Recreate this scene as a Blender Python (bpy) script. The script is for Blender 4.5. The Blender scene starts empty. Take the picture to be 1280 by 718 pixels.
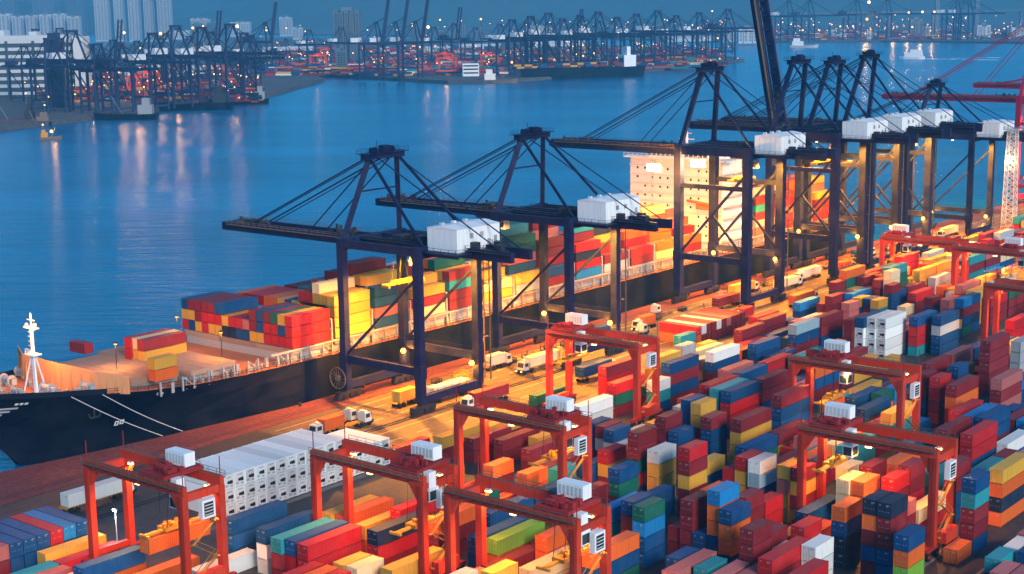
# Container port at dusk: ship alongside, ship-to-shore cranes, yard cranes and stacked containers.
import bpy, math, random
from mathutils import Vector, Matrix
random.seed(11)
R = math.radians
sc = bpy.context.scene
col = sc.collection

# ------------------------------------------------------------------ camera (calibrated from the photograph)
F_PX, PITCH, AZ, ROLL, CAM_H = 1889.02, 10.4949, 39.2999, 0.87671, 91.279
cam_d = bpy.data.cameras.new('camera'); cam = bpy.data.objects.new('camera', cam_d); col.objects.link(cam)
sa, ca = math.sin(R(AZ)), math.cos(R(AZ)); sp, cp = math.sin(R(PITCH)), math.cos(R(PITCH))
rt = Vector((ca, sa, 0)); fw = Vector((-sa*cp, ca*cp, -sp)); up = rt.cross(fw)
cr, sr = math.cos(R(ROLL)), math.sin(R(ROLL))
rt2 = rt*cr - up*sr; up2 = up*cr + rt*sr
M = Matrix(((rt2.x, up2.x, -fw.x, 0), (rt2.y, up2.y, -fw.y, 0), (rt2.z, up2.z, -fw.z, CAM_H), (0, 0, 0, 1)))
cam.matrix_world = M
cam_d.sensor_fit = 'HORIZONTAL'; cam_d.sensor_width = 36.0; cam_d.lens = 36.0*F_PX/1280.0
cam_d.clip_start = 1.0; cam_d.clip_end = 40000.0
sc.camera = cam

# ------------------------------------------------------------------ mesh helpers
class MB:
    def __init__(s): s.v = []; s.f = []; s.m = []
    def add(s, vs, fs, mi=0):
        b = len(s.v); s.v += [tuple(v) for v in vs]
        for f in fs: s.f.append(tuple(b+i for i in f)); s.m.append(mi)
        return s
    def box(s, cx, cy, cz, sx, sy, sz, mi=0, rz=0.0):
        h = (sx/2, sy/2, sz/2); c, n = math.cos(rz), math.sin(rz); vs = []
        for k in (-1, 1):
            for j in (-1, 1):
                for i in (-1, 1):
                    x, y = i*h[0], j*h[1]
                    vs.append((cx+x*c-y*n, cy+x*n+y*c, cz+k*h[2]))
        return s.add(vs, [(0,2,3,1),(4,5,7,6),(0,1,5,4),(2,6,7,3),(0,4,6,2),(1,3,7,5)], mi)
    def b2(s, x0, x1, y0, y1, z0, z1, mi=0):
        return s.box((x0+x1)/2, (y0+y1)/2, (z0+z1)/2, abs(x1-x0), abs(y1-y0), abs(z1-z0), mi)
    def bar(s, p, q, w, h=None, mi=0):
        p, q = Vector(p), Vector(q); h = h or w; d = (q-p)
        if d.length < 1e-6: return s
        d.normalize(); u = Vector((0,0,1)) if abs(d.z) < .95 else Vector((1,0,0))
        a = d.cross(u).normalized()*w/2; b = a.cross(d).normalized()*h/2
        vs = [p-a-b, p+a-b, p+a+b, p-a+b, q-a-b, q+a-b, q+a+b, q-a+b]
        return s.add(vs, [(0,3,2,1),(4,5,6,7),(0,1,5,4),(1,2,6,5),(2,3,7,6),(3,0,4,7)], mi)
    def tube(s, p, q, r, n=8, r2=None, mi=0):
        p, q = Vector(p), Vector(q); d = q-p; r2 = r if r2 is None else r2
        if d.length < 1e-6: return s
        d.normalize(); u = Vector((0,0,1)) if abs(d.z) < .95 else Vector((1,0,0))
        a = d.cross(u).normalized(); b = a.cross(d)
        vs = []
        for k, (c, rr) in enumerate(((p, r), (q, r2))):
            for i in range(n):
                t = 2*math.pi*i/n; vs.append(c+(a*math.cos(t)+b*math.sin(t))*rr)
        fs = [(i, (i+1) % n, n+(i+1) % n, n+i) for i in range(n)]
        fs += [tuple(range(n-1, -1, -1)), tuple(range(n, 2*n))]
        return s.add(vs, fs, mi)
    def ball(s, c, r, n=8, mi=0):
        vs = []; fs = []; m = n//2
        for j in range(m+1):
            t = math.pi*j/m
            for i in range(n):
                a = 2*math.pi*i/n
                vs.append((c[0]+r*math.sin(t)*math.cos(a), c[1]+r*math.sin(t)*math.sin(a), c[2]+r*math.cos(t)))
        for j in range(m):
            for i in range(n):
                fs.append((j*n+i, (j+1)*n+i, (j+1)*n+(i+1) % n, j*n+(i+1) % n))
        return s.add(vs, fs, mi)
    def prism(s, poly, z0, z1, mi=0):
        n = len(poly)
        vs = [(x, y, z0) for x, y in poly]+[(x, y, z1) for x, y in poly]
        a = sum(poly[i][0]*poly[(i+1) % n][1]-poly[(i+1) % n][0]*poly[i][1] for i in range(n))
        fs = [tuple(range(n-1, -1, -1)), tuple(range(n, 2*n))]+[(i, (i+1) % n, n+(i+1) % n, n+i) for i in range(n)]
        if a < 0: fs = [tuple(reversed(f)) for f in fs]
        return s.add(vs, fs, mi)
    def rail(s, p, q, h=1.1, step=2.5, r=.05, mi=0):
        p, q = Vector(p), Vector(q); L = (q-p).length; n = max(1, int(L/step))
        for k in (h, h*.5): s.bar(p+Vector((0,0,k)), q+Vector((0,0,k)), r*1.4, mi=mi)
        for i in range(n+1):
            a = p.lerp(q, i/n); s.bar(a, a+Vector((0,0,h)), r*1.4, mi=mi)
        return s
    def mesh(s, name):
        me = bpy.data.meshes.new(name); me.from_pydata(s.v, [], s.f)
        me.polygons.foreach_set('material_index', s.m); me.update(); return me
    def build(s, name, mats, parent=None, smooth=False):
        me = s.mesh(name)
        for m in (mats if isinstance(mats, (list, tuple)) else [mats]): me.materials.append(m)
        if smooth: me.polygons.foreach_set('use_smooth', [True]*len(me.polygons))
        o = bpy.data.objects.new(name, me); col.objects.link(o)
        if parent: o.parent = parent
        return o

def tag(o, label=None, cat=None, group=None, kind=None):
    if label: o['label'] = label
    if cat: o['category'] = cat
    if group: o['group'] = group
    if kind: o['kind'] = kind
    return o
def thing(name, label, cat, loc=(0,0,0), rz=0.0, group=None):
    o = bpy.data.objects.new(name, None); col.objects.link(o)
    o.location = loc; o.rotation_euler = (0, 0, rz); o.empty_display_size = .5
    return tag(o, label, cat, group)
def lamp(parent, loc, power, color, r=.35, spot=None, aim=None):
    l = bpy.data.lights.new('lamp_light', 'SPOT' if spot else 'POINT')
    l.energy = power; l.color = color; l.shadow_soft_size = r
    o = bpy.data.objects.new('lamp_light', l); col.objects.link(o); o.location = loc
    if spot:
        l.spot_size = R(spot); l.spot_blend = .6
        d = Vector(aim)-Vector(loc); o.rotation_euler = d.to_track_quat('-Z', 'Y').to_euler()
    if parent: o.parent = parent
    return o

# ------------------------------------------------------------------ materials
def nt(name):
    m = bpy.data.materials.new(name); m.use_nodes = True; t = m.node_tree; t.nodes.clear()
    o = t.nodes.new('ShaderNodeOutputMaterial'); p = t.nodes.new('ShaderNodeBsdfPrincipled')
    t.links.new(p.outputs[0], o.inputs[0]); return m, t, p
def node(t, typ, **kw):
    n = t.nodes.new(typ)
    for k, v in kw.items():
        if k in n.inputs: n.inputs[k].default_value = v
        else: setattr(n, k, v)
    return n
def mixc(t, fac, a, b, blend='MIX'):
    n = t.nodes.new('ShaderNodeMix'); n.data_type = 'RGBA'; n.blend_type = blend
    for i, v in ((0, fac), (6, a), (7, b)):
        if hasattr(v, 'links') or hasattr(v, 'is_linked'): t.links.new(v, n.inputs[i])
        else: n.inputs[i].default_value = v if i == 0 else (*v[:3], 1)
    return n.outputs[2]
def ramp(t, src, a, b, lo=0., hi=1.):
    n = t.nodes.new('ShaderNodeMapRange'); n.inputs[1].default_value = a; n.inputs[2].default_value = b
    n.inputs[3].default_value = lo; n.inputs[4].default_value = hi; t.links.new(src, n.inputs[0]); return n.outputs[0]
def paint(name, c, rough=.55, wear=.35, scale=.35, rust=(.10,.05,.03), ribs=0., vary=.12, metal=0., streak=True, lift=.012):
    """painted steel: per-object tint, blotchy fading, rain streaks and rust freckles"""
    m, t, p = nt(name)
    tc = node(t, 'ShaderNodeTexCoord'); oi = node(t, 'ShaderNodeObjectInfo')
    n1 = node(t, 'ShaderNodeTexNoise', Scale=scale, Detail=5., Roughness=.6)
    mp = node(t, 'ShaderNodeMapping'); t.links.new(tc.outputs['Object'], mp.inputs[0])
    ad = node(t, 'ShaderNodeVectorMath', operation='MULTIPLY_ADD')
    t.links.new(oi.outputs['Random'], ad.inputs[0]); ad.inputs[1].default_value = (91, 53, 37); t.links.new(mp.outputs[0], ad.inputs[2])
    t.links.new(ad.outputs[0], n1.inputs['Vector'])
    fade = tuple(min(1, x*.85+.035) for x in c)
    base = mixc(t, ramp(t, n1.outputs[0], .38, .72, 0, wear), c, fade)
    hsv = node(t, 'ShaderNodeHueSaturation'); t.links.new(base, hsv.inputs['Color'])
    t.links.new(ramp(t, oi.outputs['Random'], 0, 1, 1-vary*1.6, 1+vary*1.6), hsv.inputs['Value'])
    base = hsv.outputs[0]
    if streak:
        st = node(t, 'ShaderNodeTexNoise', Scale=1., Detail=3.)
        m2 = node(t, 'ShaderNodeMapping'); m2.inputs['Scale'].default_value = (3.2, 3.2, .25)
        t.links.new(ad.outputs[0], m2.inputs[0]); t.links.new(m2.outputs[0], st.inputs['Vector'])
        base = mixc(t, ramp(t, st.outputs[0], .56, .75, 0, wear*.9), base, tuple(x*.45+.01 for x in c))
    n2 = node(t, 'ShaderNodeTexNoise', Scale=2.4, Detail=6., Roughness=.7); t.links.new(ad.outputs[0], n2.inputs['Vector'])
    base = mixc(t, ramp(t, n2.outputs[0], .64, .72, 0, wear*1.3), base, rust)
    t.links.new(base, p.inputs['Base Color'])
    p.inputs['Roughness'].default_value = rough; p.inputs['Specular IOR Level'].default_value = .16; p.inputs['Metallic'].default_value = metal
    t.links.new(ramp(t, n1.outputs[0], .3, .7, rough-.1, min(1, rough+.18)), p.inputs['Roughness'])
    if ribs:
        w = node(t, 'ShaderNodeTexWave', wave_type='BANDS', bands_direction='Y', Scale=ribs, Distortion=0.)
        t.links.new(tc.outputs['Object'], w.inputs['Vector'])
        b = node(t, 'ShaderNodeBump', Strength=.8, Distance=.05); t.links.new(w.outputs['Fac'], b.inputs['Height'])
        t.links.new(b.outputs[0], p.inputs['Normal'])
    return m
def glow(name, c, s):
    m = bpy.data.materials.new(name); m.use_nodes = True; t = m.node_tree; t.nodes.clear()
    o = t.nodes.new('ShaderNodeOutputMaterial'); e = t.nodes.new('ShaderNodeEmission')
    e.inputs[0].default_value = (*c, 1); e.inputs[1].default_value = s; t.links.new(e.outputs[0], o.inputs[0]); return m

# container paint colours (albedo)
PAL = {'R': (.44,.012,.014), 'M': (.20,.014,.020), 'B': (.004,.062,.19), 'b': (.008,.19,.46), 'T': (.02,.26,.30), 'G': (.006,.11,.075),
       'g': (.16,.36,.03), 'Y': (.60,.33,.040), 'O': (.66,.12,.015), 'W': (.72,.74,.72), 'w': (.70,.76,.76), 'L': (.30,.45,.52), 'P': (.46,.13,.12),
       'C': (.74,.60,.34), 'N': (.010,.022,.052), 'S': (.40,.44,.46)}
CNAME = {'R': 'bright red', 'M': 'maroon', 'B': 'navy blue', 'b': 'bright blue', 'T': 'teal', 'G': 'dark green', 'g': 'lime green', 'Y': 'mustard yellow',
         'O': 'orange', 'W': 'white', 'w': 'white', 'L': 'pale blue', 'P': 'faded pink', 'C': 'cream', 'N': 'blackish blue', 'S': 'silver grey'}
CM = {k: paint('container_paint_'+CNAME[k].replace(' ', '_'), c, .5, .46, .45, ribs=.80) for k, c in PAL.items() if k != 'w'}
CM['w'] = paint('reefer_paint', PAL['w'], .45, .18, .5, ribs=0, streak=True)
CR = {k: paint('container_roof_'+CNAME[k].replace(' ', '_'), tuple(x*.95+.025 for x in c), .6, .40, .8, ribs=.80) for k, c in PAL.items() if k != 'w'}  # roof copies of dark paints slightly paler, sky light put into the colour
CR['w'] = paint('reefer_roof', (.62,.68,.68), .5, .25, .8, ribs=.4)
M_RED = paint('yard_crane_red', (.52,.036,.010), .5, .75, .45, rust=(.12,.035,.015))
M_DRED = paint('yard_crane_dark_red', (.30,.02,.02), .55, .4, .3)
M_NAVY = paint('quay_crane_navy', (.005,.009,.050), .5, .40, .3, lift=.012)
M_CRIM = paint('crimson_crane_paint', (.34,.012,.055), .5, .3, .2)
M_STEEL = paint('dark_steel', (.030,.032,.040), .5, .4, .6, metal=.3)
M_DECKY = paint('walkway_plate', (.16,.11,.08), .75, .5, .4)
M_WHITE = paint('white_house_paint', (.78,.80,.82), .5, .28, .45, vary=.03, ribs=.35, rust=(.36,.30,.25))
M_CREAM = paint('ship_house_paint', (.80,.76,.70), .5, .12, .15, vary=.0)
M_YEL = paint('safety_yellow', (.50,.24,.02), .5, .3, .6)
M_GREY = paint('grey_paint', (.30,.31,.33), .6, .3, .5)
M_LGREY = paint('light_grey_paint', (.55,.56,.57), .6, .3, .5)
M_RUBBER = paint('rubber', (.015,.015,.016), .85, .1, 1., vary=0, streak=False)
M_STAIR = paint('stair_yellow', (.34,.17,.03), .6, .5, .8)
M_ROPE = paint('wire_rope', (.025,.025,.03), .6, .1, 1., vary=0, streak=False)
M_HAWSER = paint('hawser', (.50,.50,.52), .8, .2, 1., vary=0, streak=False)
M_HULL = paint('hull_navy', (.0012,.004,.016), .6, .35, .10, rust=(.040,.016,.012), vary=0, lift=.003)
M_HULL.node_tree.nodes['Principled BSDF'].inputs['Specular IOR Level'].default_value = .06
M_BOOT = paint('hull_antifouling', (.24,.030,.030), .7, .5, .2, vary=0)
M_DECK = paint('deck_paint', (.30,.12,.06), .8, .5, .25, vary=0, streak=False)
M_HATCH = paint('hatch_paint', (.28,.20,.15), .7, .5, .2, vary=.1, streak=False)
M_BULW = paint('breakwater_paint', (.56,.25,.11), .7, .35, .25, vary=0)
M_TRUCKW = paint('truck_white', (.58,.57,.54), .5, .5, .9)
m, t, p = nt('dark_glass'); p.inputs['Base Color'].default_value = (.02,.035,.04,1); p.inputs['Roughness'].default_value = .12; M_GLASS = m
SOD = (1., .32, .018); WARM = (1., .50, .13); COOL = (.85, .95, 1.)
E_SOD = glow('lamp_sodium', (1., .40, .05), 6); E_WARM = glow('lamp_warm', (1., .55, .16), 8); E_COOL = glow('lamp_white', (.9, .97, 1.), 70)
E_FLOOD = glow('lamp_flood', (1., .62, .22), 260)
E_WIN = glow('lit_window', (1., .72, .35), 2.2); E_RED = glow('lamp_red', (1., .12, .05), 25)
E_FARL = glow('lamp_far', (1., .34, .06), 6.5); E_FARW = glow('lamp_far_white', (1., .52, .22), 6.)

# ------------------------------------------------------------------ world, sun, view
SUN_EL, SUN_ROT = 24.0, 112.0      # degrees; the sky glow sits low behind the yard on the right
w = bpy.data.worlds.new('World'); sc.world = w; w.use_nodes = True; t = w.node_tree; t.nodes.clear()
wo = t.nodes.new('ShaderNodeOutputWorld'); bg = t.nodes.new('ShaderNodeBackground'); sky = t.nodes.new('ShaderNodeTexSky')
sky.sky_type = 'NISHITA'; sky.sun_disc = False; sky.sun_elevation = R(SUN_EL); sky.sun_rotation = R(SUN_ROT)
sky.air_density = 1.0; sky.dust_density = .3; sky.ozone_density = 7.0; sky.altitude = 50
bg.inputs[1].default_value = .112
tint = node(t, 'ShaderNodeMix'); tint.data_type = 'RGBA'; tint.blend_type = 'MULTIPLY'; tint.inputs[0].default_value = 1.; tint.inputs[7].default_value = (.24, .92, 1.0, 1)
t.links.new(sky.outputs[0], tint.inputs[6]); t.links.new(tint.outputs[2], bg.inputs[0]); t.links.new(bg.outputs[0], wo.inputs[0])
sl = bpy.data.lights.new('sun', 'SUN'); sl.energy = 2.5; sl.angle = R(26); sl.color = (1., .87, .76)
so = bpy.data.objects.new('sun', sl); col.objects.link(so)
sd = Vector((math.sin(R(SUN_ROT))*math.cos(R(SUN_EL)), math.cos(R(SUN_ROT))*math.cos(R(SUN_EL)), math.sin(R(SUN_EL))))
so.rotation_euler = (-sd).to_track_quat('-Z', 'Y').to_euler()
sc.view_settings.view_transform = 'Standard'; sc.view_settings.look = 'None'
sc.view_settings.gamma = 1.0; sc.view_settings.use_curve_mapping = False; sc.view_settings.exposure = .82
sc.render.engine = 'CYCLES'
sc.cycles.max_bounces = 5; sc.cycles.diffuse_bounces = 2; sc.cycles.glossy_bounces = 3; sc.cycles.volume_bounces = 0
sc.cycles.transmission_bounces = 2; sc.cycles.transparent_max_bounces = 4
sc.cycles.use_denoising = True; sc.cycles.sample_clamp_indirect = 4.0; sc.cycles.use_light_tree = True
sc.cycles.caustics_reflective = False; sc.cycles.caustics_refractive = False
HAZE_D = 1.2e-4
ORD0 = 'first second third fourth fifth sixth seventh eighth ninth tenth eleventh twelfth thirteenth fourteenth fifteenth sixteenth seventeenth eighteenth nineteenth twentieth twenty-first twenty-second'.split()
# ------------------------------------------------------------------ setting: water, quay, roads, far shores
def struct(o): o['kind'] = 'structure'; return o
m, t, p = nt('harbour_water')
tc = node(t, 'ShaderNodeNewGeometry')
mp = node(t, 'ShaderNodeMapping'); mp.vector_type = 'TEXTURE'; mp.inputs['Rotation'].default_value = (0, 0, R(36)); mp.inputs['Scale'].default_value = (3.4, 1., 1.)
t.links.new(tc.outputs['Position'], mp.inputs[0])
n1 = node(t, 'ShaderNodeTexNoise', Scale=.10, Detail=6., Roughness=.62); t.links.new(mp.outputs[0], n1.inputs['Vector'])
n2 = node(t, 'ShaderNodeTexNoise', Scale=.009, Detail=5.); t.links.new(mp.outputs[0], n2.inputs['Vector'])
bm = node(t, 'ShaderNodeBump', Strength=.85, Distance=1.7); t.links.new(n1.outputs[0], bm.inputs['Height'])
t.links.new(bm.outputs[0], p.inputs['Normal'])
t.links.new(mixc(t, ramp(t, n2.outputs[0], .35, .65), (.0,.080,.20), (.003,.145,.32)), p.inputs['Base Color'])
p.inputs['Roughness'].default_value = .22; p.inputs['Specular IOR Level'].default_value = .33; p.inputs['IOR'].default_value = 1.333
M_WATER = m
wt = MB()
wt.add([(-9000,-900,-4),(4000,-900,-4),(4000,12000,-4),(-9000,12000,-4)], [(0,1,2,3)])
tag(struct(wt.build('harbour_water', M_WATER)))

def ground_mat(name, c1, c2, rough=.8, sc1=.05, track=.8, wet=0.):
    m, t, p = nt(name); g = node(t, 'ShaderNodeNewGeometry')
    a = node(t, 'ShaderNodeTexNoise', Scale=sc1, Detail=7., Roughness=.65); t.links.new(g.outputs['Position'], a.inputs['Vector'])
    b = node(t, 'ShaderNodeTexNoise', Scale=.9, Detail=5.); t.links.new(g.outputs['Position'], b.inputs['Vector'])
    mp = node(t, 'ShaderNodeMapping'); mp.inputs['Scale'].default_value = (1.4, .05, 1.); t.links.new(g.outputs['Position'], mp.inputs[0])
    tr = node(t, 'ShaderNodeTexNoise', Scale=1., Detail=2.); t.links.new(mp.outputs[0], tr.inputs['Vector'])
    c = mixc(t, ramp(t, a.outputs[0], .3, .7), c1, c2)
    c = mixc(t, ramp(t, b.outputs[0], .42, .7, 0, .75), c, tuple(x*.55 for x in c1))
    c = mixc(t, ramp(t, tr.outputs[0], .5, .66, 0, track), c, (.02,.02,.021))     # tyre tracks
    t.links.new(c, p.inputs['Base Color'])
    t.links.new(ramp(t, a.outputs[0], .35, .65, rough-.25*wet, rough), p.inputs['Roughness'])
    return m
M_ASPH = ground_mat('yard_asphalt', (.022,.024,.028), (.050,.050,.054), .75, .06, wet=1)
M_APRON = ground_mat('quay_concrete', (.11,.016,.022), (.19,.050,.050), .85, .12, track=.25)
M_LANE = ground_mat('apron_concrete', (.085,.066,.042), (.15,.11,.062), .75, .05, wet=.6)
M_MARK = paint('road_paint', (.62,.55,.40), .8, .6, 1.2, rust=(.1,.09,.08), vary=0, streak=False)
QX = -257.5
EDGE = [(-296,0),(-283,70),(-269.5,150),(-262.,196),(QX,232),(QX,1000)]
g = MB(); g.prism(EDGE+[(900,1000),(900,0)], -6, 0); struct(g.build('yard_ground', M_ASPH))
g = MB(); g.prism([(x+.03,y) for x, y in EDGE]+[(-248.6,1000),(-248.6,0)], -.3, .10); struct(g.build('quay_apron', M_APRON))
g = MB(); g.add([(-248.5,214,.006),(-208.5,214,.006),(-208.5,1000,.006),(-248.5,1000,.006)], [(0,1,2,3)]); struct(g.build('apron_road', M_LANE))
g = MB()
for x in (-245.0, -241.0, -237.0, -233.2, -224.5, -219., -214.):
    y = 216
    while y < 900:
        if x in (-245.0, -224.5) : g.add([(x-.09,y,.012),(x+.09,y,.012),(x+.09,y+40,.012),(x-.09,y+40,.012)], [(0,1,2,3)]); y += 40
        else: g.add([(x-.09,y,.012),(x+.09,y,.012),(x+.09,y+4,.012),(x-.09,y+4,.012)], [(0,1,2,3)]); y += 9
struct(g.build('road_markings', M_MARK))
g = MB()
for x in (-252.6, -251.4, -228.6, -227.4):
    g.b2(x-.07, x+.07, 120, 1000, .0, .16)
struct(g.build('crane_rails', M_STEEL))
g = MB()
for x in (-206.4, -182.2, -180.0, -155.8, -148.8, -124.6, -122., -97.8):
    g.add([(x-.75,60,.008),(x+.75,60,.008),(x+.75,700,.008),(x-.75,700,.008)], [(0,1,2,3)])
struct(g.build('runway_strips', ground_mat('runway_concrete', (.16,.15,.14), (.24,.22,.2), .85, .1)))
M_FENDER = M_RUBBER
for i in range(22):
    y = 236+i*20
    f = MB(); f.b2(QX-.9, QX-.02, y-.8, y+.8, -3.2, -.3); f.tube((QX-1.0,y-.7,-1.6),(QX-1.0,y+.7,-1.6),.5,10)
    tag(f.build('quay_fender', M_RUBBER), 'black rubber fender on the quay wall, %s from the bow' % ORD0[i], 'fender', 'rubber fenders along the quay wall')
for i in range(20):
    y = 234+i*21
    f = MB(); f.tube((QX+1.3,y,.1),(QX+1.3,y,.62),.28,10,.24); f.tube((QX+1.3,y,.62),(QX+1.3,y,.86),.46,10,.40); f.tube((QX+1.3,y,.1),(QX+1.3,y,.16),.5,10)
    tag(f.build('mooring_bollard', M_STEEL), 'squat dark steel bollard on the reddish quay edge, %s from the bow' % ORD0[i], 'bollard', 'mooring bollards along the quay edge')

# far terminals and hills
M_FARG = ground_mat('far_ground', (.06,.06,.065), (.13,.12,.12), .9, .01)
M_HILL = ground_mat('hill_vegetation', (.020,.040,.025), (.045,.070,.040), .95, .004)
def land(name, front, back, z=0.):
    poly = front+back; g = MB(); g.prism(poly, -6, z); return struct(g.build(name, M_FARG))
L1 = [(-1085,620),(-1122,704),(-1146,766),(-1177,847),(-1211,938),(-1251,1042),(-1289,1143),(-1300,1165)]
land('left_terminal_ground', L1, [(-1500,1440),(-2300,2050),(-3500,2500),(-3500,900),(-1700,500)])
L2 = [(-1789,1588),(-1574,1532),(-1294,1458),(-1250,1475),(-1236,1524),(-1225,1791),(-1312,2225)]
land('middle_terminal_ground', L2, [(-1480,2420),(-2600,3300),(-4200,3600),(-3700,2700)])
land('far_shore_ground', [(-5200,4300),(-2858,3700),(-1900,3250),(-1620,3370),(-1236,3280),(-900,3300),(-200,3400)], [(2500,5200),(2500,11500),(-8500,11500),(-8500,5200)])
def hill(name, cx, cy, length, width, height, ang, seed, kind='structure'):
    rnd = random.Random(seed); nx, ny = 48, 14; vs = []; fs = []
    ph = [(rnd.uniform(0, 6.28), rnd.uniform(.6, 1.4)) for _ in range(6)]
    c, s = math.cos(ang), math.sin(ang)
    for j in range(ny+1):
        for i in range(nx+1):
            u = i/nx; v = j/ny*2-1
            h = 0
            for k, (a, b) in enumerate(ph): h += math.sin(u*6.28*(k+1)*b+a)/(k+1.3)
            rid = (.62+.24*h)*min(1, u*6, (1-u)*6)
            z = max(0, height*rid*(1-abs(v)**1.6)*(1+.10*math.sin(v*9+u*21)+rnd.uniform(-.04,.04)))
            x, y = (u-.5)*length, v*width/2
            vs.append((cx+x*c-y*s, cy+x*s+y*c, z-2))
    for j in range(ny):
        for i in range(nx):
            a = j*(nx+1)+i; fs.append((a, a+1, a+nx+2, a+nx+1))
    m = MB(); m.add(vs, fs); o = m.build(name, M_HILL, smooth=True); return struct(o)
AXR = R(AZ)     # ridge lines run across the view
hill('hills', -6200, 6300, 9500, 1500, 420, AXR, 3)
hill('hills', -3000, 8200, 9500, 1500, 620, AXR, 8)
hill('hills', -800, 5200, 1500, 700, 230, AXR, 5)
hill('hills', -6500, 4300, 2800, 800, 200, AXR+.2, 6)
# the evening air over the harbour
hz = MB(); hz.b2(-9100, 4100, -1000, 12100, -7, 640)
m = bpy.data.materials.new('evening_haze'); m.use_nodes = True; t = m.node_tree; t.nodes.clear()
o = t.nodes.new('ShaderNodeOutputMaterial'); v = t.nodes.new('ShaderNodeVolumePrincipled')
v.inputs['Color'].default_value = (.14,.60,1.0,1); v.inputs['Density'].default_value = HAZE_D; v.inputs['Anisotropy'].default_value = 0.
t.links.new(v.outputs[0], o.inputs['Volume'])
if HAZE_D > 0:
    o = hz.build('haze', m); o['kind'] = 'stuff'
# ------------------------------------------------------------------ container ship
SX, HB = -281.0, 20.7             # centre line, half beam
ship = thing('container_ship', 'huge dark navy container ship moored along the quay with its bow at the lower left', 'ship', (SX, 300, -4))
def S(x, y, z): return (x-SX, y-300, z+4)
# hull by sections: (Y, half width deck, half width waterline, deck z)
secs = [(161.,.4,.05,13.6),(164,3.8,.1,13.3),(168,6.8,.15,13.0),(172.5,9.6,.2,12.7),(176,11.4,1.6,12.4),(181,13.8,3.6,12.1),(187,16.2,6.2,11.6),
        (196,18.6,10.2,10.8),(208,20.2,14.4,10.0),(222,HB,18.2,9.5),(240,HB,20.2,9.2),(262,HB,HB,9.0),(300,HB,HB,8.8),(380,HB,HB,8.8),(500,HB,HB,8.8),(512,HB*.97,HB*.8,9.0)]
hv = []; hf = []; hm = []
lv = [0., .22, .5, .78, 1.]
for (y, wd, ww, dz) in secs:
    for sgn in (1, -1):
        for k in lv:
            z = -5.5+(dz+5.5)*k
            if y < 176:      # raked stem: sections forward of the waterline stem start higher
                zb = -5.5+(176-y)/15*17.; z = zb+(dz-zb)*k if zb < dz else dz
            f_ = k**1.6
            hv.append(S(SX+sgn*(ww+(wd-ww)*f_), y, z))
n = len(lv)
for i in range(len(secs)-1):
    for s_ in (0, 1):
        for k in range(n-1):
            a = i*2*n+s_*n+k; b = a+2*n
            hf.append((a, b, b+1, a+1) if s_ == 0 else (a, a+1, b+1, b)); hm.append(0)
    a = i*2*n
    hf.append((a+n-1, a+2*n+n-1, a+2*n+2*n-1, a+2*n-1)); hm.append(2)
a = (len(secs)-1)*2*n
for k in range(n-1): hf.append((a+k, a+n+k, a+n+k+1, a+k+1)); hm.append(0)
b = MB(); b.v = hv; b.f = hf; b.m = hm
b.build('hull', [M_HULL, M_BOOT, M_DECK], ship)
# bulwark at the bow and rails aft
b = MB()
for i in range(0, 6):
    y0, w0, _, z0 = secs[i]; y1, w1, _, z1 = secs[i+1]
    for s_ in (1, -1): b.bar(S(SX+s_*(w0-.05), y0, z0+.55), S(SX+s_*(w1-.05), y1, z1+.55), .16, 1.15)
b.build('bulwark', M_HULL, ship)
b = MB()
for i in range(6, 14):
    y0, w0, _, z0 = secs[i]; y1, w1, _, z1 = secs[i+1]
    for s_ in (1, -1): b.rail(S(SX+s_*(w0-.2), y0, z0), S(SX+s_*(w1-.2), y1, z1), 1.1, 2.2, .06)
b.build('deck_rail', M_STEEL, ship)
# breakwater: tall plate wall across the foredeck
b = MB()
pts = [(SX-17.4,187.5,17.6),(SX-8,182.5,18.0),(SX+4,183.,17.4),(SX+13,186.5,16.2),(SX+18.2,191.,14.8)]
for (x0,y0,z0),(x1,y1,z1) in zip(pts[:-1], pts[1:]):
    vs = [S(x0,y0,11.3),S(x1,y1,11.0),S(x1,y1,z1),S(x0,y0,z0),S(x0,y0+.35,11.3),S(x1,y1+.35,11.0),S(x1,y1+.35,z1),S(x0,y0+.35,z0)]
    b.add(vs, [(0,1,2,3),(5,4,7,6),(3,2,6,7),(0,4,5,1),(0,3,7,4),(1,5,6,2)])
    for q in range(4):
        f_ = (q+.5)/4; x, y, z = x0+(x1-x0)*f_, y0+(y1-y0)*f_, z0+(z1-z0)*f_
        b.add([S(x-.08,y-.02,11.2),S(x+.08,y-.02,11.2),S(x+.08,y-.55,11.2),S(x-.08,y-.55,11.2),S(x-.08,y-.02,z-.8),S(x+.08,y-.02,z-.8)],
              [(0,3,2,1),(0,4,3),(1,2,5),(3,4,5,2),(0,1,5,4)])
b.build('breakwater', M_BULW, ship)
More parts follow.
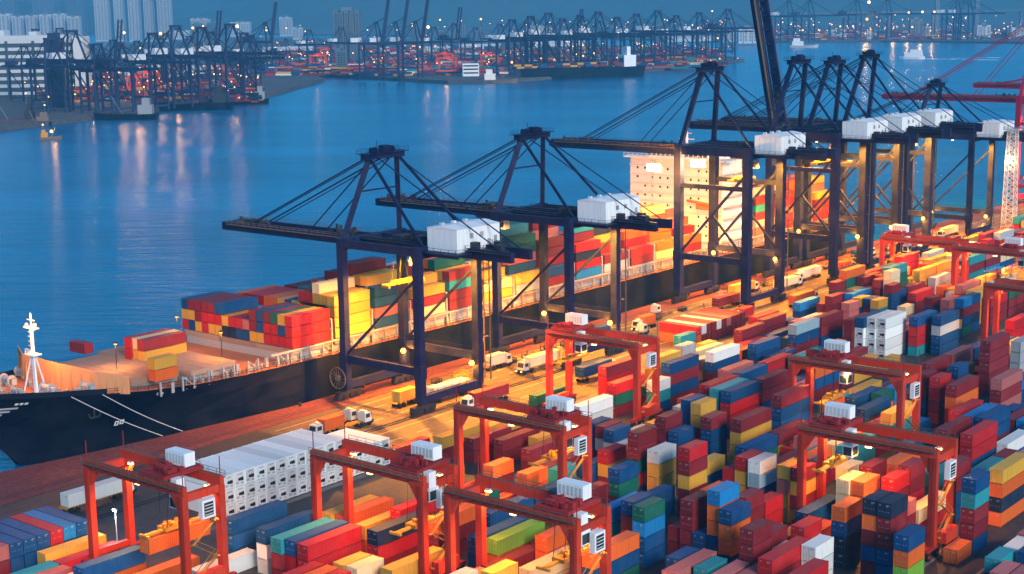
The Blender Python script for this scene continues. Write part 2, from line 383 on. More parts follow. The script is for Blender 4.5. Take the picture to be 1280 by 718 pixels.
# foredeck machinery
for (x, y, r_) in ((-288,178,1),(-274,178.5,1),(-284,172,.8),(-277,173,.8),(-292,184,.9),(-268.5,184.5,.9)):
    b = MB(); z = 12.3
    b.box(*S(x,y,z+.35), 3.2*r_, 1.6*r_, .7); b.tube(S(x-1.5*r_,y,z+1.0),S(x+1.5*r_,y,z+1.0),.75*r_,12); b.tube(S(x-1.6*r_,y,z+1.0),S(x-1.4*r_,y,z+1.0),1.1*r_,12)
    b.tube(S(x+1.4*r_,y,z+1.0),S(x+1.6*r_,y,z+1.0),1.1*r_,12); b.box(*S(x+2.2*r_,y,z+.7),.9,1.2,1.4)
    b.build('mooring_winch', M_GREY, ship)
b = MB()
rnd = random.Random(4)
for i in range(46):
    x = rnd.uniform(-292,-268); y = rnd.uniform(170,186)
    if abs(x-SX) > 6+(y-168)*.55: continue
    k = rnd.random()
    if k < .4: b.tube(S(x,y,12.),S(x,y,12.+rnd.uniform(.7,1.3)),.25,8); b.tube(S(x+.9,y,12.),S(x+.9,y,13.),.25,8)
    elif k < .7: b.box(*S(x,y,12.5), rnd.uniform(.6,1.6), rnd.uniform(.6,1.4), rnd.uniform(.8,1.6), rz=rnd.uniform(0,3))
    else: b.tube(S(x,y,12.2),S(x,y,13.),rnd.uniform(.3,.7),9)
b.build('deck_fittings', M_GREY, ship)
# foremast
mx, my = -276.2, 177.2
fm = MB(); fm.tube(S(mx,my,12),S(mx,my,26.5),.46,10,.32); fm.b2(*sum(zip(S(mx-1.6,my-1.,20.4),S(mx+1.6,my+1.,20.7)),())); fm.b2(*sum(zip(S(mx-2.2,my-.5,26.2),S(mx+2.2,my+.5,26.5)),()))
for dx, dy in ((-2.6,-1.2),(2.6,-1.2),(0,2.6)): fm.tube(S(mx+dx,my+dy,12),S(mx,my,22),.18,6)
fm.rail(S(mx-1.5,my-.9,20.7),S(mx+1.5,my-.9,20.7),1.,1.,.05); fm.tube(S(mx,my,26.5),S(mx,my,29.5),.16,6); fm.bar(S(mx-1.3,my,28),S(mx+1.3,my,28),.15)
for k in range(14): fm.bar(S(mx-.35,my-.7,12.6+k),S(mx+.35,my-.7,12.6+k),.06)
mast = fm.build('foremast', M_WHITE, ship)
b = MB(); b.ball(S(mx+1.9,my-.4,27.2),.38); b.ball(S(mx-.9,my-.5,27.),.3); b.ball(S(mx+.3,my-.6,21.3),.28); b.build('mast_light', E_WARM, mast)
lamp(ship, S(mx+1.6,my-1.6,26.6), 6000, SOD, .3); lamp(ship, S(mx-1,my+2.6,22.5), 6000, SOD, .3)
lamp(ship, S(SX+2, 200, 18.), 4500, SOD, .5); lamp(ship, S(SX+12, 222, 18.), 4500, SOD, .5); lamp(ship, S(SX-9, 226, 18.4), 4500, SOD, .5)  # last three lamps, over the hatches, added to light the covers orange
for q, (x_, y_, z_) in enumerate(((SX+2,200,18.3),(SX+12,222,18.3),(SX-9,226,18.8))):
    b = MB(); b.tube(S(x_,y_,12.4),S(x_,y_,z_+.4),.1,6); b.b2(*sum(zip(S(x_-.4,y_-.3,z_),S(x_+.4,y_+.3,z_+.35)),())); o = b.build('added_deck_lamp', M_STEEL, ship); b = MB(); b.b2(*sum(zip(S(x_-.3,y_-.22,z_-.12),S(x_+.3,y_+.22,z_-.003)),())); b.build('bulb', E_SOD, o)  # posts and bulbs added to carry the extra hatch lamps
# anchor, draught marks, name strokes and stripe panel on the bow flare
def hull_x(y, z):
    for (a0, a1) in zip(secs[:-1], secs[1:]):
        if a0[0] <= y <= a1[0]:
            q = (y-a0[0])/(a1[0]-a0[0]); wd = a0[1]+(a1[1]-a0[1])*q; ww = a0[2]+(a1[2]-a0[2])*q; dz = a0[3]+(a1[3]-a0[3])*q
            zb = -5.5+(176-y)/15*17. if y < 176 else -5.5
            k = max(0, min(1, (z-zb)/(dz-zb))); return SX+ww+(wd-ww)*k**1.6
    return SX+HB
def on_hull(b, y0, y1, z0, z1, off=.06):
    p0 = Vector(S(hull_x(y0,z0)+off,y0,z0)); p1 = Vector(S(hull_x(y1,z0)+off,y1,z0)); p2 = Vector(S(hull_x(y1,z1)+off,y1,z1)); p3 = Vector(S(hull_x(y0,z1)+off,y0,z1))
    nrm = Vector((.12,-.04,-.02)); b.add([p0,p1,p2,p3,p0-nrm,p1-nrm,p2-nrm,p3-nrm],[(0,1,2,3),(3,2,6,7),(0,4,5,1),(0,3,7,4),(1,5,6,2)])
b = MB()
y = 163.4
for wd in (.8,.5,.9,.8,.4,.8): on_hull(b, y, y+wd*.65, 11.9, 12.35, .12); y += .75
y = 170.6
for wd in (.9,.8,.9): on_hull(b, y, y+.55, 11.1, 11.6, .12); y += .8
b.build('name_lettering', M_WHITE, ship)
b = MB()
for k in range(3): on_hull(b, 163.2+k*.6, 171.5-k*1.1, 10.1-k*.75, 10.5-k*.75, .13)
b.build('bow_stripes', M_LGREY, ship)
b = MB()
for yy, zz in ((191.6,3.2),(192.6,3.4)):
    on_hull(b, yy, yy+.24, zz-.5, zz+.6, .1); on_hull(b, yy, yy+.8, zz+.4, zz+.62, .1); on_hull(b, yy, yy+.8, zz-.5, zz-.3, .1); on_hull(b, yy+.55, yy+.8, zz-.5, zz+.6, .1)
on_hull(b, 179.8, 180.1, 0, 1.3, .1); on_hull(b, 179.4, 180.7, .1, .4, .1); on_hull(b, 180.2, 180.6, .9, 1.3, .1)
b.build('thruster_marks', M_WHITE, ship)
b = MB(); ax = hull_x(186,7.5)
b.tube(S(ax+.2,186,8.6),S(ax+.2,186,6.2),.22,8); b.bar(S(ax+.35,184.8,6.1),S(ax+.35,187.2,6.1),.35); b.bar(S(ax+.35,184.8,6.1),S(ax+.4,184.5,7.1),.3); b.bar(S(ax+.35,187.2,6.1),S(ax+.4,187.5,7.1),.3)
b.build('anchor', M_STEEL, ship)
# hatch covers and lashing bridges, coaming posts along the side
bay0 = [195, 209]+[237+14*i for i in range(13)]+[452, 466, 480, 494]
for y0 in bay0:
    hw = 19.8 if y0 > 230 else (17.2 if y0 > 205 else 14.4)
    for (a0, a1) in ((-1,-.34),(-.33,.33),(.34,1)):
        b = MB(); b.b2(*sum(zip(S(SX+a0*hw,y0-.3,11.2),S(SX+a1*hw,y0+12.5,12.4)),()))
        for q in range(5): yy = y0+.8+q*2.7; b.b2(*sum(zip(S(SX+a0*hw+.2,yy,12.4),S(SX+a1*hw-.2,yy+.22,12.47)),()))
        b.build('hatch_cover', M_HATCH, ship)
    b = MB(); b.b2(*sum(zip(S(SX-hw+.6,y0-.2,9.),S(SX+hw-.6,y0+12.4,11.2)),())); b.build('hatch_coaming', M_GREY, ship)
b = MB()
y = 198.
while y < 505:
    zz = 9.2
    b.b2(*sum(zip(S(SX+HB-1.05,y,zz),S(SX+HB-.7,y+.35,12.4)),()))
    for q in range(3):
        yy = y+rnd.uniform(.3,3.6); x0 = SX+HB-rnd.uniform(1.2,2.6)
        b.b2(*sum(zip(S(x0-rnd.uniform(.2,.7),yy,zz),S(x0,yy+rnd.uniform(.2,1.1),zz+rnd.uniform(.5,2.6))),()))
    if rnd.random() < .5: b.bar(S(SX+HB-.9,y+.3,12.2), S(SX+HB-.9,y+4.,9.4), .18)
    y += rnd.choice((3.1,4.2,4.2,6.0))
b.b2(*sum(zip(S(SX+HB-1.2,230,12.0),S(SX+HB-.55,505,12.4)),()))
b.build('lashing_posts', M_GREY, ship)
for y0 in bay0[3:]:
    b = MB()
    for c in range(17):
        x = SX-HB+1.1+c*2.46; b.b2(*sum(zip(S(x-.14,y0-1.35,9.),S(x+.14,y0-.95,17.6)),()))
    for z in (12.5, 15., 17.5): b.b2(*sum(zip(S(SX-HB+1,y0-1.5,z),S(SX+HB-1,y0-.8,z+.16)),()))
    b.build('lashing_bridge', M_GREY, ship)
# superstructure
b = MB(); Y0, Y1 = 432, 447
b.b2(*sum(zip(S(SX-18.5,Y0,9),S(SX+18.5,Y1,39.5)),())); b.b2(*sum(zip(S(SX-12,Y0+1,39.5),S(SX+12,Y1-1,42.)),()))
sup = b.build('superstructure', M_CREAM, ship)
b = MB(); b.b2(*sum(zip(S(SX-20.7,Y0-1.2,39.5),S(SX+20.7,Y0+4,40.)),())); b.rail(S(SX-20.6,Y0-1.1,40.),S(SX+20.6,Y0-1.1,40.),1.1,1.8,.06); b.build('bridge_wing', M_CREAM, sup)
for lv_ in range(8):
    z = 14+lv_*3.1
    b = MB()
    for c in range(11):
        if (c*7+lv_*3) % 5 == 0: continue
        x = SX-15.5+c*3.1
        b.b2(*sum(zip(S(x-.36,Y0-.06,z),S(x+.36,Y0-.003,z+.75)),()))
    b.build('cabin_window', M_GLASS, sup)
b = MB()
for c in range(13): x = SX-11.2+c*1.86; b.b2(*sum(zip(S(x-.75,Y0+.93,40.5),S(x+.75,Y0+.997,41.4)),()))
b.build('bridge_window', M_GLASS, sup)
b = MB()
for lv_ in range(9):
    z = 12.2+lv_*3.1; b.b2(*sum(zip(S(SX-18.6,Y0-.45,z),S(SX+18.6,Y0-.004,z+.22)),()))
b.rail(S(SX-18.5,Y0-.42,36.6),S(SX+18.5,Y0-.42,36.6),1.,1.5,.06)
for x in (-18.3,-9,9,18.3): b.tube(S(SX+x,Y0-.2,9),S(SX+x,Y0-.2,39.4),.12,6)
b.build('deck_edge', M_LGREY, sup)
for lv_ in range(7):
    z = 13+lv_*3.7
    b = MB(); b.b2(*sum(zip(S(SX+18.5,Y0+.5,z),S(SX+20.2,Y1,z+.15)),())); b.rail(S(SX+20.1,Y0+.6,z+.15),S(SX+20.1,Y1,z+.15),1.,1.6,.05); b.build('side_walkway', M_LGREY, sup)
b = MB(); b.tube(S(SX,Y0+7,42),S(SX,Y0+7,50),.6,8,.3); b.bar(S(SX-3,Y0+7,46),S(SX+3,Y0+7,46),.25); b.bar(S(SX-2,Y0+7,48),S(SX+2,Y0+7,48),.2); b.build('radar_mast', M_CREAM, ship)
b = MB(); b.b2(*sum(zip(S(SX-5,Y1+.1,9),S(SX+5,Y1+4.3,36)),())); b.b2(*sum(zip(S(SX-4,Y1+.8,36),S(SX+4,Y1+3.8,38)),())); b.build('funnel', paint('funnel_red', (.45,.05,.03), .5, .3), ship)
b = MB(); b.tube(S(SX+16.5,Y0-6,26),S(SX+8,Y0-5,26.6),.5,8); b.box(*S(SX+14,Y0-4,24.8), 5, 2.4, 1.8); b.build('lifeboat', paint('lifeboat_orange', (.6,.18,.03), .5, .2), sup)
for px_, yy in ((-16,430),(-9,429.5),(4,430),(12,429)): lamp(ship, S(SX+px_,yy-5,17), 2200, (1.,.36,.06), .4)
# mooring lines
for i, (ys, zs, xe, ye, lab) in enumerate(((180.,12.0,-260.6,197.5,'pale mooring line from the bow across the navy hull to the quay, the lower one'),(186.,11.6,-260.0,202.5,'pale mooring line from behind the breakwater to the quay, the upper one'))):
    b = MB(); p = Vector((hull_x(ys,zs)+.15, ys, zs)); q = Vector((xe, ye, .6)); last = p
    for k in range(1, 13):
        f_ = k/12; c = p.lerp(q, f_); c.z -= .5*math.sin(math.pi*f_); b.tube(last, c, .09, 6); last = c
    tag(b.build('mooring_line', M_HAWSER), lab, 'rope', 'mooring lines at the bow')
# ------------------------------------------------------------------ ship-to-shore cranes
def sts(Y, zg, za, label, raised=False, paint_m=None, boom_len=50., width=10.1, portal=10., trolley_x=-30., stair=True, group='ship-to-shore cranes along the quay', lights=True, backreach=22., house=True):
    pm = paint_m or M_NAVY
    t = thing('quay_crane', label, 'crane', (-240, Y, 0), 0, group)
    XW, XL, w_ = -12., 12., width
    tall = zg > 42; gd = 3.0 if tall else 2.3; lw = 1.2 if tall else .95
    zt = zg+gd+.2
    for sx_ in (XW, XL):
        for sy_ in (-1, 1):
            b = MB(); b.b2(sx_-lw, sx_+lw, sy_*w_-lw*.9, sy_*w_+lw*.9, 3.3, zt if sx_ == XW else zt); b.b2(sx_-lw-.15, sx_+lw+.15, sy_*w_-lw*.9-.15, sy_*w_+lw*.9+.15, portal-1.6, portal+1.6)
            if sx_ == XL and sy_ == -1:
                for k in range(int((zg-4)/1.)): b.bar((sx_-.3, -w_-lw*.9-.1, 4+k), (sx_+.3, -w_-lw*.9-.1, 4+k), .07)
            b.build('leg', pm, t)
            b = MB(); y = sy_*(w_-.5)
            b.b2(sx_-.7, sx_+.7, y-3.6, y+3.6, 1.5, 2.2); b.b2(sx_-.5, sx_+.5, y-1., y+1., 2.2, 3.2)
            for q in (-3, -1.1, 1.1, 3): b.b2(sx_-.55, sx_+.55, y+q-.85, y+q+.85, .75, 1.5); b.tube((sx_-.3, y+q-.4, .6),(sx_+.3, y+q-.4, .6), .42, 10); b.tube((sx_-.3, y+q+.45, .6),(sx_+.3, y+q+.45, .6), .42, 10)
            b.build('bogie', M_STEEL, t)
        b = MB(); b.b2(sx_-.7, sx_+.7, -w_-.7, w_+.7, 2.6, 4.4)
        if sx_ == XL: b.rail((sx_+.6, -w_, 4.4), (sx_+.6, w_, 4.4), 1.0, 2.4, .05)
        b.build('sill_beam', pm, t)
        b = MB(); b.b2(sx_-.75, sx_+.75, -w_+.7, w_-.7, zg-.2, zt-.1); b.build('cross_beam', pm, t)
    for sy_ in (-1, 1):
        b = MB(); b.b2(XW+.8, XL-.8, sy_*w_-.55, sy_*w_+.55, portal-.9, portal+.9); b.rail((XW+1, sy_*(w_+.4), portal+.9), (XL-1, sy_*(w_+.4), portal+.9), 1., 2.2, .05); b.build('portal_beam', pm, t)
        b = MB(); b.b2(XW+.8, XL-.8, sy_*w_-.5, sy_*w_+.5, zt-gd+.2, zt-.2); b.build('upper_beam', pm, t)
        b = MB(); b.bar((XW+.8, sy_*w_, portal+1.2), (XL-.8, sy_*w_, zg-5.), .7 if tall else .55); b.build('diagonal_brace', pm, t)
        if zg > 42:
            b = MB(); b.bar((XL-.8, sy_*w_, portal+1.2), ((XW+XL)/2, sy_*w_, (portal+zg)/2-2), .6); b.b2(XW+.9, XL-.9, sy_*w_-.4, sy_*w_+.4, zg-9.8, zg-8.4); b.build('side_strut', pm, t)
    # bridge girder over the portal and backreach
    for sy_ in (-1, 1):
        b = MB(); b.b2(XW-2., XL+backreach, sy_*3.2-.6, sy_*3.2+.6, zg, zg+gd); b.build('girder', pm, t)
    b = MB()
    for k in range(9): x = XW-1.+k*(XL+backreach-XW)/9; b.b2(x-.25, x+.25, -2.65, 2.65, zg+.9, zg+1.5)
    b.b2(XW, XL+backreach, -4.9, -3.75, zg+1.9, zg+2.0); b.rail((XW, -4.85, zg+2), (XL+backreach, -4.85, zg+2), 1.1, 2.4, .05); b.rail((XW, 4.4, zg+2.1), (XL+backreach, 4.4, zg+2.1), 1.1, 2.4, .05)
    for k in range(5): x = XL+3+k*3.6; b.box(x, (k % 2-.5)*4, zg+2.8, 1.8, 1.6, 1.5)
    b.build('girder_walkway', M_STEEL, t)
    # boom
    hinge = Vector((XW-2.2, 0, zg+.9)); ang = R(79) if raised else R(0)
    def bp(x, y, z):     # boom local: x outwards (seaward), z up
        return (hinge.x-x*math.cos(ang)-z*math.sin(ang)*(-1), y, hinge.z+x*math.sin(ang)+z*math.cos(ang))
    b = MB()
    for sy_ in (-1, 1): b.bar(bp(.2, sy_*3.2, 0), bp(boom_len, sy_*3.2, 0), 1.1, gd-.2)
    for k in range(12): x = 2+k*(boom_len-3)/11; b.bar(bp(x, -2.65, .3), bp(x, 2.65, .3), .4)
    b.bar(bp(boom_len+.3, -3.9, 0), bp(boom_len+.3, 3.9, 0), .9, 2.)
    boom = b.build('boom', pm, t)
    b = MB()
    for sy_ in (-1, 1):
        b.bar(bp(1, sy_*4.3, .6), bp(boom_len-2, sy_*4.3, .6), .9, .12); b.bar(bp(1, sy_*4.7, 1.7), bp(boom_len-2, sy_*4.7, 1.7), .09); b.bar(bp(1, sy_*4.7, 1.2), bp(boom_len-2, sy_*4.7, 1.2), .07)
        for k in range(22): x = 1+k*(boom_len-3)/21; b.bar(bp(x, sy_*4.7, .6), bp(x, sy_*4.7, 1.7), .08)
    b.build('boom_walkway', M_DECKY, boom)
    b = MB(); rr = random.Random(int(Y))
    for k in range(14): x = rr.uniform(boom_len*.72, boom_len-1); b.bar(bp(x, rr.uniform(-2.5,2.5), 1.), bp(x+rr.uniform(.4,1.6), rr.uniform(-2.5,2.5), rr.uniform(1.1,2.)), rr.uniform(.3,.8))
    for k in range(10): x = rr.uniform(2, 12); b.bar(bp(x, rr.uniform(-2.5,2.5), 1.), bp(x+rr.uniform(.4,1.6), rr.uniform(-2.5,2.5), rr.uniform(1.1,2.4)), rr.uniform(.3,.9))
    b.build('sheave_gear', M_STEEL, boom)
    # A-frame over the waterside legs
    ax, ah = XW+4.5, 4.6
    for sy_ in (-1, 1):
        b = MB(); b.bar((XW+.2, sy_*(w_-.6), zt-.1), (ax, sy_*ah, za-1), 1.15, 1.3); b.build('mast_leg', pm, t)
        b = MB(); b.bar((ax, sy_*ah, za-.6), (XL, sy_*(w_-1.8), zt), .5, .6); b.build('backstay', pm, t)
        b = MB(); b.bar((ax, sy_*3., za-.4), (XL+backreach-3, sy_*3.2, zg+2.2), .22); b.build('tie_rod', pm, t)
    b = MB(); zm = zt+(za-zt)*.55; q = .55; ym = (w_-.6)+(ah-(w_-.6))*q; xm = XW+.2+(ax-XW-.2)*q
    b.bar((xm, -ym, zm), (xm, ym, zm), .35); b.build('mast_tie', pm, t)
    b = MB(); b.b2(ax-1., ax+1., -ah-1.8, ah+1.8, za-1.4, za-.1); b.b2(ax-1.9, ax+1.9, -ah-2.4, ah+2.4, za-.1, za+.05)
    for y in (-3.5, -2.2, 2.2, 3.5): b.tube((ax-.25, y-.2, za+.6), (ax-.25, y+.2, za+.6), .75, 12)
    b.box(ax+.5, 0, za+.9, 1.6, 2.2, 1.6); b.rail((ax-1.8, -ah-2.3, za), (ax-1.8, ah+2.3, za), 1.1, 1.5, .05); b.rail((ax+1.8, -ah-2.3, za), (ax+1.8, ah+2.3, za), 1.1, 1.5, .05)
    b.tube((ax, -2, za), (ax, -2, za+3), .08, 6)
    b.build('apex_beam', pm, t)
    # forestays
    for sy_ in (-1, 1):
        b = MB()
        if raised:
            b.bar((ax, sy_*ah*.7, za-.3), bp(12, sy_*3.2, .8), .3); b.bar(bp(12, sy_*3.4, .9), bp(boom_len*.82, sy_*3.4, 1.1), .3)
        else:
            b.bar((ax, sy_*ah*.7, za-.2), bp(boom_len*.80, sy_*3.2, 1.), .30); b.bar((ax, sy_*ah*.7+.7*sy_, za-.9), bp(boom_len*.77, sy_*3.9, 1.), .20); b.bar((ax, sy_*ah*.7, za-.9), bp(boom_len*.34, sy_*3.2, 1.), .24)
        b.build('forestay', pm, t)
    # machinery house on a platform behind the landside legs
    if house:
        b = MB(); b.b2(XL-.5, XL+11.2, -9.6, 9.6, zg+1.2, zg+1.5)
        for q in (-8.5, -4, 4, 8.5): b.b2(XL, XL+10.9, q-.2, q+.2, zg+.5, zg+1.2)
        b.rail((XL+11, -9.5, zg+1.5), (XL+11, 9.5, zg+1.5), 1.1, 2.2, .05); b.rail((XL, -9.5, zg+1.5), (XL+11, -9.5, zg+1.5), 1.1, 2.2, .05); b.build('house_platform', pm, t)
        b = MB(); x0, x1, y0, y1, z0, z1 = XL+.6, XL+9.4, -7.2, 7.6, zg+1.52, zg+6.8
        b.b2(x0, x1, y0, y1, z0, z1); xm = (x0+x1)/2
        b.add([(x0-.1,y0-.1,z1),(x1+.1,y0-.1,z1),(x1+.1,y1+.1,z1),(x0-.1,y1+.1,z1),(xm,y0-.1,z1+.55),(xm,y1+.1,z1+.55)], [(0,1,4),(2,3,5),(1,2,5,4),(3,0,4,5)])
        mh = b.build('machinery_house', M_WHITE, t)
        b = MB(); b.b2(x1, x1+.05, 3.2, 4.3, z0, z0+2.1); b.b2(x1, x1+.05, 5.6, 6.6, z0+1.2, z0+2.6); b.build('house_door', M_GREY, mh)
        for q in (-4.5, -.5, 3.5): b = MB(); b.b2(x0+1.2, x0+2.1, q, q+.9, z1+.12, z1+.75); b.build('roof_vent', M_LGREY, mh)
        b = MB()
        for q in range(6): b.b2(x1+.004, x1+.03, -6.6+q*1.5, -6.5+q*1.5, z0+.2, z1-.2)
        for q in range(4): b.b2(x0+1.6+q*1.8, x0+1.7+q*1.8, y0-.03, y0-.004, z0+.2, z1-.2)
        b.build('panel_seams', M_LGREY, mh)
        for q in (-2.9, .6): b = MB(); b.b2(x1+.004, x1+.06, q, q+1.3, z0+2.9, z0+4.); b.build('louvre', M_GREY, mh)
        b = MB()
        for k in range(26):
            b.box(rr.uniform(XL-9, XL+.2), rr.uniform(-3, 7), zg+2.4+rr.uniform(0, 1.2), rr.uniform(.5, 1.8), rr.uniform(.5, 2.), rr.uniform(.6, 2.2))
        for k in range(5): b.tube((XL-9+k*1.7, -2.8, zg+3.1), (XL-9+k*1.7, 2.8, zg+3.1), .55, 10)
        b.build('hoist_gear', M_STEEL, t)
    # trolley, cab, spreader
    tx = trolley_x
    def gp_(x, y, z): return (x, y, z)
    if not raised or tx > XW:
        b = MB(); b.b2(tx-3, tx+3, -3., 3., zg-.9, zg-.2); b.box(tx, 0, zg+2.6, 3, 4, .8); tr = b.build('trolley', M_STEEL, t)
        b = MB(); b.b2(tx+3.2, tx+5.4, -1.2, 1.2, zg-3.8, zg-1.2); cb = b.build('operator_cab', M_LGREY, t)
        b = MB(); b.b2(tx+3.15, tx+3.2, -1.05, 1.05, zg-3.5, zg-1.6); b.b2(tx+3.4, tx+5.2, -1.25, -1.2, zg-3.2, zg-1.8); b.build('cab_window', M_GLASS, cb)
        hs = rr.uniform(6, 14); b = MB()
        for sx_ in (-1.2, 1.2):
            for sy_ in (-1, 1): b.tube((tx+sx_, sy_*1.6, zg-.9), (tx+sx_*.9, sy_*2.6, zg-hs+.6), .05, 5)
        b.build('hoist_rope', M_ROPE, tr)
        b = MB(); b.b2(tx-1.2, tx+1.2, -3, 3, zg-hs, zg-hs+.6); b.b2(tx-.3, tx+.3, -6.05, 6.05, zg-hs-.2, zg-hs+.3)
        for sy_ in (-1, 1): b.b2(tx-1.2, tx+1.2, sy_*6.1-.2, sy_*6.1+.2, zg-hs-.5, zg-hs+.2)
        b.build('spreader', M_YEL, t)
    # zig-zag stair on the far landside leg, cable reel on the near waterside leg
    if stair:
        b = MB(); z = 4.5; k = 0; y0, y1 = w_+.9, w_+3.6
        while z < zg-3:
            ya, yb = (y0, y1) if k % 2 == 0 else (y1, y0)
            b.bar((XL-.9, ya, z), (XL-.9, yb, z+3.2), .8, .12); b.bar((XL-1.3, ya, z+1), (XL-1.3, yb, z+4.2), .08); b.b2(XL-1.3, XL+.4, min(yb,ya)-.1 if yb<ya else yb-.6, yb+.6, z+3.15, z+3.25); z += 3.2; k += 1
        for y in (y0-.1, y1+.5):
            for x in (XL-1.35, XL+.45): b.bar((x, y, 3.6), (x, y, zg), .26)
        b.build('access_stair', M_DECKY, t)
    c = (XW-1.5, -w_-1.4, 5.2); b = MB()
    for k in range(14 if Y < 260 else 0):
        a0, a1 = 2*math.pi*k/14, 2*math.pi*(k+1)/14
        p0 = (c[0]+2.6*math.cos(a0), c[1], c[2]+2.6*math.sin(a0)); p1 = (c[0]+2.6*math.cos(a1), c[1], c[2]+2.6*math.sin(a1))
        b.bar(p0, p1, .25, .2); b.bar(c, p0, .1)
    if Y < 260: b.tube((c[0], c[1]-.4, c[2]), (c[0], c[1]+.6, c[2]), .6, 10); b.bar((c[0], c[1]+.6, c[2]), (XW, -w_, 6), .3); b.build('cable_reel', M_DECKY, t)
    # lamps: portal, girder
    if lights:
        for (x, y, z, pw) in ((XW+.9, w_-1.3, portal-1.6, 5200), (XL-.9, w_-1.3, portal-1.6, 5200)):
            b = MB(); b.b2(x-.35, x+.35, y-.3, y+.3, z+.66, z+.9); lb = b.build('portal_lamp', M_STEEL, t); b = MB(); b.ball((x, y, z), .68); b.build('bulb', E_SOD, lb)
            lamp(t, (x+(.7 if x < 0 else -.7), y-.7, z-.5), pw, SOD, .4)
        for (x, y, pw) in ((XW-1.6, -4.2, 12000), (2., -4.6, 175000), (XL+1, 4.2, 120000)):
            b = MB(); b.b2(x-.45, x+.45, y-.4, y+.4, zg-.35, zg-.02); lb = b.build('girder_lamp', M_YEL, t); b = MB(); b.b2(x-.35, x+.35, y-.3, y+.3, zg-.55, zg-.352); b.build('bulb', E_WARM, lb)
            lamp(t, (x, y, zg-1.), pw, (1.,.33,.018), .4, 150, (x, y, 0))
    return t
sts(255.3, 36.2, 58.3, 'navy quay crane nearest the ship bow, boom lowered far out over the water', trolley_x=-2., boom_len=47)
sts(311.7, 36.2, 58.6, 'navy quay crane second from the bow, behind the first white machinery house', trolley_x=-22., boom_len=47)
sts(399.5, 46.0, 72.4, 'tall navy quay crane in front of the lit ship bridge, carrying two blazing floodlights', trolley_x=4., portal=15., boom_len=52)
sts(455.3, 46.4, 72.6, 'navy quay crane with its boom folded straight up into the sky', raised=True, trolley_x=2., portal=15., boom_len=56)
sts(481.0, 46.4, 71.5, 'navy quay crane directly beside the one with the raised boom', trolley_x=-26., portal=15., boom_len=50)
sts(507.5, 46.2, 72.6, 'navy quay crane whose apex meets the glowing light across the water', trolley_x=-4., portal=15., boom_len=52)
sts(566.0, 38.5, 59.6, 'lower navy quay crane in front of the crimson cranes', trolley_x=-20., portal=9., boom_len=46)
sts(676.0, 46.0, 84.0, 'crimson quay crane with white machinery house behind the lattice mast', trolley_x=-10., portal=9., boom_len=66, paint_m=M_CRIM)
sts(765.0, 47.0, 60.0, 'farther crimson quay crane at the end of the quay', trolley_x=-10., portal=9., boom_len=58, paint_m=M_CRIM)
# the two great floodlights under the third crane's girder
for dx, y, pw in ((-251.0, 374.3, 40000), (-246.2, 391.0, 30000)):
    f = thing('floodlight', 'blazing orange floodlight under the third crane, %s' % ('the one nearer the water' if dx < -250 else 'the one nearer the land'), 'lamp', (dx, y, 43.6), 0, 'floodlights under the third crane')
    b = MB(); b.b2(-2.5,2.5,.3,.6,-1.2,1.3); b.b2(-.9,.9,0,.5,1.2,1.5); b.bar((0,.4,1.0),(0,.4,2.4),.3); b.build('housing', M_STEEL, f)
    for q in range(8):
        b = MB(); b.ball((-1.8+1.2*(q % 4), -.3, -.5+1.1*(q//4)), .52, 10); b.build('bulb', E_FLOOD, f)
    lamp(f, (0, -1.6, -1.), pw, (1.,.40,.06), .8)
    lamp(f, (0, 2.0, -1.2), pw*1.5, (1.,.34,.02), .8, 95, (-22, 58, -16))
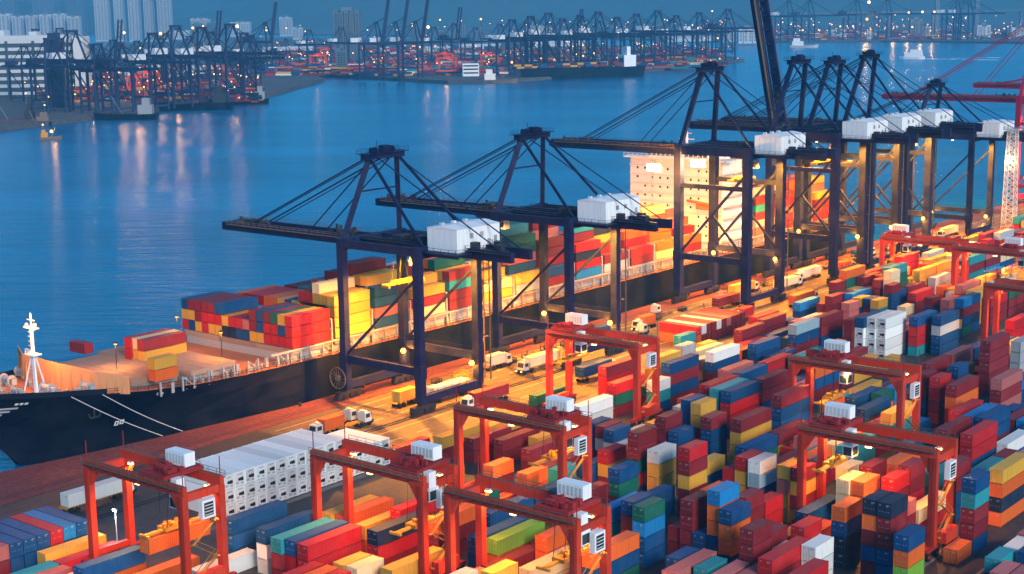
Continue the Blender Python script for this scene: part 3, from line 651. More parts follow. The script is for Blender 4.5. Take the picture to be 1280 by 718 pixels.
# ------------------------------------------------------------------ rubber-tyred yard cranes
def rtg(X, Y, label, tx, load=None, cabside=1, zs=9.):
    t = thing('yard_crane', label, 'crane', (X, Y, 0), 0, 'red yard cranes straddling the container rows')
    hs, hw, H = 12.1, 3.7, 19.
    for sx_ in (-1, 1):
        for sy_ in (-1, 1):
            b = MB(); b.b2(sx_*hs-.66, sx_*hs+.66, sy_*hw-.55, sy_*hw+.55, 2.2, H-1.5)
            xa = sx_*(hs-.66); b.add([(xa, sy_*hw-.45, H-4.2), (xa, sy_*hw+.45, H-4.2), (xa, sy_*hw+.5, H-1.5), (xa, sy_*hw-.5, H-1.5), (xa-sx_*1.7, sy_*hw-.5, H-1.5), (xa-sx_*1.7, sy_*hw+.5, H-1.5)],
                  [(0,1,5,4),(0,4,3),(1,2,5),(3,4,5,2),(0,3,2,1)])
            b.build('leg', M_RED, t)
            for q in (-1.5, 1.5):
                b = MB(); x, y = sx_*hs, sy_*hw+q
                b.tube((x-.35, y, .78), (x+.35, y, .78), .78, 14); b.tube((x-.4, y, .78), (x+.4, y, .78), .3, 10, mi=1); b.build('wheel', [M_RUBBER, M_RED], t)
            b = MB(); b.b2(sx_*hs-.45, sx_*hs+.45, sy_*hw-2.3, sy_*hw+2.3, 1.6, 2.2); b.build('bogie', M_DRED, t)
        b = MB(); b.b2(sx_*hs-.4, sx_*hs+.4, -hw+.5, hw-.5, 2.3, 3.3); b.build('sill_beam', M_RED, t)
        b = MB(); b.b2(sx_*hs-.45, sx_*hs+.45, -hw+.5, hw-.5, H-2.6, H-1.3); b.build('end_beam', M_RED, t)
        for sy_ in (-1, 1):
            b = MB(); b.bar((sx_*(hs+.3), sy_*hw, H), (sx_*(hs+.3), sy_*hw, H+3.2), .12); b.build('end_post', M_DRED, t)
    for sy_ in (-1, 1):
        b = MB(); b.b2(-hs-.7, hs+.7, sy_*hw-.42, sy_*hw+.42, H-1.5, H); g_ = b.build('girder', M_RED, t)
        b = MB(); b.b2(-hs-.5, hs+.5, sy_*hw-.1, sy_*hw+.1, H, H+.18)
        o_ = sy_*(hw+.95); b.b2(-hs-.5, hs+.5, min(o_, o_-sy_*.44), max(o_, o_-sy_*.44), H-.5, H-.42); b.rail((-hs-.4, o_, H-.45), (hs+.4, o_, H-.45), 1.05, 2., .045); b.build('girder_walkway', M_DECKY, g_)
    # trolley with winch house
    b = MB()
    for q in (-1, 1): b.b2(tx-3.1, tx+3.1, q*hw-.3, q*hw+.3, H+.2, H+.8); b.b2(tx+q*2.8-.3, tx+q*2.8+.3, -hw+.3, hw-.3, H+.25, H+.85)
    b.b2(tx-2.9, tx+2.9, -3.3, 3.3, H+.5, H+.62); b.rail((tx-3,-3.4,H+.62),(tx+3,-3.4,H+.62),1.,1.5,.045); b.rail((tx-3,3.4,H+.62),(tx+3,3.4,H+.62),1.,1.5,.045)
    rr = random.Random(int(X*7+Y))
    for k in range(12): b.box(tx+rr.uniform(-2.6,2.6), rr.uniform(-3,.4), H+.9+rr.uniform(0,.5), rr.uniform(.4,1.3), rr.uniform(.4,1.2), rr.uniform(.5,1.1))
    b.tube((tx-1.2,-1.8,H+1.4),(tx+1.2,-1.8,H+1.4),.5,10)
    tr = b.build('trolley', M_DRED, t)
    b = MB(); x0, x1, y0, y1, z0, z1 = tx-2.9, tx+1.9, 1.2, 3.3, H+.9, H+3.1; b.b2(x0,x1,y0,y1,z0,z1)
    wh = b.build('winch_house', M_WHITE, t)
    b = MB()
    for k in range(6): b.b2(x0+.3+k*.75, x0+.8+k*.75, y0-.03, y0-.004, z0+.4, z1-.4)
    b.build('louvre', M_LGREY, wh)
    # cab
    cx = tx+cabside*3.7
    b = MB(); b.b2(cx-.9, cx+.9, -2.9, -.7, H-4.4, H-2.2); b.b2(cx-.7,cx+.7,-2.6,-1.,H-2.2,H+.3); cb = b.build('operator_cab', M_WHITE, t)
    b = MB(); b.b2(cx-.75, cx+.75, -2.95, -2.902, H-4.2, H-2.7); b.b2(cx+.902, cx+.95, -2.7, -.9, H-4.2, H-2.7); b.build('cab_window', M_GLASS, cb)
    # electrical house on the right-hand leg pair
    b = MB(); b.b2(hs+.78, hs+1.7, -1.3, 1.3, H-5.7, H-2.7); eh = b.build('electrical_house', M_WHITE, t)
    b = MB(); b.b2(hs+1.7, hs+1.76, -.9, .9, H-5.3, H-3.1); eg = b.build('cooling_grille', M_GLASS, eh)
    b = MB()
    for k in range(4): b.b2(hs+1.76, hs+1.8, -.8, .8, H-5.1+k*.5, H-4.98+k*.5)
    b.build('grille_bars', M_LGREY, eh)
    # stair
    b = MB(); z = 3.4; k = 0
    while z < H-6.6:
        ya, yb = (-2.7, 1.8) if k % 2 == 0 else (1.8, -2.7)
        b.bar((hs+.9, ya, z), (hs+.9, yb, z+3.), .45, .1); b.bar((hs+1.3, ya, z+.95), (hs+1.3, yb, z+3.95), .07); b.bar((hs+.5, ya, z+.95), (hs+.5, yb, z+3.95), .07); b.b2(hs+.5, hs+1.3, yb-.5, yb+.5, z+2.95, z+3.05); z += 3.; k += 1
    b.build('access_stair', M_STAIR, t)
    b = MB(); b.b2(hs+.5, hs+2., -2.4, 2.4, 2.6, 4.6); b.build('engine_house', M_RED, t)
    for sx_ in (-1, 1):
        b = MB()
        for k in range(30): b.bar((sx_*hs-.28, -hw-.72, 3+k*.5), (sx_*hs+.28, -hw-.72, 3+k*.5), .05)
        for q in (-.28, .28): b.bar((sx_*hs+q, -hw-.72, 2.6), (sx_*hs+q, -hw-.72, 17.6), .06)
        b.build('ladder', M_DRED, t)
    b = MB()
    for k in range(9): x0 = -hs+1+k*2.4; b.tube((x0, -hw-.7, H-.75), (x0+1.2, -hw-.7, H-1.25), .05, 5); b.tube((x0+1.2, -hw-.7, H-1.25), (x0+2.4, -hw-.7, H-.75), .05, 5)
    b.build('festoon_cable', M_ROPE, t)
    # ropes and spreader
    b = MB()
    for sx_ in (-1, 1):
        for sy_ in (-1, 1): b.tube((tx+sx_*1.1, sy_*1.4, H+.4), (tx+sx_*1., sy_*2.3, zs+.7), .05, 5)
    b.build('hoist_rope', M_ROPE, tr)
    b = MB(); b.b2(tx-1.1, tx+1.1, -2.6, 2.6, zs+.1, zs+.75); b.b2(tx-.35, tx+.35, -6.05, 6.05, zs+.05, zs+.4)
    for sy_ in (-1, 1): b.b2(tx-1.22, tx+1.22, sy_*6.-.2, sy_*6.+.2, zs-.02, zs+.36)
    for k in range(6): b.box(tx+rr.uniform(-.8,.8), rr.uniform(-2.3,2.3), zs+1.0, .6, .7, .55)
    b.build('spreader', M_YEL, t)
    for (x, y, pw) in ((-hs+2.2, hw-.6, 2300), (0, -hw+.75, 3000), (hs-2.2, hw-.6, 2300)):
        b = MB(); b.b2(x-.4, x+.4, y-.25, y+.25, H-1.85, H-1.6); lb = b.build('girder_lamp', M_LGREY, t); b = MB(); b.b2(x-.5, x+.5, y-.24, y+.24, H-2.1, H-1.852); b.build('bulb', E_WARM, lb)
        lamp(t, (x, y, H-2.3), pw*3.0, (1.,.34,.045), .3, 155, (x, y, 0))
    return t
rtg(-194.3, 144.8, 'red yard crane beside the bow holding an orange container over open asphalt', 5.0, zs=9.9)
rtg(-168.0, 171.0, 'red yard crane at the end of the white reefer stack', 8.3, zs=9.2)
rtg(-167.6, 206.9, 'red yard crane just behind and right of the nearest lower-centre crane', 7.6, zs=11.6)
rtg(-136.6, 169.3, 'red yard crane at the bottom centre over the lime green container', 8.0, zs=11.)
rtg(-194.3, 268.9, 'red yard crane beside the landside legs of the second quay crane', -8.2, zs=12.)
rtg(-136.8, 277.4, 'red yard crane lifting an orange container below the white reefer block', -4.6, zs=10.4)
rtg(-109.9, 232.0, 'red yard crane at the lower right over the cream and orange boxes', -7.6, zs=12.)
rtg(-194.3, 439.6, 'distant red yard crane glowing yellow inside, by the quay crane legs', -8.5, zs=12.)
rtg(-167.9, 433.0, 'distant red yard crane partly cut by the right picture edge, behind', 4.0, zs=12.)
rtg(-136.7, 380.0, 'red yard crane on the right edge with only its left legs in view', 2.0, zs=12.)
# x, y, z, length class, crosswise, colour, area, detail, label
LABELS = [
"short mustard yellow container, second tier under yellow, below quayside yard crane",
"short mustard yellow container, third tier under white, below quayside yard crane",
"short white container, top of four over yellow, below quayside yard crane",
"short mustard yellow container, third tier under maroon, below quayside yard crane",
"short maroon container, fourth tier under red, below quayside yard crane",
"short bright red container, top of five over maroon, right of quayside yard crane",
"short mustard yellow container, top of three over navy, right of quayside yard crane",
"short bright red container, top of three over red, left of lifting yard crane",
"short bright red container, top of four over yellow, left of lifting yard crane",
"short pale blue container, third tier under white, left of lifting yard crane",
"short white container, top of four over pale, left of lifting yard crane",
"short navy blue container, second tier under navy, right of quayside yard crane",
"short navy blue container, third tier under maroon, right of quayside yard crane",
"short maroon container, top of four over navy, right of quayside yard crane",
"short maroon container, second tier under maroon, left of lower-right yard crane",
"short maroon container, third tier under maroon, left of lower-right yard crane, leftmost",
"short maroon container, top of four over maroon, right of central yard crane",
"short orange container, fourth tier under blue, left of lower-right yard crane",
"short bright blue container, top of five over orange, left of lower-right yard crane",
"short orange container, second tier under orange, left of lower-right yard crane",
"short orange container, third tier under navy, left of lower-right yard crane",
"short navy blue container, top of four over orange, left of lower-right yard crane",
"short maroon container, top of four over maroon, left of lower-right yard crane, leftmost",
"short bright red container, top of three over red, left of lower-right yard crane",
"short mustard yellow container, top of four over pink, left of lifting yard crane",
"short maroon container, second tier under yellow, left of lower-right yard crane",
"short mustard yellow container, third tier under maroon, left of lower-right yard crane",
"short maroon container, top of four over yellow, below lifting yard crane",
"short maroon container, top of two over maroon, right of central yard crane",
"short navy blue container, top of two over navy, left of lower-right yard crane",
"short navy blue container, top of two over maroon, right of bottom yard crane",
"long faded pink container, top of two over maroon, right of bottom yard crane",
"long faded pink container, top of two over maroon, left of lower-right yard crane",
"long bright red container, top of three over red, left of lower-right yard crane",
"short maroon container, third tier under maroon, left of lower-right yard crane, rightmost",
"short maroon container, top of four over maroon, left of lower-right yard crane, rightmost",
"short maroon container, top of three over white, left of lower-right yard crane",
"short bright red container, top of three over maroon, left of lower-right yard crane",
"short white container, top of three over white, left of lower-right yard crane",
"long bright red container, top of three over red, below lower-right yard crane",
"short blackish blue container, bottom under black, below lower-right yard crane",
"short blackish blue container, second tier under navy, below lower-right yard crane",
"short navy blue container, third tier under orange, left of lower-right yard crane",
"short orange container, top of four over navy, left of lower-right yard crane",
"short navy blue container, second tier under maroon, below lower-right yard crane, leftmost",
"short maroon container, third tier under orange, below lower-right yard crane",
"short orange container, fourth tier under black, below lower-right yard crane",
"short blackish blue container, top of five over orange, beyond lower-right yard crane",
"short navy blue container, second tier under maroon, below lower-right yard crane, rightmost",
"short maroon container, third tier under maroon, below lower-right yard crane",
"short maroon container, fourth tier under black, right of lower-right yard crane",
"short blackish blue container, top of five over maroon, right of lower-right yard crane",
"short lime green container, second tier under orange, below lower-right yard crane",
"short orange container, third tier under navy, below lower-right yard crane",
"short navy blue container, top of four over orange, right of lower-right yard crane",
"short cream container, top of four over cream, under lower-right yard crane",
"short orange container, top of four over orange, under lower-right yard crane",
"short cream container, top of three over black, below lifting yard crane",
"short maroon container, top of four over maroon, below lifting yard crane",
"short bright red container, top of four over maroon, under lower-right yard crane",
"short maroon container, third tier under maroon, beyond lower-right yard crane",
"short maroon container, top of four over maroon, beyond lower-right yard crane",
"short maroon container, top of four over maroon, right of lower-right yard crane",
"short navy blue container, bottom under maroon, right of lower-right yard crane",
"short maroon container, second tier under maroon, right of lower-right yard crane",
"short maroon container, third tier under teal, right of lower-right yard crane",
"short teal container, fourth tier under navy, right of lower-right yard crane",
"short navy blue container, top of five over teal, right of lower-right yard crane",
"short orange container, single, right of lower-right yard crane",
"long orange container, bottom under black, right of lower-right yard crane",
"long blackish blue container, second tier under orange, right of lower-right yard crane",
"long orange container, third tier under yellow, right of lower-right yard crane",
"long mustard yellow container, top of four over orange, right of lower-right yard crane",
"long bright red container, third tier under red, right of lifting yard crane",
"long bright red container, top of four over red, right of lifting yard crane",
"long navy blue container, top of four over navy, below right-edge yard crane",
"long maroon container, top of four over maroon, right of lifting yard crane",
"long bright red container, top of three over maroon, right of lifting yard crane",
"long bright blue container, top of three over navy, below right-edge yard crane",
"long orange container, third tier under maroon, below right-edge yard crane",
"long maroon container, top of four over orange, left of right-edge yard crane",
"short bright red container, top of four over red, left of right-edge yard crane",
"long maroon container, second tier under maroon, below right-edge yard crane",
"long maroon container, third tier under maroon, left of right-edge yard crane",
"long maroon container, fourth tier under maroon, left of right-edge yard crane",
"long maroon container, top of five over maroon, left of right-edge yard crane",
"short navy blue container, top of three over navy, left of right-edge yard crane",
"long faded pink container, top of three over pink, left of right-edge yard crane",
"long maroon container, top of three over maroon, left of right-edge yard crane",
"long teal container, bottom under red, below glowing yard crane",
"long bright red container, second tier under red, below glowing yard crane",
"long bright red container, third tier under navy, below glowing yard crane",
"long navy blue container, top of four over red, below glowing yard crane",
"long navy blue container, bottom under navy, left of right-edge yard crane",
"long navy blue container, second tier under silver, below glowing yard crane",
"long silver grey container, third tier under navy, below glowing yard crane",
"long navy blue container, top of four over silver, below glowing yard crane",
"long maroon container, third tier under pink, below right-edge yard crane",
"long faded pink container, top of four over maroon, below right-edge yard crane",
"long navy blue container, second tier under maroon, right of quayside yard crane",
"long maroon container, third tier under navy, right of quayside yard crane",
"long navy blue container, top of four over maroon, right of quayside yard crane",
"long mustard yellow container, top of three over yellow, right of quayside yard crane",
"long navy blue container, second tier under white, right of quayside yard crane",
"long white container, top of three over navy, right of quayside yard crane",
"long bright red container, second tier under maroon, beyond quayside yard crane",
"long maroon container, top of three over red, beyond quayside yard crane",
"long maroon container, bottom under green, under quayside yard crane",
"long dark green container, second tier under red, under quayside yard crane",
"long bright red container, top of three over green, under quayside yard crane",
"long white container, top of three over white, below quayside yard crane",
"short navy blue container, top of three over silver, below quayside yard crane",
"short maroon container, top of three over silver, below quayside yard crane",
"short maroon container, fourth tier under maroon, below quayside yard crane",
"short maroon container, top of five over maroon, below quayside yard crane",
"short mustard yellow container, second tier under red, right of central yard crane",
"short bright red container, top of three over yellow, below quayside yard crane",
"short dark green container, third tier under navy, right of central yard crane",
"short navy blue container, top of four over green, right of central yard crane",
"short navy blue container, bottom under navy, right of bottom yard crane",
"short navy blue container, second tier under blue, right of bottom yard crane",
"short bright blue container, third tier under green, right of central yard crane",
"short dark green container, top of four over blue, right of central yard crane",
"short navy blue container, top of four over maroon, right of central yard crane",
"short maroon container, top of three over maroon, right of central yard crane",
"long navy blue container, second tier under orange, right of bottom yard crane",
"long orange container, top of three over navy, right of bottom yard crane",
"short maroon container, top of four over maroon, right of quayside yard crane",
"short navy blue container, top of three over navy, right of quayside yard crane",
"short navy blue container, top of four over navy, right of quayside yard crane",
"short mustard yellow container, top of four over yellow, right of quayside yard crane",
"long teal container, top of four over teal, right of quayside yard crane",
"long bright red container, third tier under navy, left of lifting yard crane",
"long navy blue container, top of four over red, left of lifting yard crane",
"long bright red container, top of four over maroon, right of quayside yard crane",
"long mustard yellow container, third tier under maroon, left of lifting yard crane",
"long maroon container, top of four over yellow, left of lifting yard crane",
"long maroon container, third tier under maroon, left of lifting yard crane",
"long maroon container, top of four over maroon, left of lifting yard crane",
"long navy blue container, third tier under navy, under lifting yard crane",
"long navy blue container, fourth tier under maroon, under lifting yard crane",
"long maroon container, top of five over navy, under lifting yard crane",
"long navy blue container, top of three over navy, left of lifting yard crane",
"long faded pink container, top of three over maroon, right of quayside yard crane",
"long bright red container, top of three over red, beyond lifting yard crane",
"long navy blue container, third tier under pale, left of glowing yard crane",
"long pale blue container, top of four over navy, left of glowing yard crane",
"long maroon container, third tier under maroon, left of glowing yard crane",
"long maroon container, top of four over maroon, left of glowing yard crane",
"long maroon container, top of three over maroon, right of quayside yard crane",
"long maroon container, top of three over maroon, left of glowing yard crane, leftmost",
"long navy blue container, top of three over navy, beyond lifting yard crane",
"long bright blue container, top of two over navy, left of glowing yard crane",
"long bright red container, top of three over maroon, below glowing yard crane",
"long mustard yellow container, single, left of leftmost yard crane",
"long bright red container, single, left of leftmost yard crane",
"long navy blue container, top of two over orange, under leftmost yard crane",
"long orange container, single, under leftmost yard crane",
"white reefer, single, under leftmost yard crane",
"long navy blue container, second tier under navy, right of leftmost yard crane",
"long navy blue container, top of three over navy, right of leftmost yard crane",
"long white container, second tier under navy, left of second yard crane",
"long navy blue container, top of three over white, left of second yard crane",
"long maroon container, second tier under teal, left of second yard crane",
"long teal container, top of three over maroon, left of second yard crane",
"long navy blue container, top of three over red, left of second yard crane",
"long bright red container, second tier under red, left of second yard crane",
"long bright red container, top of three over red, left of second yard crane",
"long mustard yellow container, top of two over orange, beyond second yard crane",
"long orange container, top of two over orange, beyond second yard crane",
"long mustard yellow container, top of two over orange, under second yard crane, leftmost",
"long maroon container, bottom under red, under second yard crane",
"long bright red container, second tier under black, under second yard crane",
"long blackish blue container, top of three over red, under second yard crane",
"long mustard yellow container, top of two over orange, under second yard crane, rightmost",
"long lime green container, top of three over orange, below central yard crane",
"long navy blue container, top of three over navy, below central yard crane",
"short orange container, top of three over orange, beyond bottom yard crane",
"long cream container, top of two over cream, beyond bottom yard crane",
"short orange container, top of three over maroon, under central yard crane",
"short orange container, top of three over orange, under central yard crane",
"long maroon container, top of two over maroon, beyond central yard crane, rightmost",
"long maroon container, bottom under maroon, beyond central yard crane, rightmost",
"long maroon container, top of two over maroon, beyond central yard crane, second from left",
"long dark green container, single, left of quayside yard crane",
"long teal container, single, left of leftmost yard crane",
"short teal container, top of two over maroon, right of lower-right yard crane",
"short faded pink container, top of two over maroon, right of lower-right yard crane",
"short white container, top of two over navy, right of lower-right yard crane",
"long maroon container coloured lamplight yellow, top of two over maroon, beyond central yard crane",
"long maroon container, bottom under maroon, beyond central yard crane, leftmost",
"long maroon container, top of two over maroon, beyond central yard crane, leftmost",
"long bright red container, single, left of central yard crane",
"white reefer, bottom under white, below glowing yard crane, rightmost",
"white reefer, second tier under white, below glowing yard crane, rightmost",
"white reefer, third tier under white, below glowing yard crane, rightmost",
"white reefer, top of four over white, below glowing yard crane, rightmost",
"white reefer, bottom under white, below glowing yard crane, leftmost",
"white reefer, second tier under white, below glowing yard crane, second from left",
"white reefer, third tier under white, below glowing yard crane, leftmost",
"white reefer, top of four over white, below glowing yard crane, leftmost",
"white reefer, second tier under white, below glowing yard crane, leftmost",
"white reefer, third tier under navy, below glowing yard crane",
"long navy blue container, top of two over navy, in bottom-left crosswise row, rightmost",
"long bright blue container, top of two over navy, in bottom-left crosswise row",
"long bright red container, top of two over red, in bottom-left crosswise row",
"long navy blue container, top of two over navy, in bottom-left crosswise row, third from left",
"long navy blue container, top of two over navy, in bottom-left crosswise row, second from left",
"long navy blue container, bottom under navy, in bottom-left crosswise row",
"long navy blue container, top of two over navy, in bottom-left crosswise row, leftmost",
"white reefer, bottom under white, in the white reefer block, twelfth from left",
"white reefer, second tier under white, in the white reefer block, rightmost",
"white reefer, top of three over white, in the white reefer block, rightmost",
"white reefer, bottom under white, in the white reefer block, eleventh from left",
"white reefer, second tier under white, in the white reefer block, eleventh from left",
"white reefer, top of three over white, in the white reefer block, eleventh from left",
"white reefer, bottom under white, in the white reefer block, tenth from left",
"white reefer, second tier under white, in the white reefer block, tenth from left",
"white reefer, top of three over white, in the white reefer block, tenth from left",
"white reefer, bottom under white, in the white reefer block, ninth from left",
"white reefer, second tier under white, in the white reefer block, ninth from left",
"white reefer, top of three over white, in the white reefer block, ninth from left",
"white reefer, bottom under white, in the white reefer block, eighth from left",
"white reefer, second tier under white, in the white reefer block, eighth from left",
"white reefer, top of three over white, in the white reefer block, eighth from left",
"white reefer, bottom under white, in the white reefer block, seventh from left",
"white reefer, second tier under white, in the white reefer block, seventh from left",
"white reefer, top of three over white, in the white reefer block, seventh from left",
"white reefer, bottom under white, in the white reefer block, sixth from left",
"white reefer, second tier under white, in the white reefer block, sixth from left",
"white reefer, top of three over white, in the white reefer block, sixth from left",
"white reefer, bottom under white, in the white reefer block, fifth from left",
"white reefer, second tier under white, in the white reefer block, fifth from left",
"white reefer, top of three over white, in the white reefer block, fifth from left",
"white reefer, bottom under white, in the white reefer block, fourth from left",
"white reefer, second tier under white, in the white reefer block, fourth from left",
"white reefer, top of three over white, in the white reefer block, fourth from left",
"white reefer, bottom under white, in the white reefer block, third from left",
"white reefer, second tier under white, in the white reefer block, third from left",
"white reefer, top of three over white, in the white reefer block, third from left",
"white reefer, bottom under white, in the white reefer block, second from left",
"white reefer, second tier under white, in the white reefer block, second from left",
"white reefer, top of three over white, in the white reefer block, second from left",
"white reefer, bottom under white, in the white reefer block, leftmost",
"white reefer, second tier under white, in the white reefer block, leftmost",
"white reefer, top of three over white, in the white reefer block, leftmost",
"white reefer, bottom under white, in the white reefer block, thirteenth from left",
"white reefer, bottom under white, in the white reefer block, fourteenth from left",
"white reefer, top of two over white, in the white reefer block, third from left",
"white reefer, bottom under white, in the white reefer block, fifteenth from left",
"white reefer, top of two over white, in the white reefer block, leftmost",
"white reefer, bottom under white, in the white reefer block, sixteenth from left",
"white reefer, top of two over white, in the white reefer block, second from left",
"white reefer, bottom under white, in the white reefer block, rightmost",
"white reefer, top of two over white, in the white reefer block, rightmost",
"long bright red container, top of two over orange, in crosswise row by third quay crane",
"long orange container, top of five over green, left of glowing yard crane",
"short silver grey container, top of three over silver, right of quayside yard crane",
"long maroon container, top of three over maroon, left of glowing yard crane, rightmost",
"long bright red container, top of five over red, under glowing yard crane",
"long bright blue container, top of three over navy, left of glowing yard crane",
"long mustard yellow container, top of four over yellow, under glowing yard crane",
"long white container, top of three over white, under glowing yard crane",
"long bright red container, top of three over red, beyond second yard crane",
"long faded pink container, top of four over maroon, right of glowing yard crane",
"long bright red container, top of two over red, left of second yard crane",
"short teal container, top of two over teal, right of central yard crane",
"short mustard yellow container, top of two over yellow, below second yard crane",
"short cream container, top of two over pink, below second yard crane",
"long maroon container, second tier under orange, right of second yard crane",
"long orange container, top of three over maroon, left of central yard crane",
"long navy blue container, top of two over navy, below central yard crane",
"long maroon container, bottom under navy, beyond lifting yard crane",
"long navy blue container, second tier under orange, beyond lifting yard crane",
"long maroon container, top of two over maroon, under bottom yard crane",
"long navy blue container, top of two over navy, right of central yard crane",
"long mustard yellow container, top of three over red, beyond lifting yard crane",
"long bright red container, top of three over red, beyond right-edge yard crane",
"long bright blue container, top of three over teal, right of central yard crane",
"long navy blue container, top of three over green, left of lifting yard crane",
"long maroon container, top of three over yellow, left of lifting yard crane",
"long navy blue container, top of three over yellow, beyond lifting yard crane",
"short mustard yellow container, top of three over yellow, under bottom yard crane",
"long navy blue container, top of three over maroon, beyond lifting yard crane",
"long mustard yellow container, top of three over teal, right of lifting yard crane",
"short teal container, top of two over teal, left of lower-right yard crane",
"long navy blue container, top of two over navy, under lower-right yard crane",
"long orange container, top of three over orange, right of lifting yard crane",
"long white container, top of two over blue, below right-edge yard crane",
"long cream container, top of two over red, right of lower-right yard crane",
"long teal container, top of two over maroon, right of lower-right yard crane",
"long navy blue container, top of three over red, on ship by first quay crane",
"long bright red container, on deck, on ship by first quay crane",
"long bright red container, second tier under red, on ship by first quay crane",
"long bright red container, top of three over red, on ship by first quay crane",
"long cream container, top of two over yellow, on ship by first quay crane",
"long mustard yellow container, on deck, on ship by first quay crane, leftmost",
"long mustard yellow container, second tier under yellow, on ship by first quay crane",
"long mustard yellow container, third tier under yellow, on ship by first quay crane",
"long mustard yellow container, top of four over yellow, on ship by first quay crane",
"long maroon container, top of two over maroon, on ship by first quay crane",
"long mustard yellow container, on deck, on ship by first quay crane, rightmost",
"long navy blue container, on deck, on ship by first quay crane",
"long navy blue container, third tier under navy, on ship by first quay crane",
"long navy blue container, top of four over navy, on ship by first quay crane",
"long maroon container, second tier under yellow, on ship by first quay crane",
"long mustard yellow container, top of three over maroon, on ship by first quay crane",
"long dark green container, on deck, on ship by first quay crane",
"long maroon container, on deck, on ship by first quay crane",
"long maroon container, second tier under teal, on ship by first quay crane",
"long maroon container, top of four over teal, on ship by first quay crane",
"long teal container, top of three over yellow, on ship by second quay crane",
"long navy blue container, on deck, on ship by second quay crane",
"long dark green container, top of four over green, on ship by second quay crane",
"long mustard yellow container, top of two over silver, on ship by second quay crane",
"long bright red container, top of four over black, on ship by second quay crane",
"long bright red container, top of two over maroon, on ship before its bridge",
"long mustard yellow container, on deck, at the ship foredeck",
"long maroon container, top of two over yellow, at the ship foredeck",
"short orange container, on deck, at the ship foredeck",
"short mustard yellow container, top of two over orange, at the ship foredeck",
"short maroon container, on deck, at the ship foredeck"
]
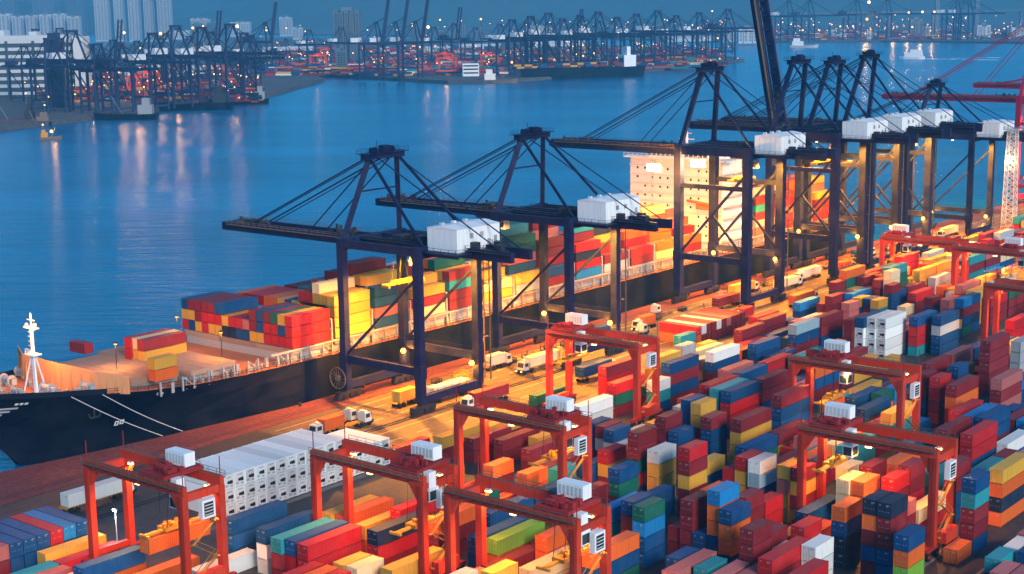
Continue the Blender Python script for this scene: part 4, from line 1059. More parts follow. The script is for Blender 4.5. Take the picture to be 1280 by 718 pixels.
CONT = [
(-150.52,227.23,0,2,0,'Y','y',0,-1),
(-150.52,227.23,2.62,2,0,'Y','y',2,0),
(-150.52,227.23,5.24,2,0,'Y','y',2,1),
(-150.52,227.23,7.86,2,0,'W','y',2,2),
(-142.02,224.53,0,2,0,'M','y',0,-1),
(-142.02,224.53,2.62,2,0,'M','y',0,-1),
(-142.02,224.53,5.24,2,0,'Y','y',2,3),
(-142.02,224.53,7.86,2,0,'M','y',2,4),
(-142.02,224.53,10.48,2,0,'R','y',2,5),
(-144.02,234.03,2.62,2,0,'B','y',0,-1),
(-144.02,234.03,5.24,2,0,'Y','y',2,6),
(-137.82,233.03,2.62,2,0,'R','y',0,-1),
(-137.82,233.03,5.24,2,0,'R','y',1,7),
(-135.22,232.93,2.62,2,0,'Y','y',0,-1),
(-135.22,232.93,5.24,2,0,'Y','y',0,-1),
(-135.22,232.93,7.86,2,0,'R','y',2,8),
(-132.32,232.63,2.62,2,0,'B','y',0,-1),
(-132.32,232.63,5.24,2,0,'L','y',2,9),
(-132.32,232.63,7.86,2,0,'W','y',2,10),
(-154.62,252.23,0,2,0,'B','y',0,-1),
(-154.62,252.23,2.62,2,0,'B','y',1,11),
(-154.62,252.23,5.24,2,0,'B','y',2,12),
(-154.62,252.23,7.86,2,0,'M','y',2,13),
(-129.99,206.63,0,2,0,'M','y',0,-1),
(-129.99,206.63,2.62,2,0,'M','y',1,14),
(-129.99,206.63,5.24,2,0,'M','y',2,15),
(-129.99,206.63,7.86,2,0,'M','y',2,16),
(-124.85,206.83,0,2,0,'M','y',0,-1),
(-124.85,206.83,2.62,2,0,'B','y',0,-1),
(-124.85,206.83,5.24,2,0,'O','y',0,-1),
(-124.85,206.83,7.86,2,0,'O','y',1,17),
(-124.85,206.83,10.48,2,0,'b','y',2,18),
(-122.28,206.23,0,2,0,'B','y',0,-1),
(-122.28,206.23,2.62,2,0,'O','y',2,19),
(-122.28,206.23,5.24,2,0,'O','y',2,20),
(-122.28,206.23,7.86,2,0,'B','y',2,21),
(-123.82,213.23,5.24,2,0,'M','y',0,-1),
(-123.82,213.23,7.86,2,0,'M','y',2,22),
(-124.02,220.23,0,2,0,'Y','y',0,-1),
(-124.02,220.23,2.62,2,0,'R','y',0,-1),
(-124.02,220.23,5.24,2,0,'R','y',2,23),
(-126.55,232.93,0,2,0,'Y','y',0,-1),
(-126.55,232.93,2.62,2,0,'Y','y',0,-1),
(-126.55,232.93,5.24,2,0,'P','y',0,-1),
(-126.55,232.93,7.86,2,0,'Y','y',2,24),
(-123.98,233.13,0,2,0,'Y','y',0,-1),
(-123.98,233.13,2.62,2,0,'M','y',1,25),
(-123.98,233.13,5.24,2,0,'Y','y',1,26),
(-123.98,233.13,7.86,2,0,'M','y',2,27),
(-132.56,206.93,0,2,0,'M','y',0,-1),
(-132.56,206.93,2.62,2,0,'M','y',1,28),
(-127.41,206.43,0,2,0,'B','y',0,-1),
(-127.41,206.43,2.62,2,0,'B','y',2,29),
(-124.92,194.63,2.62,2,0,'B','y',2,30),
(-122.02,192.19,2.62,4,0,'P','y',2,31),
(-115.22,191.05,2.62,4,0,'P','y',2,32),
(-112.06,191.5,2.62,4,0,'P','y',0,-1),
(-109.49,199.9,2.62,4,0,'R','y',0,-1),
(-109.49,199.9,5.24,4,0,'R','y',2,33),
(-114.82,200.31,2.62,2,0,'M','y',0,-1),
(-114.82,200.31,5.24,2,0,'M','y',2,34),
(-114.82,200.31,7.86,2,0,'M','y',2,35),
(-115.52,206.5,2.62,2,0,'W','y',0,-1),
(-115.52,206.5,5.24,2,0,'M','y',2,36),
(-112.62,212.73,2.62,2,0,'M','y',0,-1),
(-112.62,212.73,5.24,2,0,'R','y',2,37),
(-106.91,205.83,0,2,0,'W','y',0,-1),
(-106.91,205.83,2.62,2,0,'W','y',0,-1),
(-106.91,205.83,5.24,2,0,'W','y',2,38),
(-102.62,192.79,5.24,4,0,'R','y',2,39),
(-108.42,218.63,0,2,0,'N','y',2,40),
(-108.42,218.63,2.62,2,0,'N','y',2,41),
(-108.42,218.63,5.24,2,0,'B','y',2,42),
(-108.42,218.63,7.86,2,0,'O','y',2,43),
(-102.56,217.73,0,2,0,'M','y',0,-1),
(-102.56,217.73,2.62,2,0,'B','y',1,44),
(-102.56,217.73,5.24,2,0,'M','y',1,45),
(-102.56,217.73,7.86,2,0,'O','y',1,46),
(-102.56,217.73,10.48,2,0,'N','y',2,47),
(-99.98,217.63,0,2,0,'B','y',0,-1),
(-99.98,217.63,2.62,2,0,'B','y',2,48),
(-99.98,217.63,5.24,2,0,'M','y',2,49),
(-99.98,217.63,7.86,2,0,'M','y',2,50),
(-99.98,217.63,10.48,2,0,'N','y',2,51),
(-94.42,212.13,2.62,2,0,'g','y',2,52),
(-94.42,212.13,5.24,2,0,'O','y',2,53),
(-94.42,212.13,7.86,2,0,'B','y',2,54),
(-114.51,232.03,5.24,2,0,'C','y',0,-1),
(-114.51,232.03,7.86,2,0,'C','y',2,55),
(-111.93,232.53,5.24,2,0,'O','y',0,-1),
(-111.93,232.53,7.86,2,0,'O','y',2,56),
(-121.52,245.63,0,2,0,'M','y',0,-1),
(-121.52,245.63,2.62,2,0,'N','y',0,-1),
(-121.52,245.63,5.24,2,0,'C','y',2,57),
(-114.82,241.33,5.24,2,0,'M','y',0,-1),
(-114.82,241.33,7.86,2,0,'M','y',2,58),
(-108.62,237.33,5.24,2,0,'M','y',0,-1),
(-108.62,237.33,7.86,2,0,'R','y',2,59),
(-109.32,245.43,2.62,2,0,'R','y',0,-1),
(-109.32,245.43,5.24,2,0,'M','y',1,60),
(-109.32,245.43,7.86,2,0,'M','y',2,61),
(-103.32,251.53,0,2,0,'B','y',0,-1),
(-103.32,251.53,2.62,2,0,'B','y',0,-1),
(-103.32,251.53,5.24,2,0,'M','y',0,-1),
(-103.32,251.53,7.86,2,0,'M','y',1,62),
(-94.22,237.28,0,2,0,'B','y',1,63),
(-94.22,237.28,2.62,2,0,'M','y',2,64),
(-94.22,237.28,5.24,2,0,'M','y',2,65),
(-94.22,237.28,7.86,2,0,'T','y',2,66),
(-94.22,237.28,10.48,2,0,'B','y',2,67),
(-94.42,231.08,0,2,0,'O','y',2,68),
(-95.72,256.19,0,4,0,'O','y',2,69),
(-95.72,256.19,2.62,4,0,'N','y',2,70),
(-95.72,256.19,5.24,4,0,'O','y',2,71),
(-95.72,256.19,7.86,4,0,'Y','y',2,72),
(-108.62,274.1,2.62,4,0,'B','y',0,-1),
(-108.62,274.1,5.24,4,0,'R','y',2,73),
(-108.62,274.1,7.86,4,0,'R','y',2,74),
(-110.92,286.81,2.62,4,0,'M','y',0,-1),
(-110.92,286.81,5.24,4,0,'B','y',0,-1),
(-110.92,286.81,7.86,4,0,'B','y',2,75),
(-113.82,274.3,2.62,4,0,'B','y',0,-1),
(-113.82,274.3,5.24,4,0,'M','y',0,-1),
(-113.82,274.3,7.86,4,0,'M','y',2,76),
(-120.92,297.5,5.24,4,0,'R','y',2,77),
(-117.22,295.6,5.24,4,0,'b','y',1,78),
(-126.02,307.5,0,4,0,'M','y',0,-1),
(-126.02,307.5,2.62,4,0,'M','y',0,-1),
(-126.02,307.5,5.24,4,0,'O','y',2,79),
(-126.02,307.5,7.86,4,0,'M','y',2,80),
(-131.72,309.03,0,2,0,'M','y',0,-1),
(-131.72,309.03,2.62,2,0,'M','y',0,-1),
(-131.72,309.03,5.24,2,0,'R','y',0,-1),
(-131.72,309.03,7.86,2,0,'R','y',2,81),
(-135.32,310.03,0,2,0,'B','y',0,-1),
(-135.32,310.03,2.62,2,0,'B','y',0,-1),
(-135.32,310.03,5.24,2,0,'M','y',0,-1),
(-135.32,310.03,7.86,2,0,'M','y',0,-1),
(-132.62,342.1,0,4,0,'M','y',0,-1),
(-132.62,342.1,2.62,4,0,'M','y',1,82),
(-132.62,342.1,5.24,4,0,'M','y',2,83),
(-132.62,342.1,7.86,4,0,'M','y',2,84),
(-132.62,342.1,10.48,4,0,'M','y',2,85),
(-136.92,331.43,2.62,2,0,'B','y',0,-1),
(-136.92,331.43,5.24,2,0,'B','y',2,86),
(-142.92,345.26,2.62,4,0,'P','y',0,-1),
(-142.92,345.26,5.24,4,0,'P','y',2,87),
(-143.12,332.93,2.62,4,0,'M','y',0,-1),
(-143.12,332.93,5.24,4,0,'M','y',2,88),
(-163.02,369.9,0,4,0,'T','y',1,89),
(-163.02,369.9,2.62,4,0,'R','y',1,90),
(-163.02,369.9,5.24,4,0,'R','y',1,91),
(-163.02,369.9,7.86,4,0,'B','y',2,92),
(-158.62,374.2,0,4,0,'B','y',2,93),
(-158.62,374.2,2.62,4,0,'B','y',2,94),
(-158.62,374.2,5.24,4,0,'S','y',2,95),
(-158.62,374.2,7.86,4,0,'B','y',2,96),
(-120.52,318.53,2.62,4,0,'P','y',0,-1),
(-120.52,318.53,5.24,4,0,'M','y',2,97),
(-120.52,318.53,7.86,4,0,'P','y',2,98),
(-120.82,330.86,0,4,0,'B','y',0,-1),
(-120.82,330.86,2.62,4,0,'B','y',0,-1),
(-120.82,330.86,5.24,4,0,'b','y',0,-1),
(-130.82,356.6,2.62,4,0,'S','y',0,-1),
(-130.82,356.6,5.24,4,0,'S','y',0,-1),
(-130.82,356.6,7.86,4,0,'S','y',0,-1),
(-186.62,289.4,0,4,0,'M','y',0,-1),
(-186.62,289.4,2.62,4,0,'B','y',2,99),
(-186.62,289.4,5.24,4,0,'M','y',2,100),
(-186.62,289.4,7.86,4,0,'B','y',2,101),
(-198.42,299.91,2.62,4,0,'Y','y',0,-1),
(-198.42,299.91,5.24,4,0,'Y','y',1,102),
(-190.52,314.5,0,4,0,'M','y',0,-1),
(-190.52,314.5,2.62,4,0,'B','y',2,103),
(-190.52,314.5,5.24,4,0,'W','y',2,104),
(-203.02,287.2,0,4,0,'R','y',0,-1),
(-203.02,287.2,2.62,4,0,'R','y',1,105),
(-203.02,287.2,5.24,4,0,'M','y',2,106),
(-191.92,275.4,0,4,0,'M','y',2,107),
(-191.92,275.4,2.62,4,0,'G','y',2,108),
(-191.92,275.4,5.24,4,0,'R','y',2,109),
(-186.72,254.71,0,4,0,'M','y',0,-1),
(-186.72,254.71,2.62,4,0,'W','y',0,-1),
(-186.72,254.71,5.24,4,0,'W','y',2,110),
(-185.72,278.97,0,2,0,'B','y',0,-1),
(-185.72,278.97,2.62,2,0,'T','y',0,-1),
(-185.72,278.97,5.24,2,0,'W','y',0,-1),
(-170.22,240.73,2.62,2,0,'S','y',0,-1),
(-170.22,240.73,5.24,2,0,'B','y',2,111),
(-173.32,242.13,0,2,0,'B','y',0,-1),
(-173.32,242.13,2.62,2,0,'S','y',0,-1),
(-173.32,242.13,5.24,2,0,'M','y',1,112),
(-176.52,242.73,0,2,0,'M','y',0,-1),
(-176.52,242.73,2.62,2,0,'B','y',0,-1),
(-176.52,242.73,5.24,2,0,'B','y',0,-1),
(-154.92,227.23,0,2,0,'B','y',0,-1),
(-154.92,227.23,2.62,2,0,'R','y',0,-1),
(-154.92,227.23,5.24,2,0,'G','y',0,-1),
(-154.92,227.23,7.86,2,0,'M','y',2,113),
(-154.92,227.23,10.48,2,0,'M','y',2,114),
(-162.72,228.43,0,2,0,'M','y',0,-1),
(-162.72,228.43,2.62,2,0,'Y','y',1,115),
(-162.72,228.43,5.24,2,0,'R','y',2,116),
(-149.62,213.5,2.62,2,0,'M','y',0,-1),
(-149.62,213.5,5.24,2,0,'G','y',2,117),
(-149.62,213.5,7.86,2,0,'B','y',2,118),
(-134.52,199.23,0,2,0,'B','y',2,119),
(-134.52,199.23,2.62,2,0,'B','y',2,120),
(-134.52,199.23,5.24,2,0,'b','y',2,121),
(-134.52,199.23,7.86,2,0,'G','y',2,122),
(-137.62,200.43,2.62,2,0,'R','y',0,-1),
(-137.62,200.43,5.24,2,0,'M','y',0,-1),
(-137.62,200.43,7.86,2,0,'B','y',2,123),
(-151.72,207.3,2.62,2,0,'M','y',0,-1),
(-151.72,207.3,5.24,2,0,'M','y',1,124),
(-132.62,185.81,0,4,0,'G','y',0,-1),
(-132.62,185.81,2.62,4,0,'B','y',2,125),
(-132.62,185.81,5.24,4,0,'O','y',2,126),
(-162.22,247.43,2.62,2,0,'M','y',0,-1),
(-162.22,247.43,5.24,2,0,'M','y',0,-1),
(-162.22,247.43,7.86,2,0,'M','y',2,127),
(-159.22,247.43,0,2,0,'M','y',0,-1),
(-159.22,247.43,2.62,2,0,'B','y',0,-1),
(-159.22,247.43,5.24,2,0,'B','y',2,128),
(-165.22,261.33,2.62,2,0,'M','y',0,-1),
(-165.22,261.33,5.24,2,0,'B','y',0,-1),
(-165.22,261.33,7.86,2,0,'B','y',1,129),
(-162.12,260.33,2.62,2,0,'M','y',0,-1),
(-162.12,260.33,5.24,2,0,'Y','y',0,-1),
(-162.12,260.33,7.86,2,0,'Y','y',2,130),
(-165.32,275.8,5.24,4,0,'T','y',0,-1),
(-165.32,275.8,7.86,4,0,'T','y',2,131),
(-162.32,275.4,0,4,0,'B','y',0,-1),
(-162.32,275.4,2.62,4,0,'R','y',0,-1),
(-162.32,275.4,5.24,4,0,'R','y',2,132),
(-162.32,275.4,7.86,4,0,'B','y',2,133),
(-168.92,277.4,7.86,4,0,'R','y',2,134),
(-149.02,257.28,0,4,0,'Y','y',0,-1),
(-149.02,257.28,2.62,4,0,'Y','y',0,-1),
(-149.02,257.28,5.24,4,0,'Y','y',2,135),
(-149.02,257.28,7.86,4,0,'M','y',2,136),
(-162.02,288.6,2.62,4,0,'B','y',0,-1),
(-162.02,288.6,5.24,4,0,'M','y',2,137),
(-162.02,288.6,7.86,4,0,'M','y',2,138),
(-146.92,269.61,2.62,4,0,'B','y',0,-1),
(-146.92,269.61,5.24,4,0,'B','y',1,139),
(-146.92,269.61,7.86,4,0,'B','y',2,140),
(-146.92,269.61,10.48,4,0,'M','y',2,141),
(-174.02,299.71,5.24,4,0,'B','y',2,142),
(-178.42,300.61,5.24,4,0,'P','y',2,143),
(-174.72,312.51,2.62,4,0,'R','y',0,-1),
(-174.72,312.51,5.24,4,0,'R','y',2,144),
(-183.62,343.2,2.62,4,0,'M','y',0,-1),
(-183.62,343.2,5.24,4,0,'B','y',2,145),
(-183.62,343.2,7.86,4,0,'L','y',2,146),
(-183.22,355.8,0,4,0,'B','y',0,-1),
(-183.22,355.8,2.62,4,0,'B','y',0,-1),
(-183.22,355.8,5.24,4,0,'M','y',1,147),
(-183.22,355.8,7.86,4,0,'M','y',2,148),
(-175.13,356.9,2.62,4,0,'M','y',0,-1),
(-175.13,356.9,5.24,4,0,'M','y',0,-1),
(-175.13,356.9,7.86,4,0,'M','y',0,-1),
(-198.22,340.81,2.62,4,0,'M','y',0,-1),
(-198.22,340.81,5.24,4,0,'M','y',2,149),
(-200.02,355.21,2.62,4,0,'M','y',0,-1),
(-200.02,355.21,5.24,4,0,'M','y',2,150),
(-186.72,328.31,2.62,4,0,'B','y',0,-1),
(-186.72,328.31,5.24,4,0,'B','y',2,151),
(-182.42,328.61,2.62,4,0,'B','y',0,-1),
(-209.82,393.4,0,4,0,'B','y',0,-1),
(-209.82,393.4,2.62,4,0,'b','y',2,152),
(-192.82,394.53,2.62,2,0,'B','y',0,-1),
(-192.82,394.53,5.24,2,0,'Y','y',0,-1),
(-189.82,395.13,2.62,2,0,'M','y',0,-1),
(-189.82,395.13,5.24,2,0,'B','y',0,-1),
(-187.12,394.13,2.62,2,0,'T','y',0,-1),
(-187.12,394.13,5.24,2,0,'Y','y',0,-1),
(-170.82,393.33,5.24,2,0,'B','y',0,-1),
(-170.82,393.33,7.86,2,0,'M','y',0,-1),
(-163.32,402.93,0,2,0,'B','y',0,-1),
(-163.32,402.93,2.62,2,0,'N','y',0,-1),
(-163.32,402.93,5.24,2,0,'M','y',0,-1),
(-163.32,402.93,7.86,2,0,'B','y',0,-1),
(-165.76,392.93,5.24,2,0,'P','y',0,-1),
(-165.76,392.93,7.86,2,0,'P','y',0,-1),
(-163.18,396.73,0,2,0,'G','y',0,-1),
(-163.18,396.73,2.62,2,0,'B','y',0,-1),
(-163.18,396.73,5.24,2,0,'M','y',0,-1),
(-163.18,396.73,7.86,2,0,'b','y',0,-1),
(-183.12,413.3,0,4,0,'M','y',0,-1),
(-183.12,413.3,2.62,4,0,'M','y',0,-1),
(-183.12,413.3,5.24,4,0,'R','y',2,153),
(-189.32,421.3,2.62,4,0,'P','y',0,-1),
(-189.32,421.3,5.24,4,0,'M','y',0,-1),
(-188.22,404.93,0,2,0,'M','y',0,-1),
(-188.22,404.93,2.62,2,0,'B','y',0,-1),
(-188.22,404.93,5.24,2,0,'B','y',0,-1),
(-188.22,404.93,7.86,2,0,'M','y',0,-1),
(-180.72,424.23,2.62,2,0,'O','y',0,-1),
(-180.72,424.23,5.24,2,0,'O','y',0,-1),
(-214.22,142.19,0,4,0,'Y','y',2,154),
(-208.38,141.26,0,4,0,'R','y',2,155),
(-197.62,137.9,0,4,0,'O','y',0,-1),
(-197.62,137.9,2.62,4,0,'B','y',2,156),
(-192.82,145.1,0,4,0,'O','y',2,157),
(-186.82,152.33,0,2,0,'w','y',2,158),
(-190.12,162.4,0,4,0,'B','y',0,-1),
(-190.12,162.4,2.62,4,0,'B','y',2,159),
(-190.12,162.4,5.24,4,0,'B','y',2,160),
(-182.08,162.59,0,4,0,'W','y',0,-1),
(-182.08,162.59,2.62,4,0,'W','y',1,161),
(-182.08,162.59,5.24,4,0,'B','y',2,162),
(-176.76,161,0,4,0,'M','y',0,-1),
(-176.76,161,2.62,4,0,'M','y',1,163),
(-176.76,161,5.24,4,0,'T','y',2,164),
(-174.18,161.69,0,4,0,'R','y',0,-1),
(-174.18,161.69,2.62,4,0,'R','y',0,-1),
(-174.18,161.69,5.24,4,0,'B','y',2,165),
(-171.12,161.5,2.62,4,0,'R','y',2,166),
(-171.12,161.5,5.24,4,0,'R','y',2,167),
(-184.82,179.79,2.62,4,0,'Y','y',2,168),
(-182.08,180.59,2.62,4,0,'O','y',2,169),
(-175.72,178.9,0,4,0,'O','y',0,-1),
(-175.72,178.9,2.62,4,0,'Y','y',2,170),
(-166.82,173,0,4,0,'M','y',1,171),
(-166.82,173,2.62,4,0,'R','y',2,172),
(-166.82,173,5.24,4,0,'N','y',2,173),
(-157.92,166.9,2.62,4,0,'Y','y',2,174),
(-148.52,181.5,2.62,4,0,'O','y',0,-1),
(-148.52,181.5,5.24,4,0,'g','y',2,175),
(-151.52,180.41,0,4,0,'M','y',0,-1),
(-151.52,180.41,2.62,4,0,'B','y',0,-1),
(-151.52,180.41,5.24,4,0,'B','y',2,176),
(-143.11,184.23,2.62,2,0,'O','y',0,-1),
(-143.11,184.23,5.24,2,0,'O','y',2,177),
(-140.53,179.93,0,4,0,'C','y',0,-1),
(-140.53,179.93,2.62,4,0,'C','y',2,178),
(-174.52,208.43,0,2,0,'M','y',0,-1),
(-174.52,208.43,2.62,2,0,'M','y',0,-1),
(-174.52,208.43,5.24,2,0,'O','y',2,179),
(-166.42,208.43,2.62,2,0,'O','y',0,-1),
(-166.42,208.43,5.24,2,0,'O','y',2,180),
(-180.82,230.5,0,4,0,'M','y',0,-1),
(-180.82,230.5,2.62,4,0,'M','y',2,181),
(-189.52,232.4,0,4,0,'M','y',1,182),
(-189.52,232.4,2.62,4,0,'M','y',2,183),
(-212.22,272.4,0,4,0,'G','y',2,184),
(-208.92,128.94,0,4,0,'T','y',2,185),
(-205.62,129.1,0,4,0,'P','y',0,-1),
(-201.32,128.81,0,4,0,'W','y',0,-1),
(-84.72,224.33,0,2,0,'M','y',0,-1),
(-84.72,224.33,2.62,2,0,'T','y',2,186),
(-81.72,218.93,2.62,2,0,'P','y',2,187),
(-78.92,218.63,2.62,2,0,'P','y',0,-1),
(-81.62,229.73,2.62,2,0,'B','y',0,-1),
(-84.32,230.83,2.62,2,0,'W','y',1,188),
(-84.72,237.93,2.62,2,0,'P','y',0,-1),
(-201.01,226.9,0,4,0,'M','y',0,-1),
(-201.01,226.9,2.62,4,0,'Y','y',2,189),  # maroon box, its lamplit yellow roof put into the whole colour
(-198.43,239,0,4,0,'M','y',0,-1),
(-198.43,239,2.62,4,0,'Y','y',0,-1),  # likewise a maroon box given the yellow of lamplight as its colour
(-195.02,229.79,0,4,0,'M','y',1,190),
(-195.02,229.79,2.62,4,0,'M','y',2,191),
(-209.12,219.91,0,4,0,'R','y',1,192),
(-184.82,234.83,2.62,2,0,'Y','y',0,-1),
(-167.41,360.4,0,4,0,'w','y',2,193),
(-167.41,360.4,2.8,4,0,'w','y',2,194),
(-167.41,360.4,5.6,4,0,'w','y',2,195),
(-167.41,360.4,8.4,4,0,'w','y',2,196),
(-169.98,359.8,0,4,0,'w','y',2,197),
(-169.98,359.8,2.8,4,0,'w','y',2,198),
(-169.98,359.8,5.6,4,0,'w','y',2,199),
(-169.98,359.8,8.4,4,0,'w','y',2,200),
(-172.56,358.3,2.8,4,0,'w','y',2,201),
(-172.56,358.3,5.6,4,0,'w','y',2,202),
(-172.56,358.3,8.4,4,0,'B','y',0,-1),
(-221.9,145.58,0,4,1,'B','y',0,-1),
(-221.9,145.58,2.62,4,1,'B','y',2,203),
(-221.9,142.98,0,4,1,'B','y',0,-1),
(-221.9,142.98,2.62,4,1,'b','y',2,204),
(-221.9,140.38,0,4,1,'R','y',0,-1),
(-221.9,140.38,2.62,4,1,'R','y',2,205),
(-221.9,137.78,0,4,1,'B','y',0,-1),
(-221.9,137.78,2.62,4,1,'B','y',2,206),
(-221.9,135.18,0,4,1,'B','y',0,-1),
(-221.9,135.18,2.62,4,1,'B','y',2,207),
(-221.9,132.58,0,4,1,'B','y',1,208),
(-221.9,132.58,2.62,4,1,'B','y',2,209),
(-221.9,129.98,0,4,1,'M','y',0,-1),
(-221.9,129.98,2.62,4,1,'P','y',0,-1),
(-213.8,199.58,0,4,1,'w','y',2,210),
(-213.8,199.58,2.8,4,1,'w','y',2,211),
(-213.8,199.58,5.6,4,1,'w','y',2,212),
(-213.8,197.03,0,4,1,'w','y',2,213),
(-213.8,197.03,2.8,4,1,'w','y',2,214),
(-213.8,197.03,5.6,4,1,'w','y',2,215),
(-213.8,194.48,0,4,1,'w','y',2,216),
(-213.8,194.48,2.8,4,1,'w','y',2,217),
(-213.8,194.48,5.6,4,1,'w','y',2,218),
(-213.8,191.93,0,4,1,'w','y',2,219),
(-213.8,191.93,2.8,4,1,'w','y',2,220),
(-213.8,191.93,5.6,4,1,'w','y',2,221),
(-213.8,189.38,0,4,1,'w','y',2,222),
(-213.8,189.38,2.8,4,1,'w','y',2,223),
(-213.8,189.38,5.6,4,1,'w','y',2,224),
(-213.8,186.83,0,4,1,'w','y',2,225),
(-213.8,186.83,2.8,4,1,'w','y',2,226),
(-213.8,186.83,5.6,4,1,'w','y',2,227),
(-213.8,184.28,0,4,1,'w','y',2,228),
(-213.8,184.28,2.8,4,1,'w','y',2,229),
(-213.8,184.28,5.6,4,1,'w','y',2,230),
(-213.8,181.73,0,4,1,'w','y',2,231),
(-213.8,181.73,2.8,4,1,'w','y',2,232),
(-213.8,181.73,5.6,4,1,'w','y',2,233),
(-213.8,179.18,0,4,1,'w','y',2,234),
(-213.8,179.18,2.8,4,1,'w','y',2,235),
(-213.8,179.18,5.6,4,1,'w','y',2,236),
(-213.8,176.63,0,4,1,'w','y',2,237),
(-213.8,176.63,2.8,4,1,'w','y',2,238),
(-213.8,176.63,5.6,4,1,'w','y',2,239),
(-213.8,174.08,0,4,1,'w','y',2,240),
(-213.8,174.08,2.8,4,1,'w','y',2,241),
(-213.8,174.08,5.6,4,1,'w','y',2,242),
(-213.8,171.53,0,4,1,'w','y',2,243),
(-213.8,171.53,2.8,4,1,'w','y',2,244),
(-213.8,171.53,5.6,4,1,'w','y',2,245),
(-213.8,202.17,0,4,1,'w','y',2,246),
(-213.8,204.72,0,4,1,'w','y',2,247),
(-213.8,204.72,2.8,4,1,'w','y',2,248),
(-213.8,207.27,0,4,1,'w','y',2,249),
(-213.8,207.27,2.8,4,1,'w','y',2,250),
(-213.8,209.82,0,4,1,'w','y',2,251),
(-213.8,209.82,2.8,4,1,'w','y',2,252),
(-213.8,212.37,0,4,1,'w','y',2,253),
(-213.8,212.37,2.8,4,1,'w','y',2,254),
(-221.3,342.92,0,4,1,'O','y',0,-1),
(-221.3,342.92,2.62,4,1,'R','y',2,255),
(-221.3,345.52,0,4,1,'M','y',0,-1),
(-221.3,345.52,2.62,4,1,'W','y',0,-1),
(-221.3,348.12,0,4,1,'M','y',0,-1),
(-221.3,348.12,2.62,4,1,'M','y',0,-1),
(-221.3,350.72,0,4,1,'M','y',0,-1),
(-221.3,350.72,2.62,4,1,'M','y',0,-1),
(-221.3,353.32,0,4,1,'M','y',0,-1),
(-221.3,353.32,2.62,4,1,'W','y',0,-1),
(-221.3,355.92,0,4,1,'M','y',0,-1),
(-221.3,355.92,2.62,4,1,'M','y',0,-1),
(-221.3,358.52,0,4,1,'M','y',0,-1),
(-221.3,358.52,2.62,4,1,'P','y',0,-1),
(-221.3,361.12,0,4,1,'M','y',0,-1),
(-221.3,361.12,2.62,4,1,'M','y',0,-1),
(-221.3,363.72,0,4,1,'M','y',0,-1),
(-221.3,363.72,2.62,4,1,'M','y',0,-1),
(-221.3,366.32,0,4,1,'M','y',0,-1),
(-221.3,366.32,2.62,4,1,'M','y',0,-1),
(-203.4,327.76,2.62,2,0,'Y','f',0,-1),
(-203.4,357.23,5.24,4,0,'R','f',0,-1),
(-203.4,383.26,0,4,0,'S','f',0,-1),
(-203.4,392.84,2.62,2,0,'M','f',0,-1),
(-203.4,400.1,5.24,2,0,'G','f',0,-1),
(-203.4,400.1,7.86,2,0,'M','f',0,-1),
(-203.4,409.67,5.24,4,0,'G','f',0,-1),
(-203.4,409.67,7.86,4,0,'G','f',0,-1),
(-203.4,409.67,10.48,4,0,'O','f',2,256),
(-203.4,422.31,7.86,4,0,'R','f',0,-1),
(-203.4,434.95,7.86,4,0,'B','f',0,-1),
(-203.4,457.92,5.24,2,0,'P','f',0,-1),
(-203.4,467.49,5.24,4,0,'S','f',0,-1),
(-203.4,467.49,7.86,4,0,'S','f',0,-1),
(-203.4,480.88,7.86,4,0,'M','f',0,-1),
(-203.4,480.88,10.48,4,0,'M','f',0,-1),
(-203.4,519.55,7.86,4,0,'M','f',0,-1),
(-203.4,545.58,7.86,4,0,'R','f',0,-1),
(-203.4,545.58,10.48,4,0,'T','f',0,-1),
(-200.55,313.13,2.62,2,0,'S','f',0,-1),
(-200.55,313.13,5.24,2,0,'S','f',1,257),
(-200.55,323.45,2.62,4,0,'C','f',0,-1),
(-200.55,365.95,2.62,2,0,'B','f',0,-1),
(-200.55,395.42,2.62,4,0,'M','f',0,-1),
(-200.55,395.42,5.24,4,0,'M','f',1,258),
(-200.55,405.75,5.24,2,0,'Y','f',0,-1),
(-200.55,415.32,5.24,4,0,'B','f',0,-1),
(-200.55,415.32,7.86,4,0,'M','f',0,-1),
(-200.55,441.35,5.24,4,0,'R','f',0,-1),
(-200.55,441.35,7.86,4,0,'R','f',0,-1),
(-200.55,441.35,10.48,4,0,'R','f',1,259),
(-200.55,490.73,7.86,2,0,'W','f',0,-1),
(-197.7,365.62,2.62,2,0,'P','f',0,-1),
(-197.7,401.97,5.24,4,0,'b','f',1,260),
(-197.7,411.55,5.24,2,0,'O','f',0,-1),
(-197.7,418.06,7.86,2,0,'M','f',0,-1),
(-197.7,431.83,5.24,2,0,'B','f',0,-1),
(-197.7,431.83,7.86,2,0,'Y','f',0,-1),
(-197.7,451.73,7.86,2,0,'Y','f',0,-1),
(-197.7,461.3,7.86,4,0,'Y','f',0,-1),
(-197.7,487.33,7.86,4,0,'M','f',0,-1),
(-197.7,499.97,7.86,4,0,'M','f',0,-1),
(-197.7,499.97,10.48,4,0,'M','f',0,-1),
(-197.7,516.81,10.48,2,0,'P','f',0,-1),
(-197.7,526.38,7.86,4,0,'B','f',0,-1),
(-197.7,539.02,10.48,4,0,'Y','f',0,-1),
(-194.85,303.56,0,4,0,'O','f',0,-1),
(-194.85,303.56,2.62,4,0,'M','f',0,-1),
(-194.85,316.19,0,4,0,'C','f',0,-1),
(-194.85,316.19,2.62,4,0,'S','f',0,-1),
(-194.85,326.52,2.62,2,0,'T','f',0,-1),
(-194.85,336.09,2.62,4,0,'R','f',0,-1),
(-194.85,349.48,0,4,0,'M','f',0,-1),
(-194.85,349.48,2.62,4,0,'B','f',0,-1),
(-194.85,362.12,2.62,4,0,'R','f',0,-1),
(-194.85,411.12,5.24,2,0,'M','f',0,-1),
(-194.85,411.12,7.86,2,0,'M','f',0,-1),
